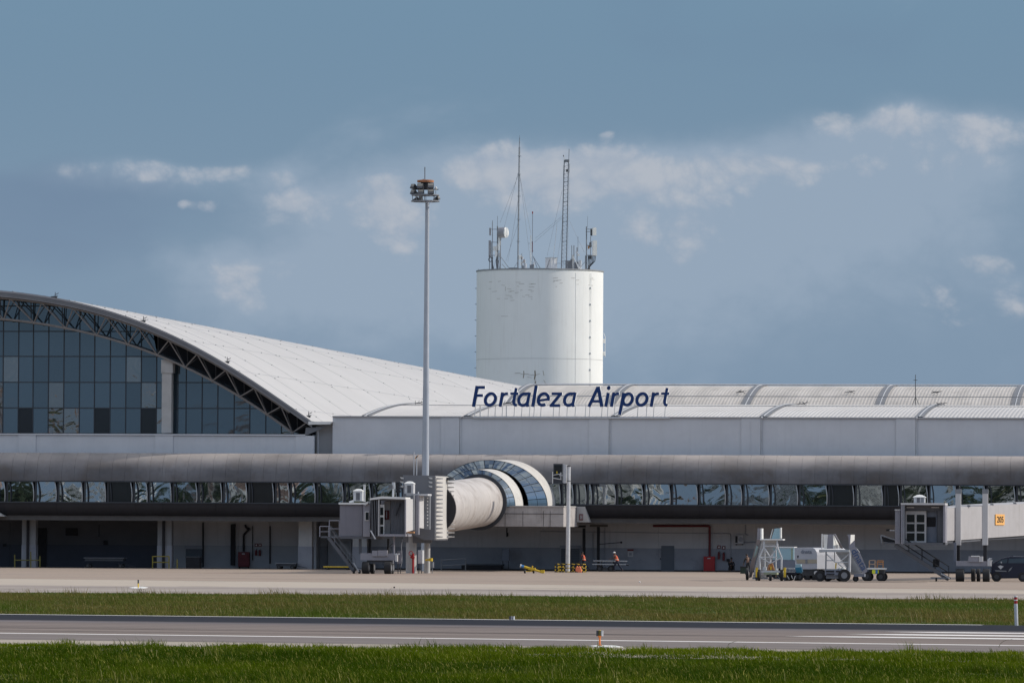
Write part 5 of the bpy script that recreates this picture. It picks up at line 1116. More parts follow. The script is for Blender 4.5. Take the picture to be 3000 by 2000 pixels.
# cracks and rust runs near the foot
m_crack = mat('rust_crack', (.20, .15, .10), .9, .4, 1)
rr = random.Random(2)
def crack(pts, w=.05):
    for a, b in zip(pts[:-1], pts[1:]): MB().bar(onT(a[0], ZTK(a[1]), .012), onT(b[0], ZTK(b[1]), .012), w, .03).build('crack', m_crack, tank)
crack([(1535, 1086), (1536, 1096), (1534, 1107)], .10); crack([(1567, 1085), (1568, 1098), (1566, 1110), (1569, 1118), (1567, 1126)], .16)
crack([(1510, 1093), (1522, 1092), (1532, 1096), (1545, 1095), (1556, 1098), (1570, 1098), (1582, 1094)], .06); crack([(1592, 1112), (1598, 1124)], .06); crack([(1546, 1104), (1558, 1106)], .05); crack([(1590, 1085), (1593, 1100)], .05)
for k in range(26):
    x = rr.uniform(1430, 1560); y = rr.uniform(822, 880); crack([(x, y), (x + rr.uniform(4, 16), y + rr.uniform(-1.5, 1.5))], .014)
for k in range(12):
    x = rr.uniform(1615, 1730); y = rr.uniform(805, 840); crack([(x, y), (x + rr.uniform(4, 16), y + rr.uniform(-1.5, 1.5))], .012)
crack([(1470, 925), (1490, 926)], .03); crack([(1482, 838), (1482, 852)], .025); crack([(1483, 864), (1500, 866)], .03)

YN = YT - 3.0
def N_(a, b, dy=0): return P(1350 + a / 3.484, 380 + b / 3.484, YN + dy)     # close-up coordinates of the tank top
def AT(name, lab, cat, a, grp=None):
    p = N_(a, 1425); return thing(name, lab, cat, (p.x, p.y, ztk - .05), grp)
def seg(mb, a, b, c, d, r, dy=0, n=5): return mb.tube(N_(a, b, dy), N_(c, d, dy), r * .75, n=n)
def pan(a, b, c, d, dep, m, par, name, dy=0):
    p, q = N_(a, d, dy), N_(c, b, dy); return MB().box(p.x, q.x, p.y, p.y + dep, p.z, q.z).build(name, m, par)
# tall guyed mast
t = AT('guyed_mast', 'tallest thin guyed mast standing left of centre on the water tower', 'antenna mast', 582, 'masts on the water tower')
seg(MB(), 580, 1436, 596, 180, .10, n=6).build('mast_leg', m_galvd, t); seg(MB(), 588, 1436, 604, 180, .04, dy=.3).build('mast_leg', m_galv, t); seg(MB(), 596, 200, 600, 85, .07).build('mast_leg', m_galvd, t); seg(MB(), 600, 85, 601, 58, .03).build('lightning_rod', m_galvd, t)
for k in range(27):
    y = 130 + 49 * k; x = 600 - 19 * (y - 85) / 1340; seg(MB(), x - 5, y, x + 9, y + 3, .03).build('rung', m_galvd, t)
for y in (270, 455, 680, 915, 1140): x = 600 - 19 * (y - 85) / 1340; seg(MB(), x - 16, y, x + 20, y, .05).build('guy_collar', m_galvd, t)
for a, b, c, d in ((590, 455, 400, 950), (600, 455, 715, 1060), (592, 680, 480, 1350), (598, 915, 460, 1340), (602, 455, 720, 1428), (586, 440, 330, 1436)): seg(MB(), a, b, c, d, .022, n=4).build('guy_wire', m_galvd, t)
# left cluster
t = AT('antenna_cluster', 'left antenna cluster with a white drum dish on the water tower', 'antennas', 370, 'antenna clusters on the water tower')
for a, b, r in ((323, 930, .07), (375, 985, .13), (405, 1090, .09), (312, 1150, .06), (390, 1170, .06)): seg(MB(), a, 1436, a, b, r, n=6).build('pole', m_galvd, t)
for a, b in ((323, 928), (375, 880)): seg(MB(), a, b + 110, a, b, .04).build('whip_antenna', m_galvd, t)
for a, b, c, d in ((290, 1015, 380, 1017), (290, 1146, 378, 1150), (310, 1280, 410, 1290), (378, 1047, 410, 1048)): seg(MB(), a, b, c, d, .055).build('cross_arm', m_galvd, t)
pan(290, 1002, 306, 1078, .35, m_fascia2, t, 'panel_antenna', -.3); pan(283, 1130, 305, 1300, .35, m_fascia2, t, 'panel_antenna', -.3); pan(380, 1098, 402, 1180, .3, m_white, t, 'panel_antenna', -.2)
for q in ((330, 1190, 350, 1235), (352, 1185, 368, 1255), (350, 1255, 372, 1300), (306, 1205, 326, 1240), (375, 1165, 392, 1230), (383, 1260, 398, 1300)): pan(*q, .3, m_white if rr.random() < .6 else m_galv, t, 'radio_unit', -.3)
c = N_(430, 1050, -.2); ax = Vector((.93, -.36, 0)); MB().tube(c - ax * .55, c + ax * .55, .95 * .84, n=26).build('dish_drum', m_fascia2, t, smooth=True); MB().tube(c + ax * .56, c + ax * .62, .80, .7, n=26).build('dish_cover', m_white, t, smooth=True)
for k in range(7): a0 = rr.uniform(295, 400); MB().path([N_(a0, 1280 + rr.uniform(0, 40), -.3), N_(a0 + rr.uniform(-14, 14), 1340, -.35), N_(a0 + rr.uniform(-6, 10), 1425, -.2)], .045, 5).build('feeder_cable', m_dark, t)
MB().path([N_(303 + 20 * math.cos(k * .7), 1325 + 22 * math.sin(k * .7), -.4) for k in range(10)], .06, 5).build('cable_coil', m_dark, t)
for a, b, c_, d in ((412, 1300, 492, 1412), (420, 1370, 470, 1425)): seg(MB(), a, b, c_, d, .06).build('brace', m_galvd, t)
pan(488, 1408, 578, 1424, .5, m_dark, t, 'cable_tray')
# equipment by the mast
t = AT('radio_equipment', 'small beige radio units clustered at the foot of the tallest mast', 'radio equipment', 625)
for q, m in (((592, 1280, 614, 1325), m_white), ((612, 1295, 632, 1322), m_yel), ((606, 1345, 628, 1385), m_white), ((632, 1325, 655, 1360), m_conc), ((640, 1365, 668, 1410), m_wsteel), ((628, 1385, 640, 1420), m_dark)): pan(*q, .4, m if m is not m_yel else m_conc, t, 'radio_unit')
seg(MB(), 622, 1436, 622, 1265, .07).build('pole', m_galvd, t); seg(MB(), 650, 1436, 650, 1320, .05).build('pole', m_galvd, t); seg(MB(), 545, 1405, 580, 1350, .04).build('brace', m_galvd, t)
# red-tipped pole
t = AT('slim_antenna_pole', 'slim pole with a red tip in the middle of the water tower top', 'antenna mast', 730, 'masts on the water tower')
seg(MB(), 728, 1436, 733, 850, .055).build('pole', m_galvd, t); seg(MB(), 732, 856, 733, 836, .12, n=8).build('red_lamp', m_red, t); seg(MB(), 730, 1250, 731, 1140, .09).build('red_sleeve', m_redd, t)
seg(MB(), 715, 1380, 715, 1078, .11, dy=-.2, n=8).build('tube_antenna', m_white, t); seg(MB(), 716, 1436, 716, 1300, .06).build('pole', m_galvd, t)
for a, b, c_, d in ((738, 1290, 785, 1428), (742, 1300, 820, 1428), (690, 1160, 736, 1160), (710, 1240, 742, 1238)): seg(MB(), a, b, c_, d, .06 if a > 735 else .04).build('brace', m_galvd, t)
pan(703, 1375, 745, 1412, .4, m_galvd, t, 'junction_box'); pan(738, 1350, 752, 1385, .3, m_wsteel, t, 'radio_unit')
# equipment shed
p0, p1 = N_(862, 1436, -.6), N_(985, 1310, -.6)
t = thing('equipment_cabinet', 'largest boxy white cabinet on the water tower rim right of centre', 'cabinet', ((p0.x + p1.x) / 2, p0.y, ztk - .05))
q = Vector(((p0.x * .42 + p1.x * .58), p0.y - .9, 0)); zz0, zz1 = ztk - .05, p1.z
MB().prism([(p0.x, p0.y, zz0), (q.x, q.y, zz0), (p1.x, p0.y - .1, zz0), (p0.x + 1.6, p0.y + 1.2, zz0)], (0, 0, zz1 - zz0)).build('cabinet_body', m_wsteel, t)
MB().prism([(p0.x - .06, p0.y, zz1), (q.x, q.y - .07, zz1), (p1.x + .06, p0.y - .1, zz1), (p0.x + 1.6, p0.y + 1.3, zz1)], (0, 0, .08)).build('cabinet_lid', m_galv, t)
MB().bar((p0.x + .2, p0.y - .2, zz0 + .2), (q.x - .3, q.y + .1, zz1 - .2), .05).build('brace', m_galvd, t)
seg(MB(), 945, 1305, 983, 960, .045).build('whip_antenna', m_wsteel, t)
# lattice tower
t = AT('lattice_tower', 'thick square lattice tower right of centre on the water tower', 'antenna mast', 1050, 'masts on the water tower')
for dy in (0, 1.0):
    seg(MB(), 1026, 1436, 1057, 310, .11, dy).build('tower_leg', m_galvd, t); seg(MB(), 1077, 1436, 1100, 310, .11, dy).build('tower_leg', m_galvd, t)
    for k in range(27):
        y = 330 + 40.5 * k; f = (1425 - y) / 1115; xa, xb = 1026 + 31 * f, 1077 + 23 * f; seg(MB(), xa, y, xb, y, .03 if k % 5 else .07, dy).build('tower_rung', m_galvd, t)
        if dy == 0: seg(MB(), xa, y, xb, y + 38, .02, dy, 4).build('tower_brace', m_galvd, t)
seg(MB(), 1102, 310, 1106, 198, .06).build('top_antenna', m_galvd, t); seg(MB(), 1060, 315, 1050, 258, .07).build('top_antenna', m_white, t); seg(MB(), 1050, 275, 1048, 262, .1).build('top_antenna', m_dark, t); pan(1056, 305, 1103, 325, .8, m_galvd, t, 'top_plate')
seg(MB(), 1112, 345, 1108, 440, .05).build('side_antenna', m_galvd, t); seg(MB(), 1046, 1436, 1046, 360, .025).build('feeder_cable', m_wsteel, t); seg(MB(), 1090, 1436, 1113, 440, .025).build('feeder_cable', m_wsteel, t)
pan(1074, 405, 1090, 430, .3, m_dark, t, 'side_antenna')
for a, b, c_, d in ((1035, 620, 880, 1290), (1036, 880, 760, 1110), (1110, 930, 1260, 1250), (1045, 930, 985, 1340), (1036, 900, 750, 1150)): seg(MB(), a, b, c_, d, .02, n=4).build('guy_wire', m_galvd, t)
# group right of the lattice tower
t = AT('antenna_poles', 'short bunch of poles and grey boxes between the lattice tower and the right cluster', 'antennas', 1165)
for a, b, r in ((1133, 1180, .07), (1155, 1180, .09), (1187, 1200, .10), (1196, 1090, .04)): seg(MB(), a, 1436 if r > .05 else 1250, a, b, r).build('pole', m_galvd, t)
pan(1068, 1335, 1118, 1425, .6, m_fascia, t, 'grey_cabinet'); pan(1118, 1320, 1140, 1425, .4, m_fascia, t, 'grey_cabinet'); pan(1160, 1350, 1198, 1430, .6, m_fascia, t, 'grey_cabinet'); pan(1198, 1330, 1226, 1430, .6, m_wsteel, t, 'white_cabinet', -.2)
for a, b, c_, d in ((1140, 1290, 1230, 1436), (1150, 1290, 1212, 1436)): seg(MB(), a, b, c_, d, .08, -.4).build('brace', m_white, t)
pan(1136, 1275, 1150, 1430, .3, m_white, t, 'radio_unit'); pan(1172, 1240, 1190, 1262, .3, m_wsteel, t, 'radio_unit', -.2); MB().sphere(N_(1203, 1276, -.2), .18).build('small_dome', m_white, t)
seg(MB(), 985, 1363, 1070, 1366, .04).build('handrail', m_galvd, t)
# right cluster
t = AT('antenna_cluster', 'right antenna cluster with two white panels at the tower edge', 'antennas', 1290, 'antenna clusters on the water tower')
for a, b, r in ((1272, 1285, .09), (1283, 988, .11), (1300, 1300, .08), (1325, 1090, .07)): seg(MB(), a, 1436 if a != 1325 else 1300, a, b, r, n=6).build('pole', m_galvd, t)
seg(MB(), 1292, 1000, 1295, 880, .03).build('whip_antenna', m_galvd, t)
for a, b, c_, d in ((1275, 1012, 1345, 1020), (1275, 1040, 1320, 1040), (1280, 1180, 1345, 1185), (1275, 1280, 1375, 1290), (1325, 1140, 1345, 1145)): seg(MB(), a, b, c_, d, .06).build('cross_arm', m_galvd, t)
def pan2(a, b, c_, d, par):
    p, q = N_(a, d, -.4), N_(c_, b, -.4); mx = p.x * .7 + q.x * .3
    MB().prism([(p.x, p.y + .1, p.z), (mx, p.y - .2, p.z), (q.x, p.y + .05, p.z), (q.x - .1, p.y + .5, p.z)], (0, 0, q.z - p.z)).build('panel_antenna', m_white, par)
pan2(1340, 1000, 1384, 1078, t); pan2(1340, 1132, 1390, 1285, t)
pan(1322, 1010, 1340, 1082, .4, m_dark, t, 'panel_bracket'); pan(1296, 1180, 1312, 1215, .3, m_brown, t, 'radio_unit'); pan(1312, 1150, 1332, 1200, .35, m_dark, t, 'radio_unit'); pan(1296, 1278, 1336, 1320, .4, m_galvd, t, 'radio_unit', -.2)
for k in range(6): a0 = 1375 - 14 * k; MB().path([N_(a0, 1290, -.3), N_(a0 - 6, 1340 + 8 * k, -.4), N_(1290 + 6 * k, 1425, -.2)], .06, 5).build('feeder_cable', m_dark, t)
seg(MB(), 1265, 1350, 1228, 1395, .05).build('brace', m_galvd, t)
for a in (180, 238): seg(MB(), a, 1445, a, 1420, .04).build('rim_light', m_galvd, tank)

# ================================================================ floodlight mast
YM = -15.5
fl = thing('floodlight_mast', 'very tall grey floodlight mast rising behind the portal', 'light mast', (XC(1245, YM), YM, 0))
x = XC(1245.5, YM); zt_ = P(1247, 592, YM).z; xt = XC(1246.5, YM)
NSEG = 6
for k in range(NSEG):
    a, b = k / NSEG, (k + 1) / NSEG; r0 = .35 + (.165 - .35) * a; r1 = .35 + (.165 - .35) * b
    MB().tube((x + (xt - x) * a, YM, zt_ * a), (x + (xt - x) * b, YM, zt_ * b), r0, r1 + .012, n=20).build('pole_section', mat('mast_grey', (.42, .45, .50), .45, .06, 1, metal=.2), fl, smooth=True)
def M_(a, b, dy=0): return P(1100 + a / 7.84, 480 + b / 7.84, YM + dy)
for (yy, w) in ((720, 300), (860, 310)):
    c = M_(1145, yy); r = (M_(1145 + w, yy).x - c.x)
    for rr_, zz in ((r, 0), (r * .96, .0)):
        MB().grid([[(c.x + (rr_ + d) * math.cos(2 * math.pi * k / 20), YM + (rr_ + d) * math.sin(2 * math.pi * k / 20), c.z + e) for d, e in ((0, -.05), (.07, -.05), (.07, .05), (0, .05))] for k in range(21)], True).build('head_ring', m_galvd, fl)
    for k in range(4): a_ = k * math.pi / 4 + .3; MB().bar((c.x - r * math.cos(a_), YM - r * math.sin(a_), c.z), (c.x + r * math.cos(a_), YM + r * math.sin(a_), c.z), .06).build('ring_spoke', m_galvd, fl)
for k in range(8):
    a_ = 2 * math.pi * k / 8 + .2; c = M_(1145, 720); d = M_(1145, 860); r = (M_(1445, 720).x - c.x) * .97
    MB().tube((c.x + r * math.cos(a_), YM + r * math.sin(a_), d.z), (c.x + r * math.cos(a_), YM + r * math.sin(a_), c.z), .03, n=5).build('ring_strut', m_galvd, fl)
cT = M_(1150, 410); rc = (M_(1340, 410).x - cT.x)
MB().grid([[(cT.x + r * math.cos(2 * math.pi * k / 26), YM + r * math.sin(2 * math.pi * k / 26), z) for k in range(26)] for r, z in ((rc, M_(0, 432).z), (rc, M_(0, 382).z), (rc - .06, M_(0, 382).z), (rc * .6, M_(0, 372).z), (.02, M_(0, 368).z))], True).build('crown_ring', m_rust, fl)
MB().tube((cT.x, YM, M_(0, 600).z), (cT.x, YM, M_(0, 432).z), .32, .42, n=14).build('head_frame', m_dark, fl)
seg2 = lambda a, b, c_, d, r, nm: MB().tube(M_(a, b), M_(c_, d), r, n=5).build(nm, m_galvd, fl)
seg2(1135, 380, 1135, 75, .045, 'lightning_rod'); seg2(1098, 380, 1098, 350, .06, 'head_fitting')
def flood(a, b, w, h, dy, yaw, tilt=-25, lab=None):
    c = M_(a + w / 2, b + h / 2, dy); hw2 = (M_(a + w, b).x - M_(a, b).x) / 2; hh = (M_(a, b).z - M_(a, b + h).z) / 2
    R_ = Matrix.Rotation(math.radians(yaw), 3, 'Z') @ Matrix.Rotation(math.radians(tilt), 3, 'X')
    def q(x_, y_, z_): return c + R_ @ Vector((x_, y_, z_))
    mb = MB(); mb.add([q(-hw2, 0, -hh), q(hw2, 0, -hh), q(hw2, 0, hh), q(-hw2, 0, hh), q(-hw2 * .7, .5, -hh * .6), q(hw2 * .7, .5, -hh * .6), q(hw2 * .7, .5, hh * .6), q(-hw2 * .7, .5, hh * .6)], [(0, 1, 2, 3), (7, 6, 5, 4), (0, 4, 5, 1), (1, 5, 6, 2), (2, 6, 7, 3), (3, 7, 4, 0)])
    o = mb.build('floodlight', m_dark, fl)
    mb = MB(); e = .86; mb.add([q(-hw2 * e, -.015, -hh * .1), q(hw2 * e, -.015, -hh * .1), q(hw2 * e, -.015, hh * e), q(-hw2 * e, -.015, hh * e)], [(0, 1, 2, 3)]); mb.build('lamp_glass', mat('lamp_glass', (.30, .28, .24), .3, .1, 3), o)
    mb = MB(); mb.add([q(-hw2 * e, -.016, -hh * e), q(hw2 * e, -.016, -hh * e), q(hw2 * e, -.016, -hh * .2), q(-hw2 * e, -.016, -hh * .2)], [(0, 1, 2, 3)]); mb.build('lamp_reflector', m_bridged, o)
for (a, b, w, h, dy, yw) in ((955, 440, 140, 130, -.9, -8), (1200, 435, 140, 125, -.9, 8), (975, 575, 135, 120, -1.0, -6), (1200, 570, 145, 120, -1.0, 6), (785, 455, 125, 110, -.2, -38), (785, 585, 130, 110, -.2, -38), (1000, 735, 90, 110, .8, 175), (955, 750, 45, 95, .6, 120), (1400, 740, 110, 75, .3, 70)):
    flood(a, b, w, h, dy, yw)
MB().bar(M_(900, 585), M_(1100, 580), .12).build('lamp_arm', m_dark, fl); MB().bar(M_(1165, 580), M_(1445, 590), .08).build('lamp_arm', m_dark, fl); MB().tube(M_(1365, 570), M_(1410, 560), .16, n=10).build('warning_lamp', m_white, fl); MB().bar(M_(1385, 620), M_(1385, 690), .04).build('lamp_arm', m_galvd, fl)
MB().pbox(1249.5, 596, 1251.5, 614, YM - .3, .1).build('cable_box', m_galvd, fl)

# ================================================================ docking display on its pole
YD = -17.0
dk_ = thing('docking_display', 'white pole carrying a dark aircraft docking display box', 'docking display', (XC(1665, YD), YD, 0))
x = XC(1664, YD); MB().tube((x, YD, 0), (x + .05, YD, P(1665, 1363, YD).z), .19, .16, n=16).build('pole', m_wsteel, dk_, smooth=True); MB().tube((x + .04, YD, P(1665, 1366, YD).z), (x + .04, YD, P(1665, 1363, YD).z), .20, n=16).build('pole_cap', m_dark, dk_)
MB().tube((x + .04, YD, P(1665, 1409, YD).z), (x + .04, YD, P(1665, 1407, YD).z), .19, n=16).build('pole_band', m_dark, dk_)
D_ = lambda nm, m, a, b, c, d, y, dep, par=None: MB().pbox(a, b, c, d, y, dep).build(nm, m, par or dk_)
bx = D_('display_box', m_mull, 1621, 1358, 1648, 1414, YD - .6, .75); D_('display_screen', m_glassd, 1624, 1362, 1645, 1396, YD - .63, .02, bx)
MB().pprism([(1648, 1359), (1660, 1361), (1659, 1414), (1652, 1415), (1648, 1412)], YD - .45, .5).build('box_side', m_wsteel, dk_)
for q in ((1618, 1381, 1620, 1416),): D_('antenna_bar', m_white, *q, YD - .8, .06)
for a, b, c, d in ((1621, 1391, 1645, 1387), (1621, 1400, 1645, 1404)): MB().tube(P(a, b, YD - .8), P(c, d, YD - .8), .03, n=5).build('bracket_arm', m_wsteel, dk_)
D_('aircraft_mark', m_wsteel, 1642, 1383, 1644, 1401, YD - .66, .03); D_('aircraft_mark', m_wsteel, 1638, 1391, 1648, 1393, YD - .665, .03); D_('yellow_lamp', m_yel, 1630, 1380, 1633, 1386, YD - .68, .05)

# ================================================================ barrier, tow bar, sack
def striped(name, p, q, r, par, n):
    p, q = Vector(p), Vector(q)
    for k in range(n): MB().tube(p.lerp(q, k / n), p.lerp(q, (k + 1) / n), r, n=6).build(name, m_yel if k % 2 else m_hair, par)
YB_ = -18.5
bar = thing('crash_barrier', 'black and yellow tube barrier cage around the foot of the white pole', 'barrier', (XC(1665, YB_), YB_, 0))
xa, xb = XC(1627, YB_), XC(1707, YB_); zz = [P(1665, b, YB_).z for b in (1652, 1663, 1674)]
for dy in (0, 2.4):
    for z in zz: striped('barrier_rail', (xa, YB_ + dy, z), (xb, YB_ + dy, z), .045, bar, 11)
for s in (xa, xb):
    for z in zz: striped('barrier_rail', (s, YB_, z), (s, YB_ + 2.4, z), .045, bar, 5)
for q in (1628, 1642.5, 1651, 1680, 1693, 1706):
    s = XC(q, YB_); striped('barrier_post', (s, YB_ - .05, 0), (s, YB_ - .05, zz[0]), .07 if q in (1642.5, 1651) else .045, bar, 5)
for s in (xa, xb): striped('barrier_post', (s, YB_ + 2.4, 0), (s, YB_ + 2.4, zz[0]), .05, bar, 5)
ys_ = YB_ - .4; o = MB().pprism([(1686, 1664), (1690, 1657), (1694, 1661), (1698, 1657), (1702, 1664), (1704, 1672), (1701, 1680), (1694, 1680), (1693, 1675), (1686, 1672)], ys_, .3).build('safety_vest_on_rail', mat('salmon_cloth', (.80, .24, .13), .85, .1, 5), bevel=.03)
tag(o, 'salmon orange cloth draped over the yellow black barrier', 'cloth')

YY = -31.0
tb = thing('tow_bar', 'yellow tow bar with a blue tip tilted on two small wheels', 'tow bar', (XC(1558, YY), YY, 0))
a, b = P(1524, 1656, YY), P(1593, 1677, YY); b.z = .08
MB().tube(a.lerp(b, .16), a.lerp(b, .55), .11, n=10).build('front_tube', m_yel, tb); MB().tube(a.lerp(b, .5), b, .09, n=10).build('rear_tube', m_yel, tb)
MB().tube(a.lerp(b, .04), a.lerp(b, .17), .115, n=10).build('blue_sleeve', mat('tow_blue', (.06, .22, .50), .5, .1, 3), tb); MB().tube(a, a.lerp(b, .05), .13, n=10).build('head_pin', m_white, tb)
MB().box(b.x - .25, b.x + .05, b.y - .12, b.y + .12, .03, .3).build('tow_eye', m_yel, tb); c = a.lerp(b, .5); MB().tube(c, c + Vector((.05, 0, .28)), .05, n=6).build('pump_handle', m_yel, tb); MB().box(c.x - .3, c.x + .3, c.y - .1, c.y + .1, c.z - .05, c.z + .12).build('pump_body', m_yel, tb)
for q in (1540, 1563): wheelx(XC(q, YY) - .07, XC(q, YY) + .07, YY - (.3 if q == 1540 else -.3), .17, tb)
MB().bar((XC(1540, YY), YY - .3, .17), (XC(1563, YY), YY + .3, .17), .06).build('axle', m_yel, tb); MB().bar((XC(1556, YY), YY, .17), c, .07).build('axle_strut', m_yel, tb)

# carts and rails in the shade
def railthing(lab, segs_, y, cat='railing', m=m_yel):
    t = thing('yellow_railing', lab, cat, (XC(segs_[0][0], y), y, 0), 'yellow tube railings in the shaded bays')
    for (a, b, c, d) in segs_: p, q = P(a, b, y), P(c, d, y); p.z = max(p.z, 0); q.z = max(q.z, 0); MB().tube(p, q, .055, n=6).build('rail_tube', m, t)
railthing('short yellow railing around the second pillar from the left', [(447, 1680, 447, 1628), (495, 1680, 495, 1628), (447, 1629, 495, 1629), (447, 1646, 495, 1646), (519, 1680, 519, 1638)], -2.2, m=mat('shaded_yellow', (.26, .21, .03), .6))  # yellow darkened to carry the shade of the bay
railthing('dim yellow railing around the leftmost pillar', [(43, 1680, 43, 1624), (90, 1680, 90, 1615), (117, 1680, 117, 1628), (43, 1640, 117, 1640)], -2.2, m=mat('deep_shaded_yellow', (.16, .14, .03), .6))  # deeper bay shade put into this yellow
railthing('grey railing in the bay right of the round columns', [(1293, 1680, 1293, 1640), (1364, 1680, 1364, 1636), (1293, 1640, 1364, 1636), (1293, 1656, 1364, 1653)], -3.0, m=m_galvd)
def flatcart(lab, x0, x1, ytop, y, m, legs=4, plate=None, grp='flat baggage carts'):
    t = thing('baggage_cart', lab, 'cart', (XC((x0 + x1) / 2, y), y, 0), grp); a, b = XC(x0, y), XC(x1, y); z = P(x0, ytop, y).z
    MB().box(a, b, y, y + 1.4, z - .07, z).build('deck', m, t); MB().box(a + .1, b - .1, y + .1, y + 1.3, z - .3, z - .08).build('chassis', m_dark, t)
    for s in (a + .35, b - .35):
        for yy in (y + .02, y + 1.2): wheel(s, yy, .19, .16, t)
    MB().bar((b, y + .7, .3), (b + .9, y + .7, .12), .05).build('drawbar', m_dark, t)
    return t, a, b, z
flatcart('low grey cart parked under the vents in the left bay', 246, 364, 1632, -1.6, m_bridged)
t, a, b, z = flatcart('low cart with a worn yellow edge behind the bridge stairs', 948, 1030, 1657, -6, m_galvd); MB().box(a, b, -6.06, -6, z - .12, z - .01).build('yellow_edge', m_yel, t)
flatcart('low dark cart by the third pillar in the shaded bay', 806, 868, 1648, -1.6, m_galvd)
t = thing('dark_bin', 'black bin beside the shutter in the left bay', 'bin', (XC(565, -.5), -.5, 0)); MB().gbox(545, 1632, 585, -.5, 1.0).build('bin_body', m_void, t, bevel=.04); MB().pbox(543, 1629, 587, 1632, -.55, 1.1).build('bin_lid', m_dark, t)
t = thing('dark_bin', 'long dark container by the wall right of the round columns', 'bin', (XC(1420, 1), 1, 0), ); MB().gbox(1352, 1655, 1470, .2, 1.2).build('bin_body', m_void, t, bevel=.04); MB().pbox(1350, 1652, 1472, 1655, .15, 1.3).build('bin_lid', m_dark, t)
onbox('electrical_cabinet', 'narrow blue grey cabinet in the dark bay right of the walkway', 'cabinet', 1470, 1608, 1492, 1642, .6, .5, m_bluegrey)
# trolley pushed by the walkers
YP = -6.5
tr = thing('luggage_trolley', 'long two tier steel trolley between the two walkers', 'cart', (XC(1785, YP), YP, 0))
for yy, x0, x1 in ((1642, 1738, 1838), (1652, 1735, 1842)):
    for dy in (0, .9): MB().tube(P(x0, yy, YP + dy), P(x1, yy + 1, YP + dy), .05, n=6).build('deck_rail', m_galv, tr)
    a, b = P(x0, yy, YP), P(x1, yy, YP); MB().box(a.x + .1, b.x - .1, YP, YP + .9, a.z - .03, a.z).build('deck', m_galvd, tr)
MB().box(XC(1758, YP), XC(1800, YP), YP + .1, YP + .8, P(0, 1668, YP).z, P(1780, 1662, YP).z).build('chassis', m_dark, tr)
for q in (1748, 1795): MB().pbox(q, 1640, q + 2, 1655, YP, .9).build('upright', m_dark, tr); 
for q in (1757, 1790):
    for dy in (0, .8): wheel(XC(q, YP), YP + dy, .27, .16, tr)
MB().pbox(1834, 1652, 1842, 1656, YP - .05, .3).build('coupling', m_void, tr)
for q in (1752, 1762, 1795): MB().bar((XC(q, YP), YP + .4, .3), (XC(q, YP), YP + .4, P(q, 1642, YP).z), .06).build('upright', m_dark, tr)

# ================================================================ people
def skin_mesh(verts, edges, radii, name, m, parent, root=0):
    me = bpy.data.meshes.new(name); me.from_pydata(verts, edges, []); me.materials.append(m); o = bpy.data.objects.new(name, me); COL.objects.link(o); o.parent = parent
    sk = o.modifiers.new('skin', 'SKIN'); me.skin_vertices or None
    if not me.skin_vertices: 
        bm = bmesh.new(); bm.from_mesh(me); bm.verts.layers.skin.verify(); bm.to_mesh(me); bm.free()
    for i, r in enumerate(radii):
        r = r if isinstance(r, tuple) else (r, r); me.skin_vertices[0].data[i].radius = r; me.skin_vertices[0].data[i].use_root = i == root
    sk.use_smooth_shade = True; ss = o.modifiers.new('sub', 'SUBSURF'); ss.levels = 1; ss.render_levels = 1
    return o
def limb_chain(chains, rad):
    V, E, Rr, idx = [], [], [], {}
    for ch in chains:
        prev = None
        for nm, p, r in ch:
            if nm in idx: k = idx[nm]
            else: k = len(V); idx[nm] = k; V.append(p); Rr.append(r)
            if prev is not None: E.append((prev, k))
            prev = k
    return V, E, Rr
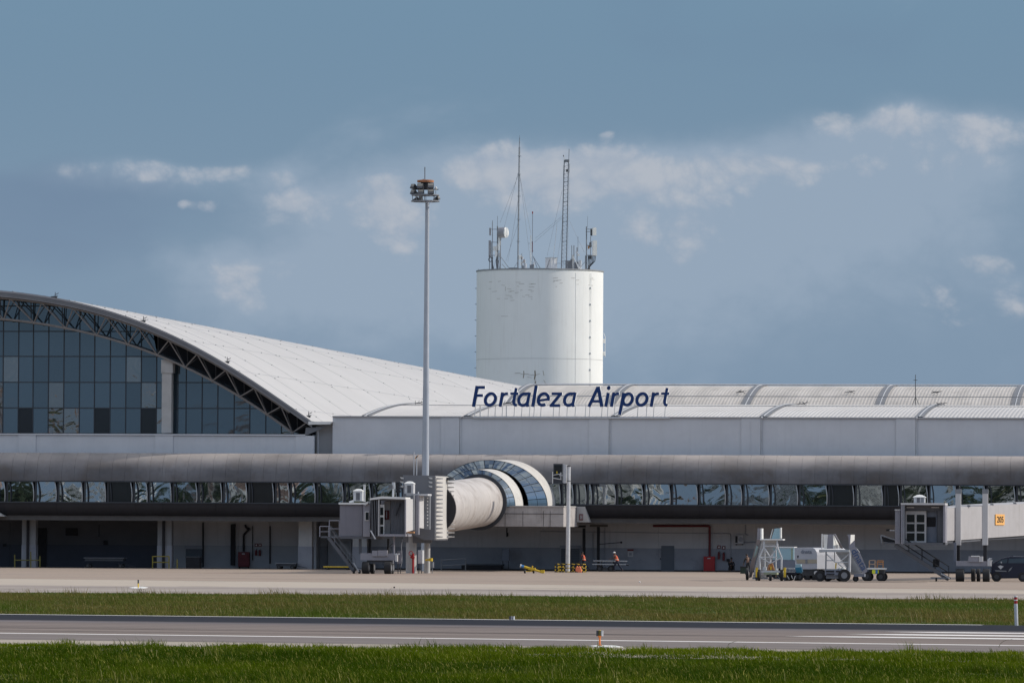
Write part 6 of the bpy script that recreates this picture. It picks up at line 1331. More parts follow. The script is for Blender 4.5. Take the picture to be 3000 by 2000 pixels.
def person(lab, x, y, rz, pose, top_m, leg_m, vest=None, helmet=None, grp='ground staff in the shade'):
    """pose: joints in the body's own frame, x forward, z up, metres"""
    t = thing('person', lab, 'person', (x, y, 0), grp, local=True, rz=rz); J_ = pose
    hand = []
    def H(s):                                              # palm and five fingers
        h = Vector(J_['hand' + s]); w = Vector(J_['wrist' + s]); d = (h - w).normalized(); side = Vector((0, 1, 0)) if abs(d.y) < .9 else Vector((1, 0, 0)); up = d.cross(side).normalized(); out = []
        palm = h
        for k in range(4):
            o_ = side * (.026 * (k - 1.5)); l = (.075, .085, .08, .062)[k]; b_ = palm + d * .035 + o_; out.append([('palm' + s, tuple(palm), .034), ('f%d%sa' % (k, s), tuple(b_), .0105), ('f%d%sb' % (k, s), tuple(b_ + d * l * .5 + up * .008), .0095), ('f%d%sc' % (k, s), tuple(b_ + d * l * .85 + up * .035), .008)])
        out.append([('palm' + s, tuple(palm), .034), ('t%sa' % s, tuple(palm + side * .045 + d * .01), .012), ('t%sb' % s, tuple(palm + side * .062 + d * .045 + up * .01), .010)])
        return out
    ch = [[('pelvis', J_['pelvis'], (.13, .10)), ('waist', J_['waist'], (.12, .095)), ('chest', J_['chest'], (.155, .11)), ('neckb', J_['neck'], .07), ('neck', tuple(Vector(J_['neck']).lerp(Vector(J_['head']), .4)), .055), ('head', J_['head'], (.085, .098)), ('crown', tuple(Vector(J_['head']) + Vector((0, 0, .10))), (.075, .085))]]
    for s in 'LR':
        ch.append([('chest', J_['chest'], .15), ('sh' + s, J_['sh' + s], .062), ('elbow' + s, J_['elbow' + s], .044), ('wrist' + s, J_['wrist' + s], .030), ('palm' + s, J_['hand' + s], .034)]); ch += H(s)
        ch.append([('pelvis', J_['pelvis'], .13), ('hip' + s, J_['hip' + s], .092), ('knee' + s, J_['knee' + s], .062), ('ankle' + s, J_['ankle' + s], .042), ('toe' + s, J_['toe' + s], .036)])
    V, E, Rr = limb_chain(ch, None); skin_mesh(V, E, Rr, 'body', m_skin, t)
    tc2 = [[('pelvis', J_['pelvis'], (.155, .125)), ('w', tuple(Vector(J_['waist']) + Vector((0, 0, -.02))), (.135, .11))]]
    for s in 'LR': tc2.append([('pelvis', J_['pelvis'], .15), ('hip' + s, J_['hip' + s], .108), ('knee' + s, J_['knee' + s], .080), ('ankle' + s, J_['ankle' + s], .066)])
    V, E, Rr = limb_chain(tc2, None); skin_mesh(V, E, Rr, 'trousers', leg_m, t)
    sc = [[('waist', J_['waist'], (.135, .108)), ('chest', J_['chest'], (.17, .125)), ('neckb', J_['neck'], .078)]]
    for s in 'LR': sc.append([('chest', J_['chest'], .165), ('sh' + s, J_['sh' + s], .075), ('elbow' + s, J_['elbow' + s], .056), ('wr' + s, tuple(Vector(J_['elbow' + s]).lerp(Vector(J_['wrist' + s]), .9)), .042)])
    V, E, Rr = limb_chain(sc, None); skin_mesh(V, E, Rr, 'shirt', top_m, t, 1)
    if vest:
        lo, w_, c_, n_ = Vector(J_['pelvis']) + Vector((0, 0, .05)), Vector(J_['waist']), Vector(J_['chest']), Vector(J_['neck'])
        rows = [[(p.x + a * math.cos(2 * math.pi * k / 18), p.y + b * math.sin(2 * math.pi * k / 18), p.z) for k in range(18)] for p, a, b in ((lo, .165, .205), (w_, .15, .19), (c_, .165, .215), (c_ + (n_ - c_) * .55, .15, .205), (n_, .09, .11))]
        MB().grid(rows, True).build('vest', vest, t, smooth=True); i = 1
        rows = [[(p.x + (a + .006) * math.cos(2 * math.pi * k / 18), p.y + (b + .006) * math.sin(2 * math.pi * k / 18), p.z + dz) for k in range(18)] for p, a, b, dz in ((w_, .155, .195, -.03), (w_, .157, .197, .03))]
        MB().grid(rows, True).build('reflective_band', mat('reflective_tape', (.62, .60, .45), .4), t, smooth=True)
    h = Vector(J_['head']); fw = Vector((1, 0, 0))
    for s in (-1, 1):
        MB().sphere(h + Vector((.082, .032 * s, .012)), .011, 6).build('eye', m_hair, t); MB().sphere(h + Vector((0, .088 * s, -.005)), .024, 6).build('ear', m_skin, t)
    MB().add([h + Vector((.085, 0, .02)), h + Vector((.115, .0, -.03)), h + Vector((.085, .018, -.032)), h + Vector((.085, -.018, -.032))], [(0, 1, 2), (0, 3, 1), (1, 3, 2)]).build('nose', m_skin, t); MB().box(h.x + .08, h.x + .09, -.025 + h.y, .025 + h.y, h.z - .062, h.z - .054).build('mouth', m_redd, t)
    hh = MB(); cm = helmet or m_hair; c = h + Vector((0, 0, .03))
    hh.grid([[c + Vector((.118 * math.sin(a) * math.cos(2 * math.pi * k / 16), .108 * math.sin(a) * math.sin(2 * math.pi * k / 16), .115 * math.cos(a))) for k in range(16)] for a in [k2 * math.pi / 2 / 5 + .01 for k2 in range(6)]], True); hh.build('helmet' if helmet else 'hair', cm, t, smooth=True)
    if helmet: MB().grid([[c + Vector((.15, -.07, -.01)), c + Vector((.17, 0, -.005)), c + Vector((.15, .07, -.01))], [c + Vector((.06, -.1, .01)), c + Vector((.06, 0, .02)), c + Vector((.06, .1, .01))]]).build('helmet_peak', cm, t)
    for s in 'LR':
        a = Vector(J_['ankle' + s]); b = Vector(J_['toe' + s]); d = (b - a); d.z = 0; d = d.normalized() if d.length > .01 else fw; n_ = Vector((-d.y, d.x, 0)); zb_ = min(a.z, b.z) - .045
        MB().prism([a - d * .07 - n_ * .045 + Vector((0, 0, -.06)), a - d * .07 + n_ * .045 + Vector((0, 0, -.06)), b + d * .07 + n_ * .04 + Vector((0, 0, -.02)), b + d * .07 - n_ * .04 + Vector((0, 0, -.02))], (0, 0, .075)).build('shoe', m_hair, t, bevel=.015)
    return t
walk = dict(pelvis=(0, 0, .93), waist=(.04, 0, 1.08), chest=(.12, 0, 1.30), neck=(.20, 0, 1.47), head=(.27, 0, 1.62),
            shL=(.14, .19, 1.38), elbowL=(.36, .22, 1.18), wristL=(.56, .17, 1.12), handL=(.63, .16, 1.12), shR=(.13, -.19, 1.38), elbowR=(-.04, -.25, 1.12), wristR=(.10, -.24, .92), handR=(.15, -.23, .86),
            hipL=(0, .09, .90), kneeL=(.24, .10, .52), ankleL=(.22, .10, .10), toeL=(.36, .11, .045), hipR=(0, -.09, .90), kneeR=(-.18, -.10, .50), ankleR=(-.46, -.10, .18), toeR=(-.40, -.10, .06))
person('man in an orange vest and white helmet striding left behind the trolley', XC(1809, -7.3), -7.3, math.pi, walk, mat('olive_shirt', (.09, .09, .07), .9), m_trouser, m_vest, m_white)
walk2 = dict(pelvis=(0, 0, .93), waist=(.03, 0, 1.08), chest=(.08, 0, 1.30), neck=(.13, 0, 1.47), head=(.17, 0, 1.62),
             shL=(.08, .19, 1.38), elbowL=(.20, .24, 1.12), wristL=(.33, .22, .92), handL=(.37, .21, .86), shR=(.08, -.19, 1.38), elbowR=(-.16, -.25, 1.14), wristR=(-.36, -.20, .92), handR=(-.42, -.19, .87),
             hipL=(0, .09, .90), kneeL=(.10, .10, .50), ankleL=(.02, .10, .10), toeL=(.16, .11, .045), hipR=(0, -.09, .90), kneeR=(-.16, -.10, .52), ankleR=(-.42, -.10, .24), toeR=(-.40, -.10, .10))
person('person in an orange vest and dark cap walking left ahead of the trolley', XC(1712, -7.0), -7.0, math.pi, walk2, m_shirt, m_trouser, m_vest, None)
sit = dict(pelvis=(0, 0, .20), waist=(.03, 0, .36), chest=(.10, 0, .58), neck=(.16, 0, .75), head=(.20, 0, .90), shL=(.12, .19, .66), elbowL=(.30, .22, .46), wristL=(.46, .12, .48), handL=(.52, .09, .48), shR=(.12, -.19, .66), elbowR=(.30, -.22, .46), wristR=(.46, -.12, .48), handR=(.52, -.09, .46),
           hipL=(.02, .10, .18), kneeL=(.40, .16, .50), ankleL=(.62, .14, .10), toeL=(.76, .15, .045), hipR=(.02, -.10, .18), kneeR=(.40, -.16, .50), ankleR=(.60, -.14, .10), toeR=(.74, -.15, .045))
sq = 1.28
sit = {k: tuple(c * sq if i != 1 else c * 1.2 for i, c in enumerate(v)) for k, v in sit.items()}
person('person in dark clothes sitting on the ground against the wall, knees up', XC(2142, .6), .6, -math.pi / 2 + .3, {k: (v[0] * .72, v[1], v[2]) for k, v in sit.items()}, m_hair, m_hair)
lean = dict(walk2); lean['head'] = (.2, 0, 1.60)
person('dark clothed person half hidden by the left edge of the tall stairs', XC(2192, -30), -30, math.pi / 2 + .6, lean, m_hair, m_hair)
bg = thing('dark_crate', 'dark green crate in shade left of the tall stairs', 'crate', (XC(2178, -20), -20, 0)); MB().gbox(2169, 1660, 2190, -20, .7).build('crate_body', mat('dark_green', (.015, .03, .02), .7), bg); MB().pbox(2168, 1658, 2191, 1661, -20.04, .78).build('crate_lid', m_void, bg)

# ================================================================ passenger stairs and service vehicles
YS1 = -86.0
def Q1(a, b, y): return P(2180 + a / 9.223, 1540 + b / 9.223, y)
s1 = thing('passenger_stairs', 'taller white passenger stairs on a tube tower seen from behind', 'passenger stairs', (XC(2250, YS1), YS1, 0), 'mobile passenger stairs')
def T1(name, pts, r, m=m_wsteel, y=YS1): return MB().path([Q1(a, b, y) for a, b in pts], r, 6).build(name, m, s1)
for pts in ([(540, 390), (540, 575), (420, 840), (430, 1235)], [(892, 400), (900, 565), (1015, 850), (1005, 1210)]): T1('tower_leg', pts, .065)
for pts in ([(540, 545), (880, 545)], [(420, 845), (900, 845)], [(545, 580), (710, 850), (895, 590)], [(440, 850), (710, 1010)], [(760, 990), (935, 895)], [(710, 850), (716, 1010)], [(935, 895), (1015, 860)]): T1('tower_brace', pts, .05)
# rear legs further back
for pts in ([(560, 400), (560, 1200)], [(860, 400), (860, 1200)]): T1('tower_leg', pts, .05, y=YS1 + 1.3)
T1('drawbar', [(700, 1020), (640, 1250)], .04, m_brown); T1('drawbar', [(760, 1000), (870, 1370)], .04, m_brown)
MB().prism([Q1(a, b, YS1 + .1) for a, b in ((650, 1060), (700, 1010), (770, 1010), (820, 1190), (620, 1200))], (0, .05, 0)).build('tow_plate', m_brown, s1)
a, b = Q1(430, 385, YS1 - .15), Q1(1050, 352, YS1 - .15); MB().box(a.x, b.x, YS1 - .15, YS1 + 1.6, a.z, b.z).build('platform', m_white, s1, bevel=.02)
MB().prism([Q1(q, w_, YS1 + .2) for q, w_ in ((362, 65), (440, 65), (440, 370), (350, 370))], (0, .1, 0)).build('side_screen', m_bridge, s1); MB().prism([Q1(q, w_, YS1 - .1) for q, w_ in ((440, 65), (475, 65), (475, 350), (440, 350))], (0, 1.4, 0)).build('sunlit_screen_edge', m_white, s1)
MB().prism([Q1(q, w_, YS1 + .4) for q, w_ in ((820, 68), (985, 60), (985, 340), (740, 345))], (0, .06, 0)).build('side_screen', m_blue, s1); MB().prism([Q1(q, w_, YS1 - .1) for q, w_ in ((965, 50), (995, 45), (995, 330), (965, 330))], (0, .8, 0)).build('sunlit_screen_edge', m_white, s1); T1('screen_rail', [(775, 80), (705, 340)], .03, m_galv, YS1 + .9)
# flight: goes down away from the camera and to the left
nst = 16
for k in range(nst):
    t_ = k / (nst - 1); l_ = 470 - 245 * t_; r_2 = 860 - 210 * t_; b = 400 + 985 * t_; yy = YS1 + 1.0 + 3.6 * t_
    p, q = Q1(l_, b, yy), Q1(r_2, b, yy); MB().box(p.x, q.x, yy, yy + .26, p.z - .03, p.z + .03).build('step', m_galvd, s1); MB().box(p.x, q.x, yy - .03, yy, p.z - .14, p.z + .03).build('step_riser', m_wsteel, s1)
MB().prism([Q1(a, b, y) for a, b, y in ((350, 345, YS1 + 1.0), (440, 380, YS1 + 1.0), (205, 1385, YS1 + 4.6), (130, 1400, YS1 + 4.6), (160, 1090, YS1 + 3.6))], (0, .06, 0)).build('stringer_panel', m_bridge, s1)
MB().prism([Q1(a, b, y) for a, b, y in ((330, 520, YS1 + 1.5), (385, 560, YS1 + 1.5), (330, 830, YS1 + 2.7), (255, 850, YS1 + 2.7))], (0, -.02, 0)).build('blue_decal', m_blue, s1)
MB().prism([Q1(a, b, YS1 + 1.6) for a, b in ((900, 640), (1005, 860), (900, 880))], (0, .05, 0)).build('glass_panel', m_blue, s1)
MB().prism([Q1(a, b, YS1 + 1.5) for a, b in ((760, 565), (890, 570), (860, 700), (820, 760), (800, 640))], (0, .05, 0)).build('glass_panel', m_blue, s1)
a, b = Q1(380, 1255, YS1), Q1(1060, 1205, YS1); MB().box(a.x, b.x, YS1 - .2, YS1 + .0, a.z, b.z).build('chassis_beam', m_wsteel, s1); a, b = Q1(540, 1310, YS1), Q1(880, 1250, YS1); MB().box(a.x, b.x, YS1 - .3, YS1 + 1.6, a.z, b.z).build('chassis', mat('dull_green', (.30, .33, .22), .7), s1); a, b = Q1(600, 1380, YS1), Q1(840, 1315, YS1); MB().box(a.x, b.x, YS1, YS1 + 1.4, a.z, b.z).build('tank', m_dark, s1)
a, b = Q1(500, 1190, YS1), Q1(590, 1105, YS1); MB().box(a.x, b.x, YS1 + .1, YS1 + .6, a.z, b.z).build('control_box', m_wsteel, s1); a, b = Q1(875, 1200, YS1), Q1(912, 1145, YS1); MB().box(a.x, b.x, YS1, YS1 + .3, a.z, b.z).build('control_box', m_white, s1); a, b = Q1(708, 1180, YS1), Q1(735, 1090, YS1); MB().box(a.x, b.x, YS1 - .1, YS1 + .1, a.z, b.z).build('jack', m_yel, s1)
for a, b, r, yy in ((370, 440, .42, YS1 - .2), (985, 1055, .42, YS1 - .2), (685, 748, .26, YS1 - .3), (60, 122, .46, YS1 + 4.2), (318, 345, .34, YS1 + .9)): wheelx(Q1(a, 0, yy).x, Q1(b, 0, yy).x, yy, r, s1)
for a in (310, 1065):
    p, q = Q1(a, 1380, YS1 - .5), Q1(a + 60, 1120, YS1 - .5); MB().box(p.x, q.x, p.y, p.y + .25, p.z, q.z).build('outrigger_post', m_yel, s1); MB().box(p.x + .05, q.x - .05, p.y + .05, p.y + .2, 0.02, p.z).build('outrigger_foot', m_dark, s1)
T1('axle_tie', [(440, 1420), (985, 1425)], .03, m_galv); T1('axle_tie', [(430, 1340), (685, 1440)], .03, m_galv); T1('axle_tie', [(900, 1340), (985, 1450)], .03, m_galv)

# lorry-like service box between the stairs: light blue box, white rounded container
YC1 = -70.0
cc1 = thing('service_truck', 'pale blue box body standing between the two stairs', 'service truck', (XC(2300, YC1), YC1, 0))
MB().pbox(2264, 1603, 2326, 1639, YC1, 2.4).build('box_body', m_blue, cc1, bevel=.03); MB().pbox(2264, 1639.5, 2330, 1664, YC1 + .03, 2.4).build('lower_body', m_bluegrey, cc1); MB().pbox(2264, 1601, 2327, 1604, YC1 - .04, 2.5).build('roof_edge', m_white, cc1); MB().pbox(2318, 1604, 2322, 1638, YC1 - .03, .03).build('corner_post', mat('moss_paint', (.30, .34, .22), .7), cc1)
for q in (2275, 2318):
    wheel(XC(q, YC1), YC1 + .1, .42, .25, cc1); wheel(XC(q, YC1), YC1 + 2.0, .42, .25, cc1)
MB().box(XC(2264, YC1), XC(2328, YC1), YC1 + .2, YC1 + 2.2, .4, .75).build('chassis', m_dark, cc1)
YC2 = -78.0
ct = thing('cargo_container', 'white container with a chamfered roof edge on a dark trailer', 'container', (XC(2385, YC2), YC2, 0))
def C2(a, b, y): return P(2180 + a / 9.223, 1540 + b / 9.223, y)
pf = [(1355, 600), (1380, 582), (1860, 590), (1915, 625), (1960, 700), (1972, 780), (1972, 1160), (1540, 1160), (1420, 1040), (1355, 900)]
MB().prism([C2(a, b, YC2) for a, b in pf], Vector((2.0, 3.4, 0))).build('container_body', mat('container_white', (.42, .43, .47), .5, .05, 1, dirt=(.42, .42, .44, .5), dscale=.8), ct)
MB().prism([C2(a, b, YC2 - .03) for a, b in ((1400, 900), (1965, 900), (1965, 1005), (1440, 1005))], (0, .03, 0)).build('beige_band', mat('container_beige', (.36, .32, .25), .7, .1, 2), ct); MB().prism([C2(a, b, YC2 - .05) for a, b in ((1655, 900), (1712, 900), (1712, 1010), (1655, 1010))], (0, .03, 0)).build('band_post', m_galvd, ct)
put_text('dnata', .38, Vector((1, 0, 0)), Vector((0, 0, 1)), C2(1680, 695, YC2 - .02), m_bluegrey, ct, bold=.01)
for a, b in ((1455, 830),): MB().prism([C2(a - 18, b - 40, YC2 - .02), C2(a + 22, b - 30, YC2 - .02), C2(a + 5, b + 40, YC2 - .02), C2(a - 18, b + 30, YC2 - .02)], (0, .01, 0)).build('decal', m_navy, ct)
# sunlit right flank, reached by the sun from the right
p0 = C2(1975, 600, YC2); zA, zB, zC_ = C2(0, 640, YC2).z, C2(0, 900, YC2).z, C2(0, 1190, YC2).z
tl = thing('cargo_trailer', 'sunlit white box trailer with stacked crates behind the lower stairs', 'trailer', (XC(2420, YC2 + 3), YC2 + 3, 0))
def flank(name, x0, x1, y0, y1, m, ya=YC2 + .6, yb=YC2 + 9.5, par=None, th=.1):
    def at(x_, y_):
        t_ = (x_ - 2394) / (2443 - 2394); return P(x_, y_, ya + (yb - ya) * t_)
    a, b, c, d = at(x0, y1), at(x0, y0), at(x1, y0), at(x1, y1); c.z = b.z - .02 * 0; 
    return MB().prism([a, b, c, d], Vector((-.3, .1, 0))).build(name, m, par or tl)
flank('side_panel', 2394, 2418.5, 1606, 1636.5, m_white); flank('side_panel', 2420.5, 2442, 1614, 1636.5, m_white); flank('side_band', 2394, 2442, 1637, 1649, mat('side_band_brown', (.40, .35, .30), .7, .15, 3))
cr = [m_white, mat('crate_cream', (.66, .62, .56), .7, .1, 3)]
k = 0
for i in range(4):
    for j in range(2):
        x_ = 2395 + 11.9 * i; flank('crate_panel', x_, x_ + 10.6, 1650 + 9.2 * j, 1658 + 9.2 * j, cr[(i + j) % 2]); k += 1
MB().tube(P(2401, 1606, YC2 + 1.2), P(2399, 1640, YC2 + 1.2), .04, n=5).build('strap', m_galvd, tl)
wheel(XC(2402, YC2), YC2 + 1.8, .38, .3, tl); wheel(XC(2438, YC2 + 5), YC2 + 6, .38, .3, tl); MB().bar(P(2396, 1668, YC2 + 1.6), P(2444, 1667, YC2 + 9), .3, .35).build('chassis', m_dark, tl)
for q in (2366, 2385): wheel(XC(q, YC2), YC2 + .3, .40, .28, ct)
MB().box(XC(2340, YC2), XC(2395, YC2), YC2 + .2, YC2 + 2.4, .35, C2(0, 1165, YC2).z).build('trailer_frame', m_dark, ct)
MB().tube(P(2390, 1677, YC2 - .1), P(2391, 1677, YC2 - .2), .15, n=10).build('reflector', m_wsteel, ct)

# blue tug with a white name board
YT2 = -84.0
tg = thing('baggage_tug', 'small teal cart with a white dnata board left of the white container', 'cart', (XC(2322, YT2), YT2, 0))
MB().pbox(2297, 1662, 2329, 1675, YT2, .08).build('name_board', m_wsteel, tg); put_text('dnata', .34, Vector((1, 0, 0)), Vector((0, 0, 1)), P(2317, 1669, YT2 - .02), m_bluegrey, tg, bold=.012)
MB().pbox(2297, 1675.5, 2332, 1681, YT2 + .05, 1.2).build('cart_bed', m_navy, tg); MB().pbox(2330, 1652, 2346, 1662, YT2 + .3, .8).build('seat_back', m_blue, tg); MB().pprism([(2329, 1662), (2347, 1661), (2350, 1674), (2345, 1681), (2331, 1681)], YT2 + .2, 1.0).build('teal_body', m_teal, tg)
for q in (2304, 2315, 2334, 2342): wheel(XC(q, YT2), YT2 + .1 + .2 * (q % 2), .30, .16, tg)
for q in ((2306, 1684, 2312, 1696), (2318, 1684, 2322, 1694), (2330, 1686, 2326, 1697)): MB().tube(P(q[0], q[1], YT2), P(q[2], q[3], YT2), .03, n=5).build('tow_rod', m_white, tg)

# lower stairs with lettered side
YS2 = -88.0
def Q2(a, b, y=YS2): return P(2380 + a / 9.225, 1540 + b / 9.225, y)
s2 = thing('passenger_stairs', 'lower passenger stairs with dnata lettered down its right side panel', 'passenger stairs', (XC(2470, YS2), YS2, 0), 'mobile passenger stairs')
def PR(name, m, pp, y, vec, par=None): return MB().prism([Q2(a, b, y) for a, b in pp], vec).build(name, m, par or s2)
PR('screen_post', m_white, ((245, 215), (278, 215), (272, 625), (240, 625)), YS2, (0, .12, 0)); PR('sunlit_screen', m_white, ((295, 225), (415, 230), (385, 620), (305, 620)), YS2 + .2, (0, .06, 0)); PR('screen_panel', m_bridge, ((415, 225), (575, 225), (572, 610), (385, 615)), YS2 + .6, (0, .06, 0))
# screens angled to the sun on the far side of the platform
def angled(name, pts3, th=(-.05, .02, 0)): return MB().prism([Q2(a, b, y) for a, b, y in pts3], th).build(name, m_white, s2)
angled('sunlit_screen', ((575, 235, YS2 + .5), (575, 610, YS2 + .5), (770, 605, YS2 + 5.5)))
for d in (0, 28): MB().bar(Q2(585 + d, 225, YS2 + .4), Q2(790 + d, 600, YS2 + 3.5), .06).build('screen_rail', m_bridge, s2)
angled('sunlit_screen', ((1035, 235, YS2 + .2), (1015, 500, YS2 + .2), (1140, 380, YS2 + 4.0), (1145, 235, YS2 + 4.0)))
PR('screen_panel', m_bridge, ((940, 230), (1035, 230), (1015, 600), (985, 600), (975, 300)), YS2 + .1, (0, .08, 0)); PR('screen_panel', m_bridge, ((1015, 505), (1140, 385), (1145, 560), (1180, 590), (1060, 660), (985, 600)), YS2 + .05, (0, .06, 0))
a, b = Q2(180, 700), Q2(985, 640); MB().box(a.x, b.x, YS2 - .05, YS2 + 1.7, a.z, b.z).build('platform', m_galv, s2); 
band = [(985, 600), (1180, 575), (1290, 740), (1475, 1180), (1470, 1240), (1365, 1300)]
PR('stringer_panel', m_bridge, band, YS2 - .1, (0, .07, 0))
dd = (Q2(1440, 1230, YS2 - .12) - Q2(1110, 640, YS2 - .12)); dd.y = 0; upv = Vector((-dd.z, 0, dd.x)).normalized()
put_text('dnata', .70, dd, upv, Q2(1262, 905, YS2 - .13), mat('faded_blue_lettering', (.06, .10, .20), .6), s2, bold=.008, wide=1.12)
angled('sunlit_side', ((1200, 600, YS2 + .4), (1255, 775, YS2 + .4), (1285, 755, YS2 + 1.6), (1270, 690, YS2 + 1.6)))
nst = 15
for k in range(nst):
    t_ = k / (nst - 1); l_ = 640 + 400 * t_; r_2 = 1010 + 330 * t_; b = 705 + 560 * t_; yy = YS2 + .4 + .15 * k
    p, q = Q2(l_, b, yy), Q2(r_2, b, yy); MB().box(p.x, q.x, yy, yy + .25, p.z - .02, p.z + .02).build('step', m_galvd, s2); MB().box(p.x, q.x, yy - .03, yy, p.z - .13, p.z + .02).build('step_riser', m_galv, s2)
def T2_(name, pts, r, m=m_wsteel, y=YS2): return MB().path([Q2(a, b, y) for a, b in pts], r, 6).build(name, m, s2)
T2_('tower_leg', [(1018, 700), (1005, 1240)], .085); T2_('tower_leg', [(372, 690), (362, 1190)], .055, m_galvd); T2_('tower_leg', [(600, 700), (600, 980)], .03, m_galvd, YS2 + 1.2)
for pts in ([(975, 770), (765, 960)], [(390, 760), (590, 950)], [(590, 950), (640, 985), (960, 985)], [(190, 700), (370, 690)], [(690, 1010), (830, 1120)], [(370, 930), (600, 930)]): T2_('tower_brace', pts, .045, m_galv)
T2_('yellow_strut', [(640, 1000), (630, 1150)], .05, m_yel, YS2 + .5)
for k, (a, b) in enumerate(((750, 1145), (830, 1145), (855, 1165))): MB().sphere(Q2(a, b, YS2 + .2), .16, 8, .7).build('white_bundle', m_white, s2)
a, b = Q2(340, 1330), Q2(960, 1180); MB().box(a.x, b.x, YS2 - .1, YS2 + 1.6, a.z, b.z).build('chassis_body', m_bluegrey, s2, bevel=.03)
for q in ((370, 1200, 590, 1245), (640, 1200, 740, 1245), (380, 1280, 600, 1310)): a, b = Q2(q[0], q[3]), Q2(q[2], q[1]); MB().box(a.x, b.x, YS2 - .13, YS2 - .11, a.z, b.z).build('chassis_opening', m_void, s2)
a, b = Q2(370, 1420), Q2(800, 1330); MB().box(a.x, b.x, YS2, YS2 + 1.5, a.z, b.z).build('lower_chassis', m_fascia, s2); a, b = Q2(1110, 1370), Q2(1400, 1290); MB().box(a.x, b.x, YS2 + .2, YS2 + 1.4, a.z, b.z).build('bottom_step', m_bluegrey, s2)
w_ = Q2(865, 1395); wheel(w_.x, YS2 - .16, .46, .3, s2, hub=m_galvd); wheel(Q2(200, 0).x, YS2 + .3, .40, .3, s2); wheel(Q2(385, 0).x, YS2 + 1.2, .35, .25, s2); wheel(Q2(720, 0).x, YS2 + 1.3, .35, .25, s2); wheel(Q2(1160, 0).x, YS2 + .5, .22, .15, s2)

# cart with two chair frames
YC3 = -83.0
c3 = thing('flat_cart', 'white topped cart with a yellow and blue plate carrying two chair frames', 'cart', (XC(2568, YC3), YC3, 0))
MB().pbox(2541, 1663, 2594, 1667.5, YC3, 1.6).build('deck', m_white, c3, bevel=.02); MB().pbox(2545, 1668, 2590, 1680, YC3 + .15, 1.3).build('chassis', m_dark, c3)
MB().pbox(2555, 1668.5, 2564.5, 1679, YC3 - .03, .04).build('yellow_plate', mat('lime_plate', (.70, .75, .05), .5), c3); MB().pbox(2565, 1668.5, 2571, 1679, YC3 - .03, .04).build('blue_plate', mat('blue_plate', (.04, .22, .50), .5), c3); MB().pbox(2571.5, 1668.5, 2574, 1678, YC3 - .03, .04).build('yellow_plate', MATS['lime_plate'], c3)
for a, dy in ((2539, 0), (2580, .1)): wheel(XC(a, YC3), YC3 + dy, .36 if a == 2539 else .33, .25, c3); wheel(XC(a, YC3) + .1, YC3 + 1.3, .33, .25, c3)
zd_ = P(2560, 1663, YC3).z
for a, lab in ((2546, 'left, paler chair frame standing on the white topped cart'), (2569.5, 'right, more orange chair frame standing on the white topped cart')):
    x0, x1 = XC(a, YC3), XC(a + 17, YC3); ch_ = thing('chair_frame', lab, 'chair', ((x0 + x1) / 2, YC3 + .5, zd_), 'chair frames on the cart'); mc = m_brown if a > 2560 else mat('pale_tan_steel', (.50, .34, .22), .6, .1, 3)
    for s in (x0, x1): MB().tube((s, YC3 + .25, zd_), (s, YC3 + .3, zd_ + .52), .028, n=6).build('front_leg', mc, ch_); MB().tube((s, YC3 + .75, zd_), (s, YC3 + .65, zd_ + .5), .025, n=6).build('rear_leg', mc, ch_)
    z1 = P(2560, 1651, YC3).z; z2_ = P(2560, 1642, YC3).z
    MB().box(x0, x1, YC3 + .28, YC3 + .72, z1 - .05, z1).build('seat', mc, ch_)
    for s in (x0, x1): MB().tube((s, YC3 + .68, z1), (s, YC3 + .74, z2_ + .02), .028, n=6).build('back_post', mc, ch_)
    MB().tube((x0, YC3 + .74, z2_ + .03), (x1, YC3 + .74, z2_ + .03), .03, n=6).build('back_rail', mc, ch_); 
    if a > 2560: MB().box(x0 + .03, x1 - .03, YC3 + .71, YC3 + .74, z1 + .08, z2_ - .02).build('back_panel', mc, ch_)

# dark car at the right edge
YV = -80.0
car = thing('parked_car', 'dark navy car with a white diamond door mark cut by the right edge', 'car', (XC(2985, YV), YV, 0))
def CV(pp, y): return [P(2550 + a / 5.227, 1420 + b / 5.227, y) for a, b in pp]
side = [(1850, 1230), (1870, 1200), (1905, 1180), (2010, 1120), (2140, 1090), (2420, 1095), (2700, 1100), (2860, 1130), (2990, 1215), (3060, 1240), (3075, 1330), (3060, 1420), (1880, 1430), (1845, 1380), (1850, 1300)]
MB().prism(CV(side, YV), (0, 1.85, 0)).build('car_body', m_navy, car, bevel=.06)
for pp in (((1930, 1195), (2020, 1140), (2100, 1128), (2090, 1195)), ((2120, 1125), (2360, 1118), (2370, 1195), (2110, 1195)), ((2400, 1118), (2680, 1122), (2800, 1195), (2400, 1195))): MB().prism(CV(pp, YV - .02), (0, .02, 0)).build('side_window', mat('car_window', (.05, .08, .11), .1, .1, 2), car)
MB().prism(CV(((1950, 1245), (1990, 1228), (2040, 1245), (1995, 1290)), YV - .025), (0, .02, 0)).build('door_mark', m_wsteel, car); MB().prism(CV(((2130, 1285), (2175, 1250), (2150, 1300), (2110, 1330)), YV - .025), (0, .02, 0)).build('door_mark', m_galvd, car)
MB().prism(CV(((1905, 1300), (2080, 1312), (2085, 1326), (1915, 1322)), YV - .03), (0, .03, 0)).build('side_trim', m_galvd, car); MB().prism(CV(((1995, 1170), (2010, 1170), (2015, 1196), (1998, 1196)), YV - .06), (0, .1, 0)).build('wing_mirror', m_wsteel, car)
for q in (1935, 2350, 2940): wheel(CV([(q, 0)], YV)[0].x, YV - .05, .36, .25, car) if q != 2350 else None
wheel(CV([(2340, 0)], YV)[0].x, YV - .05, .36, .25, car)
for q in (2105, 2390): MB().prism(CV(((q, 1200), (q + 4, 1200), (q + 4, 1400), (q, 1400)), YV - .012), (0, .01, 0)).build('door_gap', m_void, car)
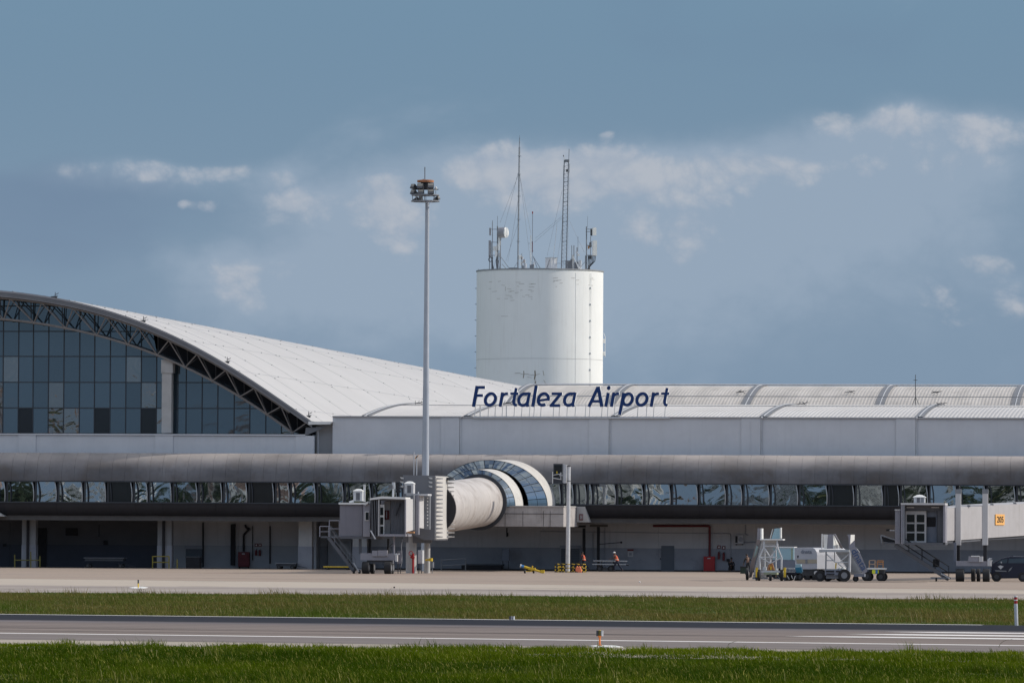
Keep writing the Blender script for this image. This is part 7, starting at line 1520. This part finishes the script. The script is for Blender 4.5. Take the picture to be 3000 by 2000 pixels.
MB().prism(CV(((2100, 1100), (2180, 1078), (2200, 1092)), YV + .5), (0, .5, 0)).build('roof_bar', m_navy, car)

# ================================================================ airfield lights and marker post
def afl(lab, px_, base_py, top_py, kind, grp='airfield ground lights'):
    g_ = G(px_, base_py); t = thing('airfield_light', lab, 'ground light', (g_.x, g_.y, 0), grp); y = g_.y; s = lambda w: w * (y - CAM.y) / math.cos(YAW) / FPX
    x = g_.x; z = lambda py: P(px_, py, y).z
    if kind == 'edge':
        MB().tube((x, y, .03), (x, y, z(1866)), s(2.6), n=10).build('stem', m_orange, t); MB().tube((x, y, z(1868)), (x, y, z(1861)), s(2.6), s(6.5), n=12).build('collar', m_orange, t); MB().tube((x, y, .03), (x, y, .07), s(7), n=12).build('foot_flange', m_brown, t)
        for d, m in ((-6.5, m_dark), (0, m_yel), (6.5, m_wsteel)): MB().tube((x + s(d), y - .01 * (d == 0), z(1862)), (x + s(d), y - .01 * (d == 0), z(1846)), s(3.9), n=12).build('lamp_housing', m if d else mat('lamp_olive', (.12, .10, .02), .5), t)
        MB().tube((x, y, z(1846)), (x, y, z(1844.5)), s(3), n=10).build('lamp_cap', m_yel, t)
    elif kind == 'low':
        for d, m in ((-6, m_dark), (-1, m_bridge), (5.5, m_wsteel)): MB().tube((x + s(d), y, 0), (x + s(d), y, z(1804)), s(2.6), n=12).build('lamp_housing', m, t)
        MB().box(x - s(5), x + s(4), y, y + .1, 0, z(1807)).build('lamp_body', m_dark, t)
    else:
        MB().tube((x, y, 0), (x, y, z(1707)), s(2), n=10).build('stem', m_yel, t); MB().tube((x, y, z(1708)), (x, y, z(1697)), s(2.3), n=10).build('lamp_housing', m_dark, t)
    return t
afl('orange stemmed runway light with a dark and white lamp head, in the foreground', 1757, 1893.5, 1846, 'edge'); afl('small black and white light on the far edge of the runway', 1500, 1815.5, 1804, 'low'); afl('thin yellow taxiway light on a white slab at left', 405, 1721.5, 1697, 'taxi')
def slab(lab, pts, z):
    mb = MB(); g_ = [G(*p) for p in pts]; mb.prism([(q.x, q.y, 0.0) for q in g_], (0, 0, z)); tag(mb.build('light_slab', mat('slab_white', (.74, .73, .70), .8, .1, 2)), lab, 'slab', 'painted concrete slabs')
slab('white painted slab under the foreground runway light', [(1727, 1893), (1750, 1891), (1800, 1892), (1826, 1896), (1780, 1896.5), (1740, 1895)], .03); slab('white painted slab under the thin taxiway light', [(378, 1722), (395, 1719), (415, 1718.5), (434, 1721), (420, 1723.5), (392, 1723.5)], .03)
g_ = G(2978, 1832); y = g_.y; mk = thing('marker_post', 'white post with two red bands beside the runway at the right edge', 'post', (g_.x, y, 0)); s = 10.5 * (y - CAM.y) / math.cos(YAW) / FPX / 2
zs_ = [(1834, 1767, m_wsteel), (1767, 1758.5, m_red), (1758.5, 1755.5, m_white), (1755.5, 1748, m_red), (1748, 1744.5, m_white)]
for a, b, m in zs_: MB().tube((g_.x - .04 * (1834 - a) / 90, y, max(0, P(2978, a, y).z)), (g_.x - .04 * (1834 - b) / 90, y, P(2978, b, y).z), s * (1 if m is not m_red else .9), n=14).build('red_band' if m is m_red else 'post_section', m, mk)
for a, b, c in ((1155, 1722, m_hair), (1874, 1706, m_white)): g2 = G(a, b); tag(MB().sphere((g2.x, g2.y, .05), .06, 8).build('apron_stud', c), 'small dark stud on the taxiway left of centre' if a == 1155 else 'small white stud on the apron right of centre', 'stud')
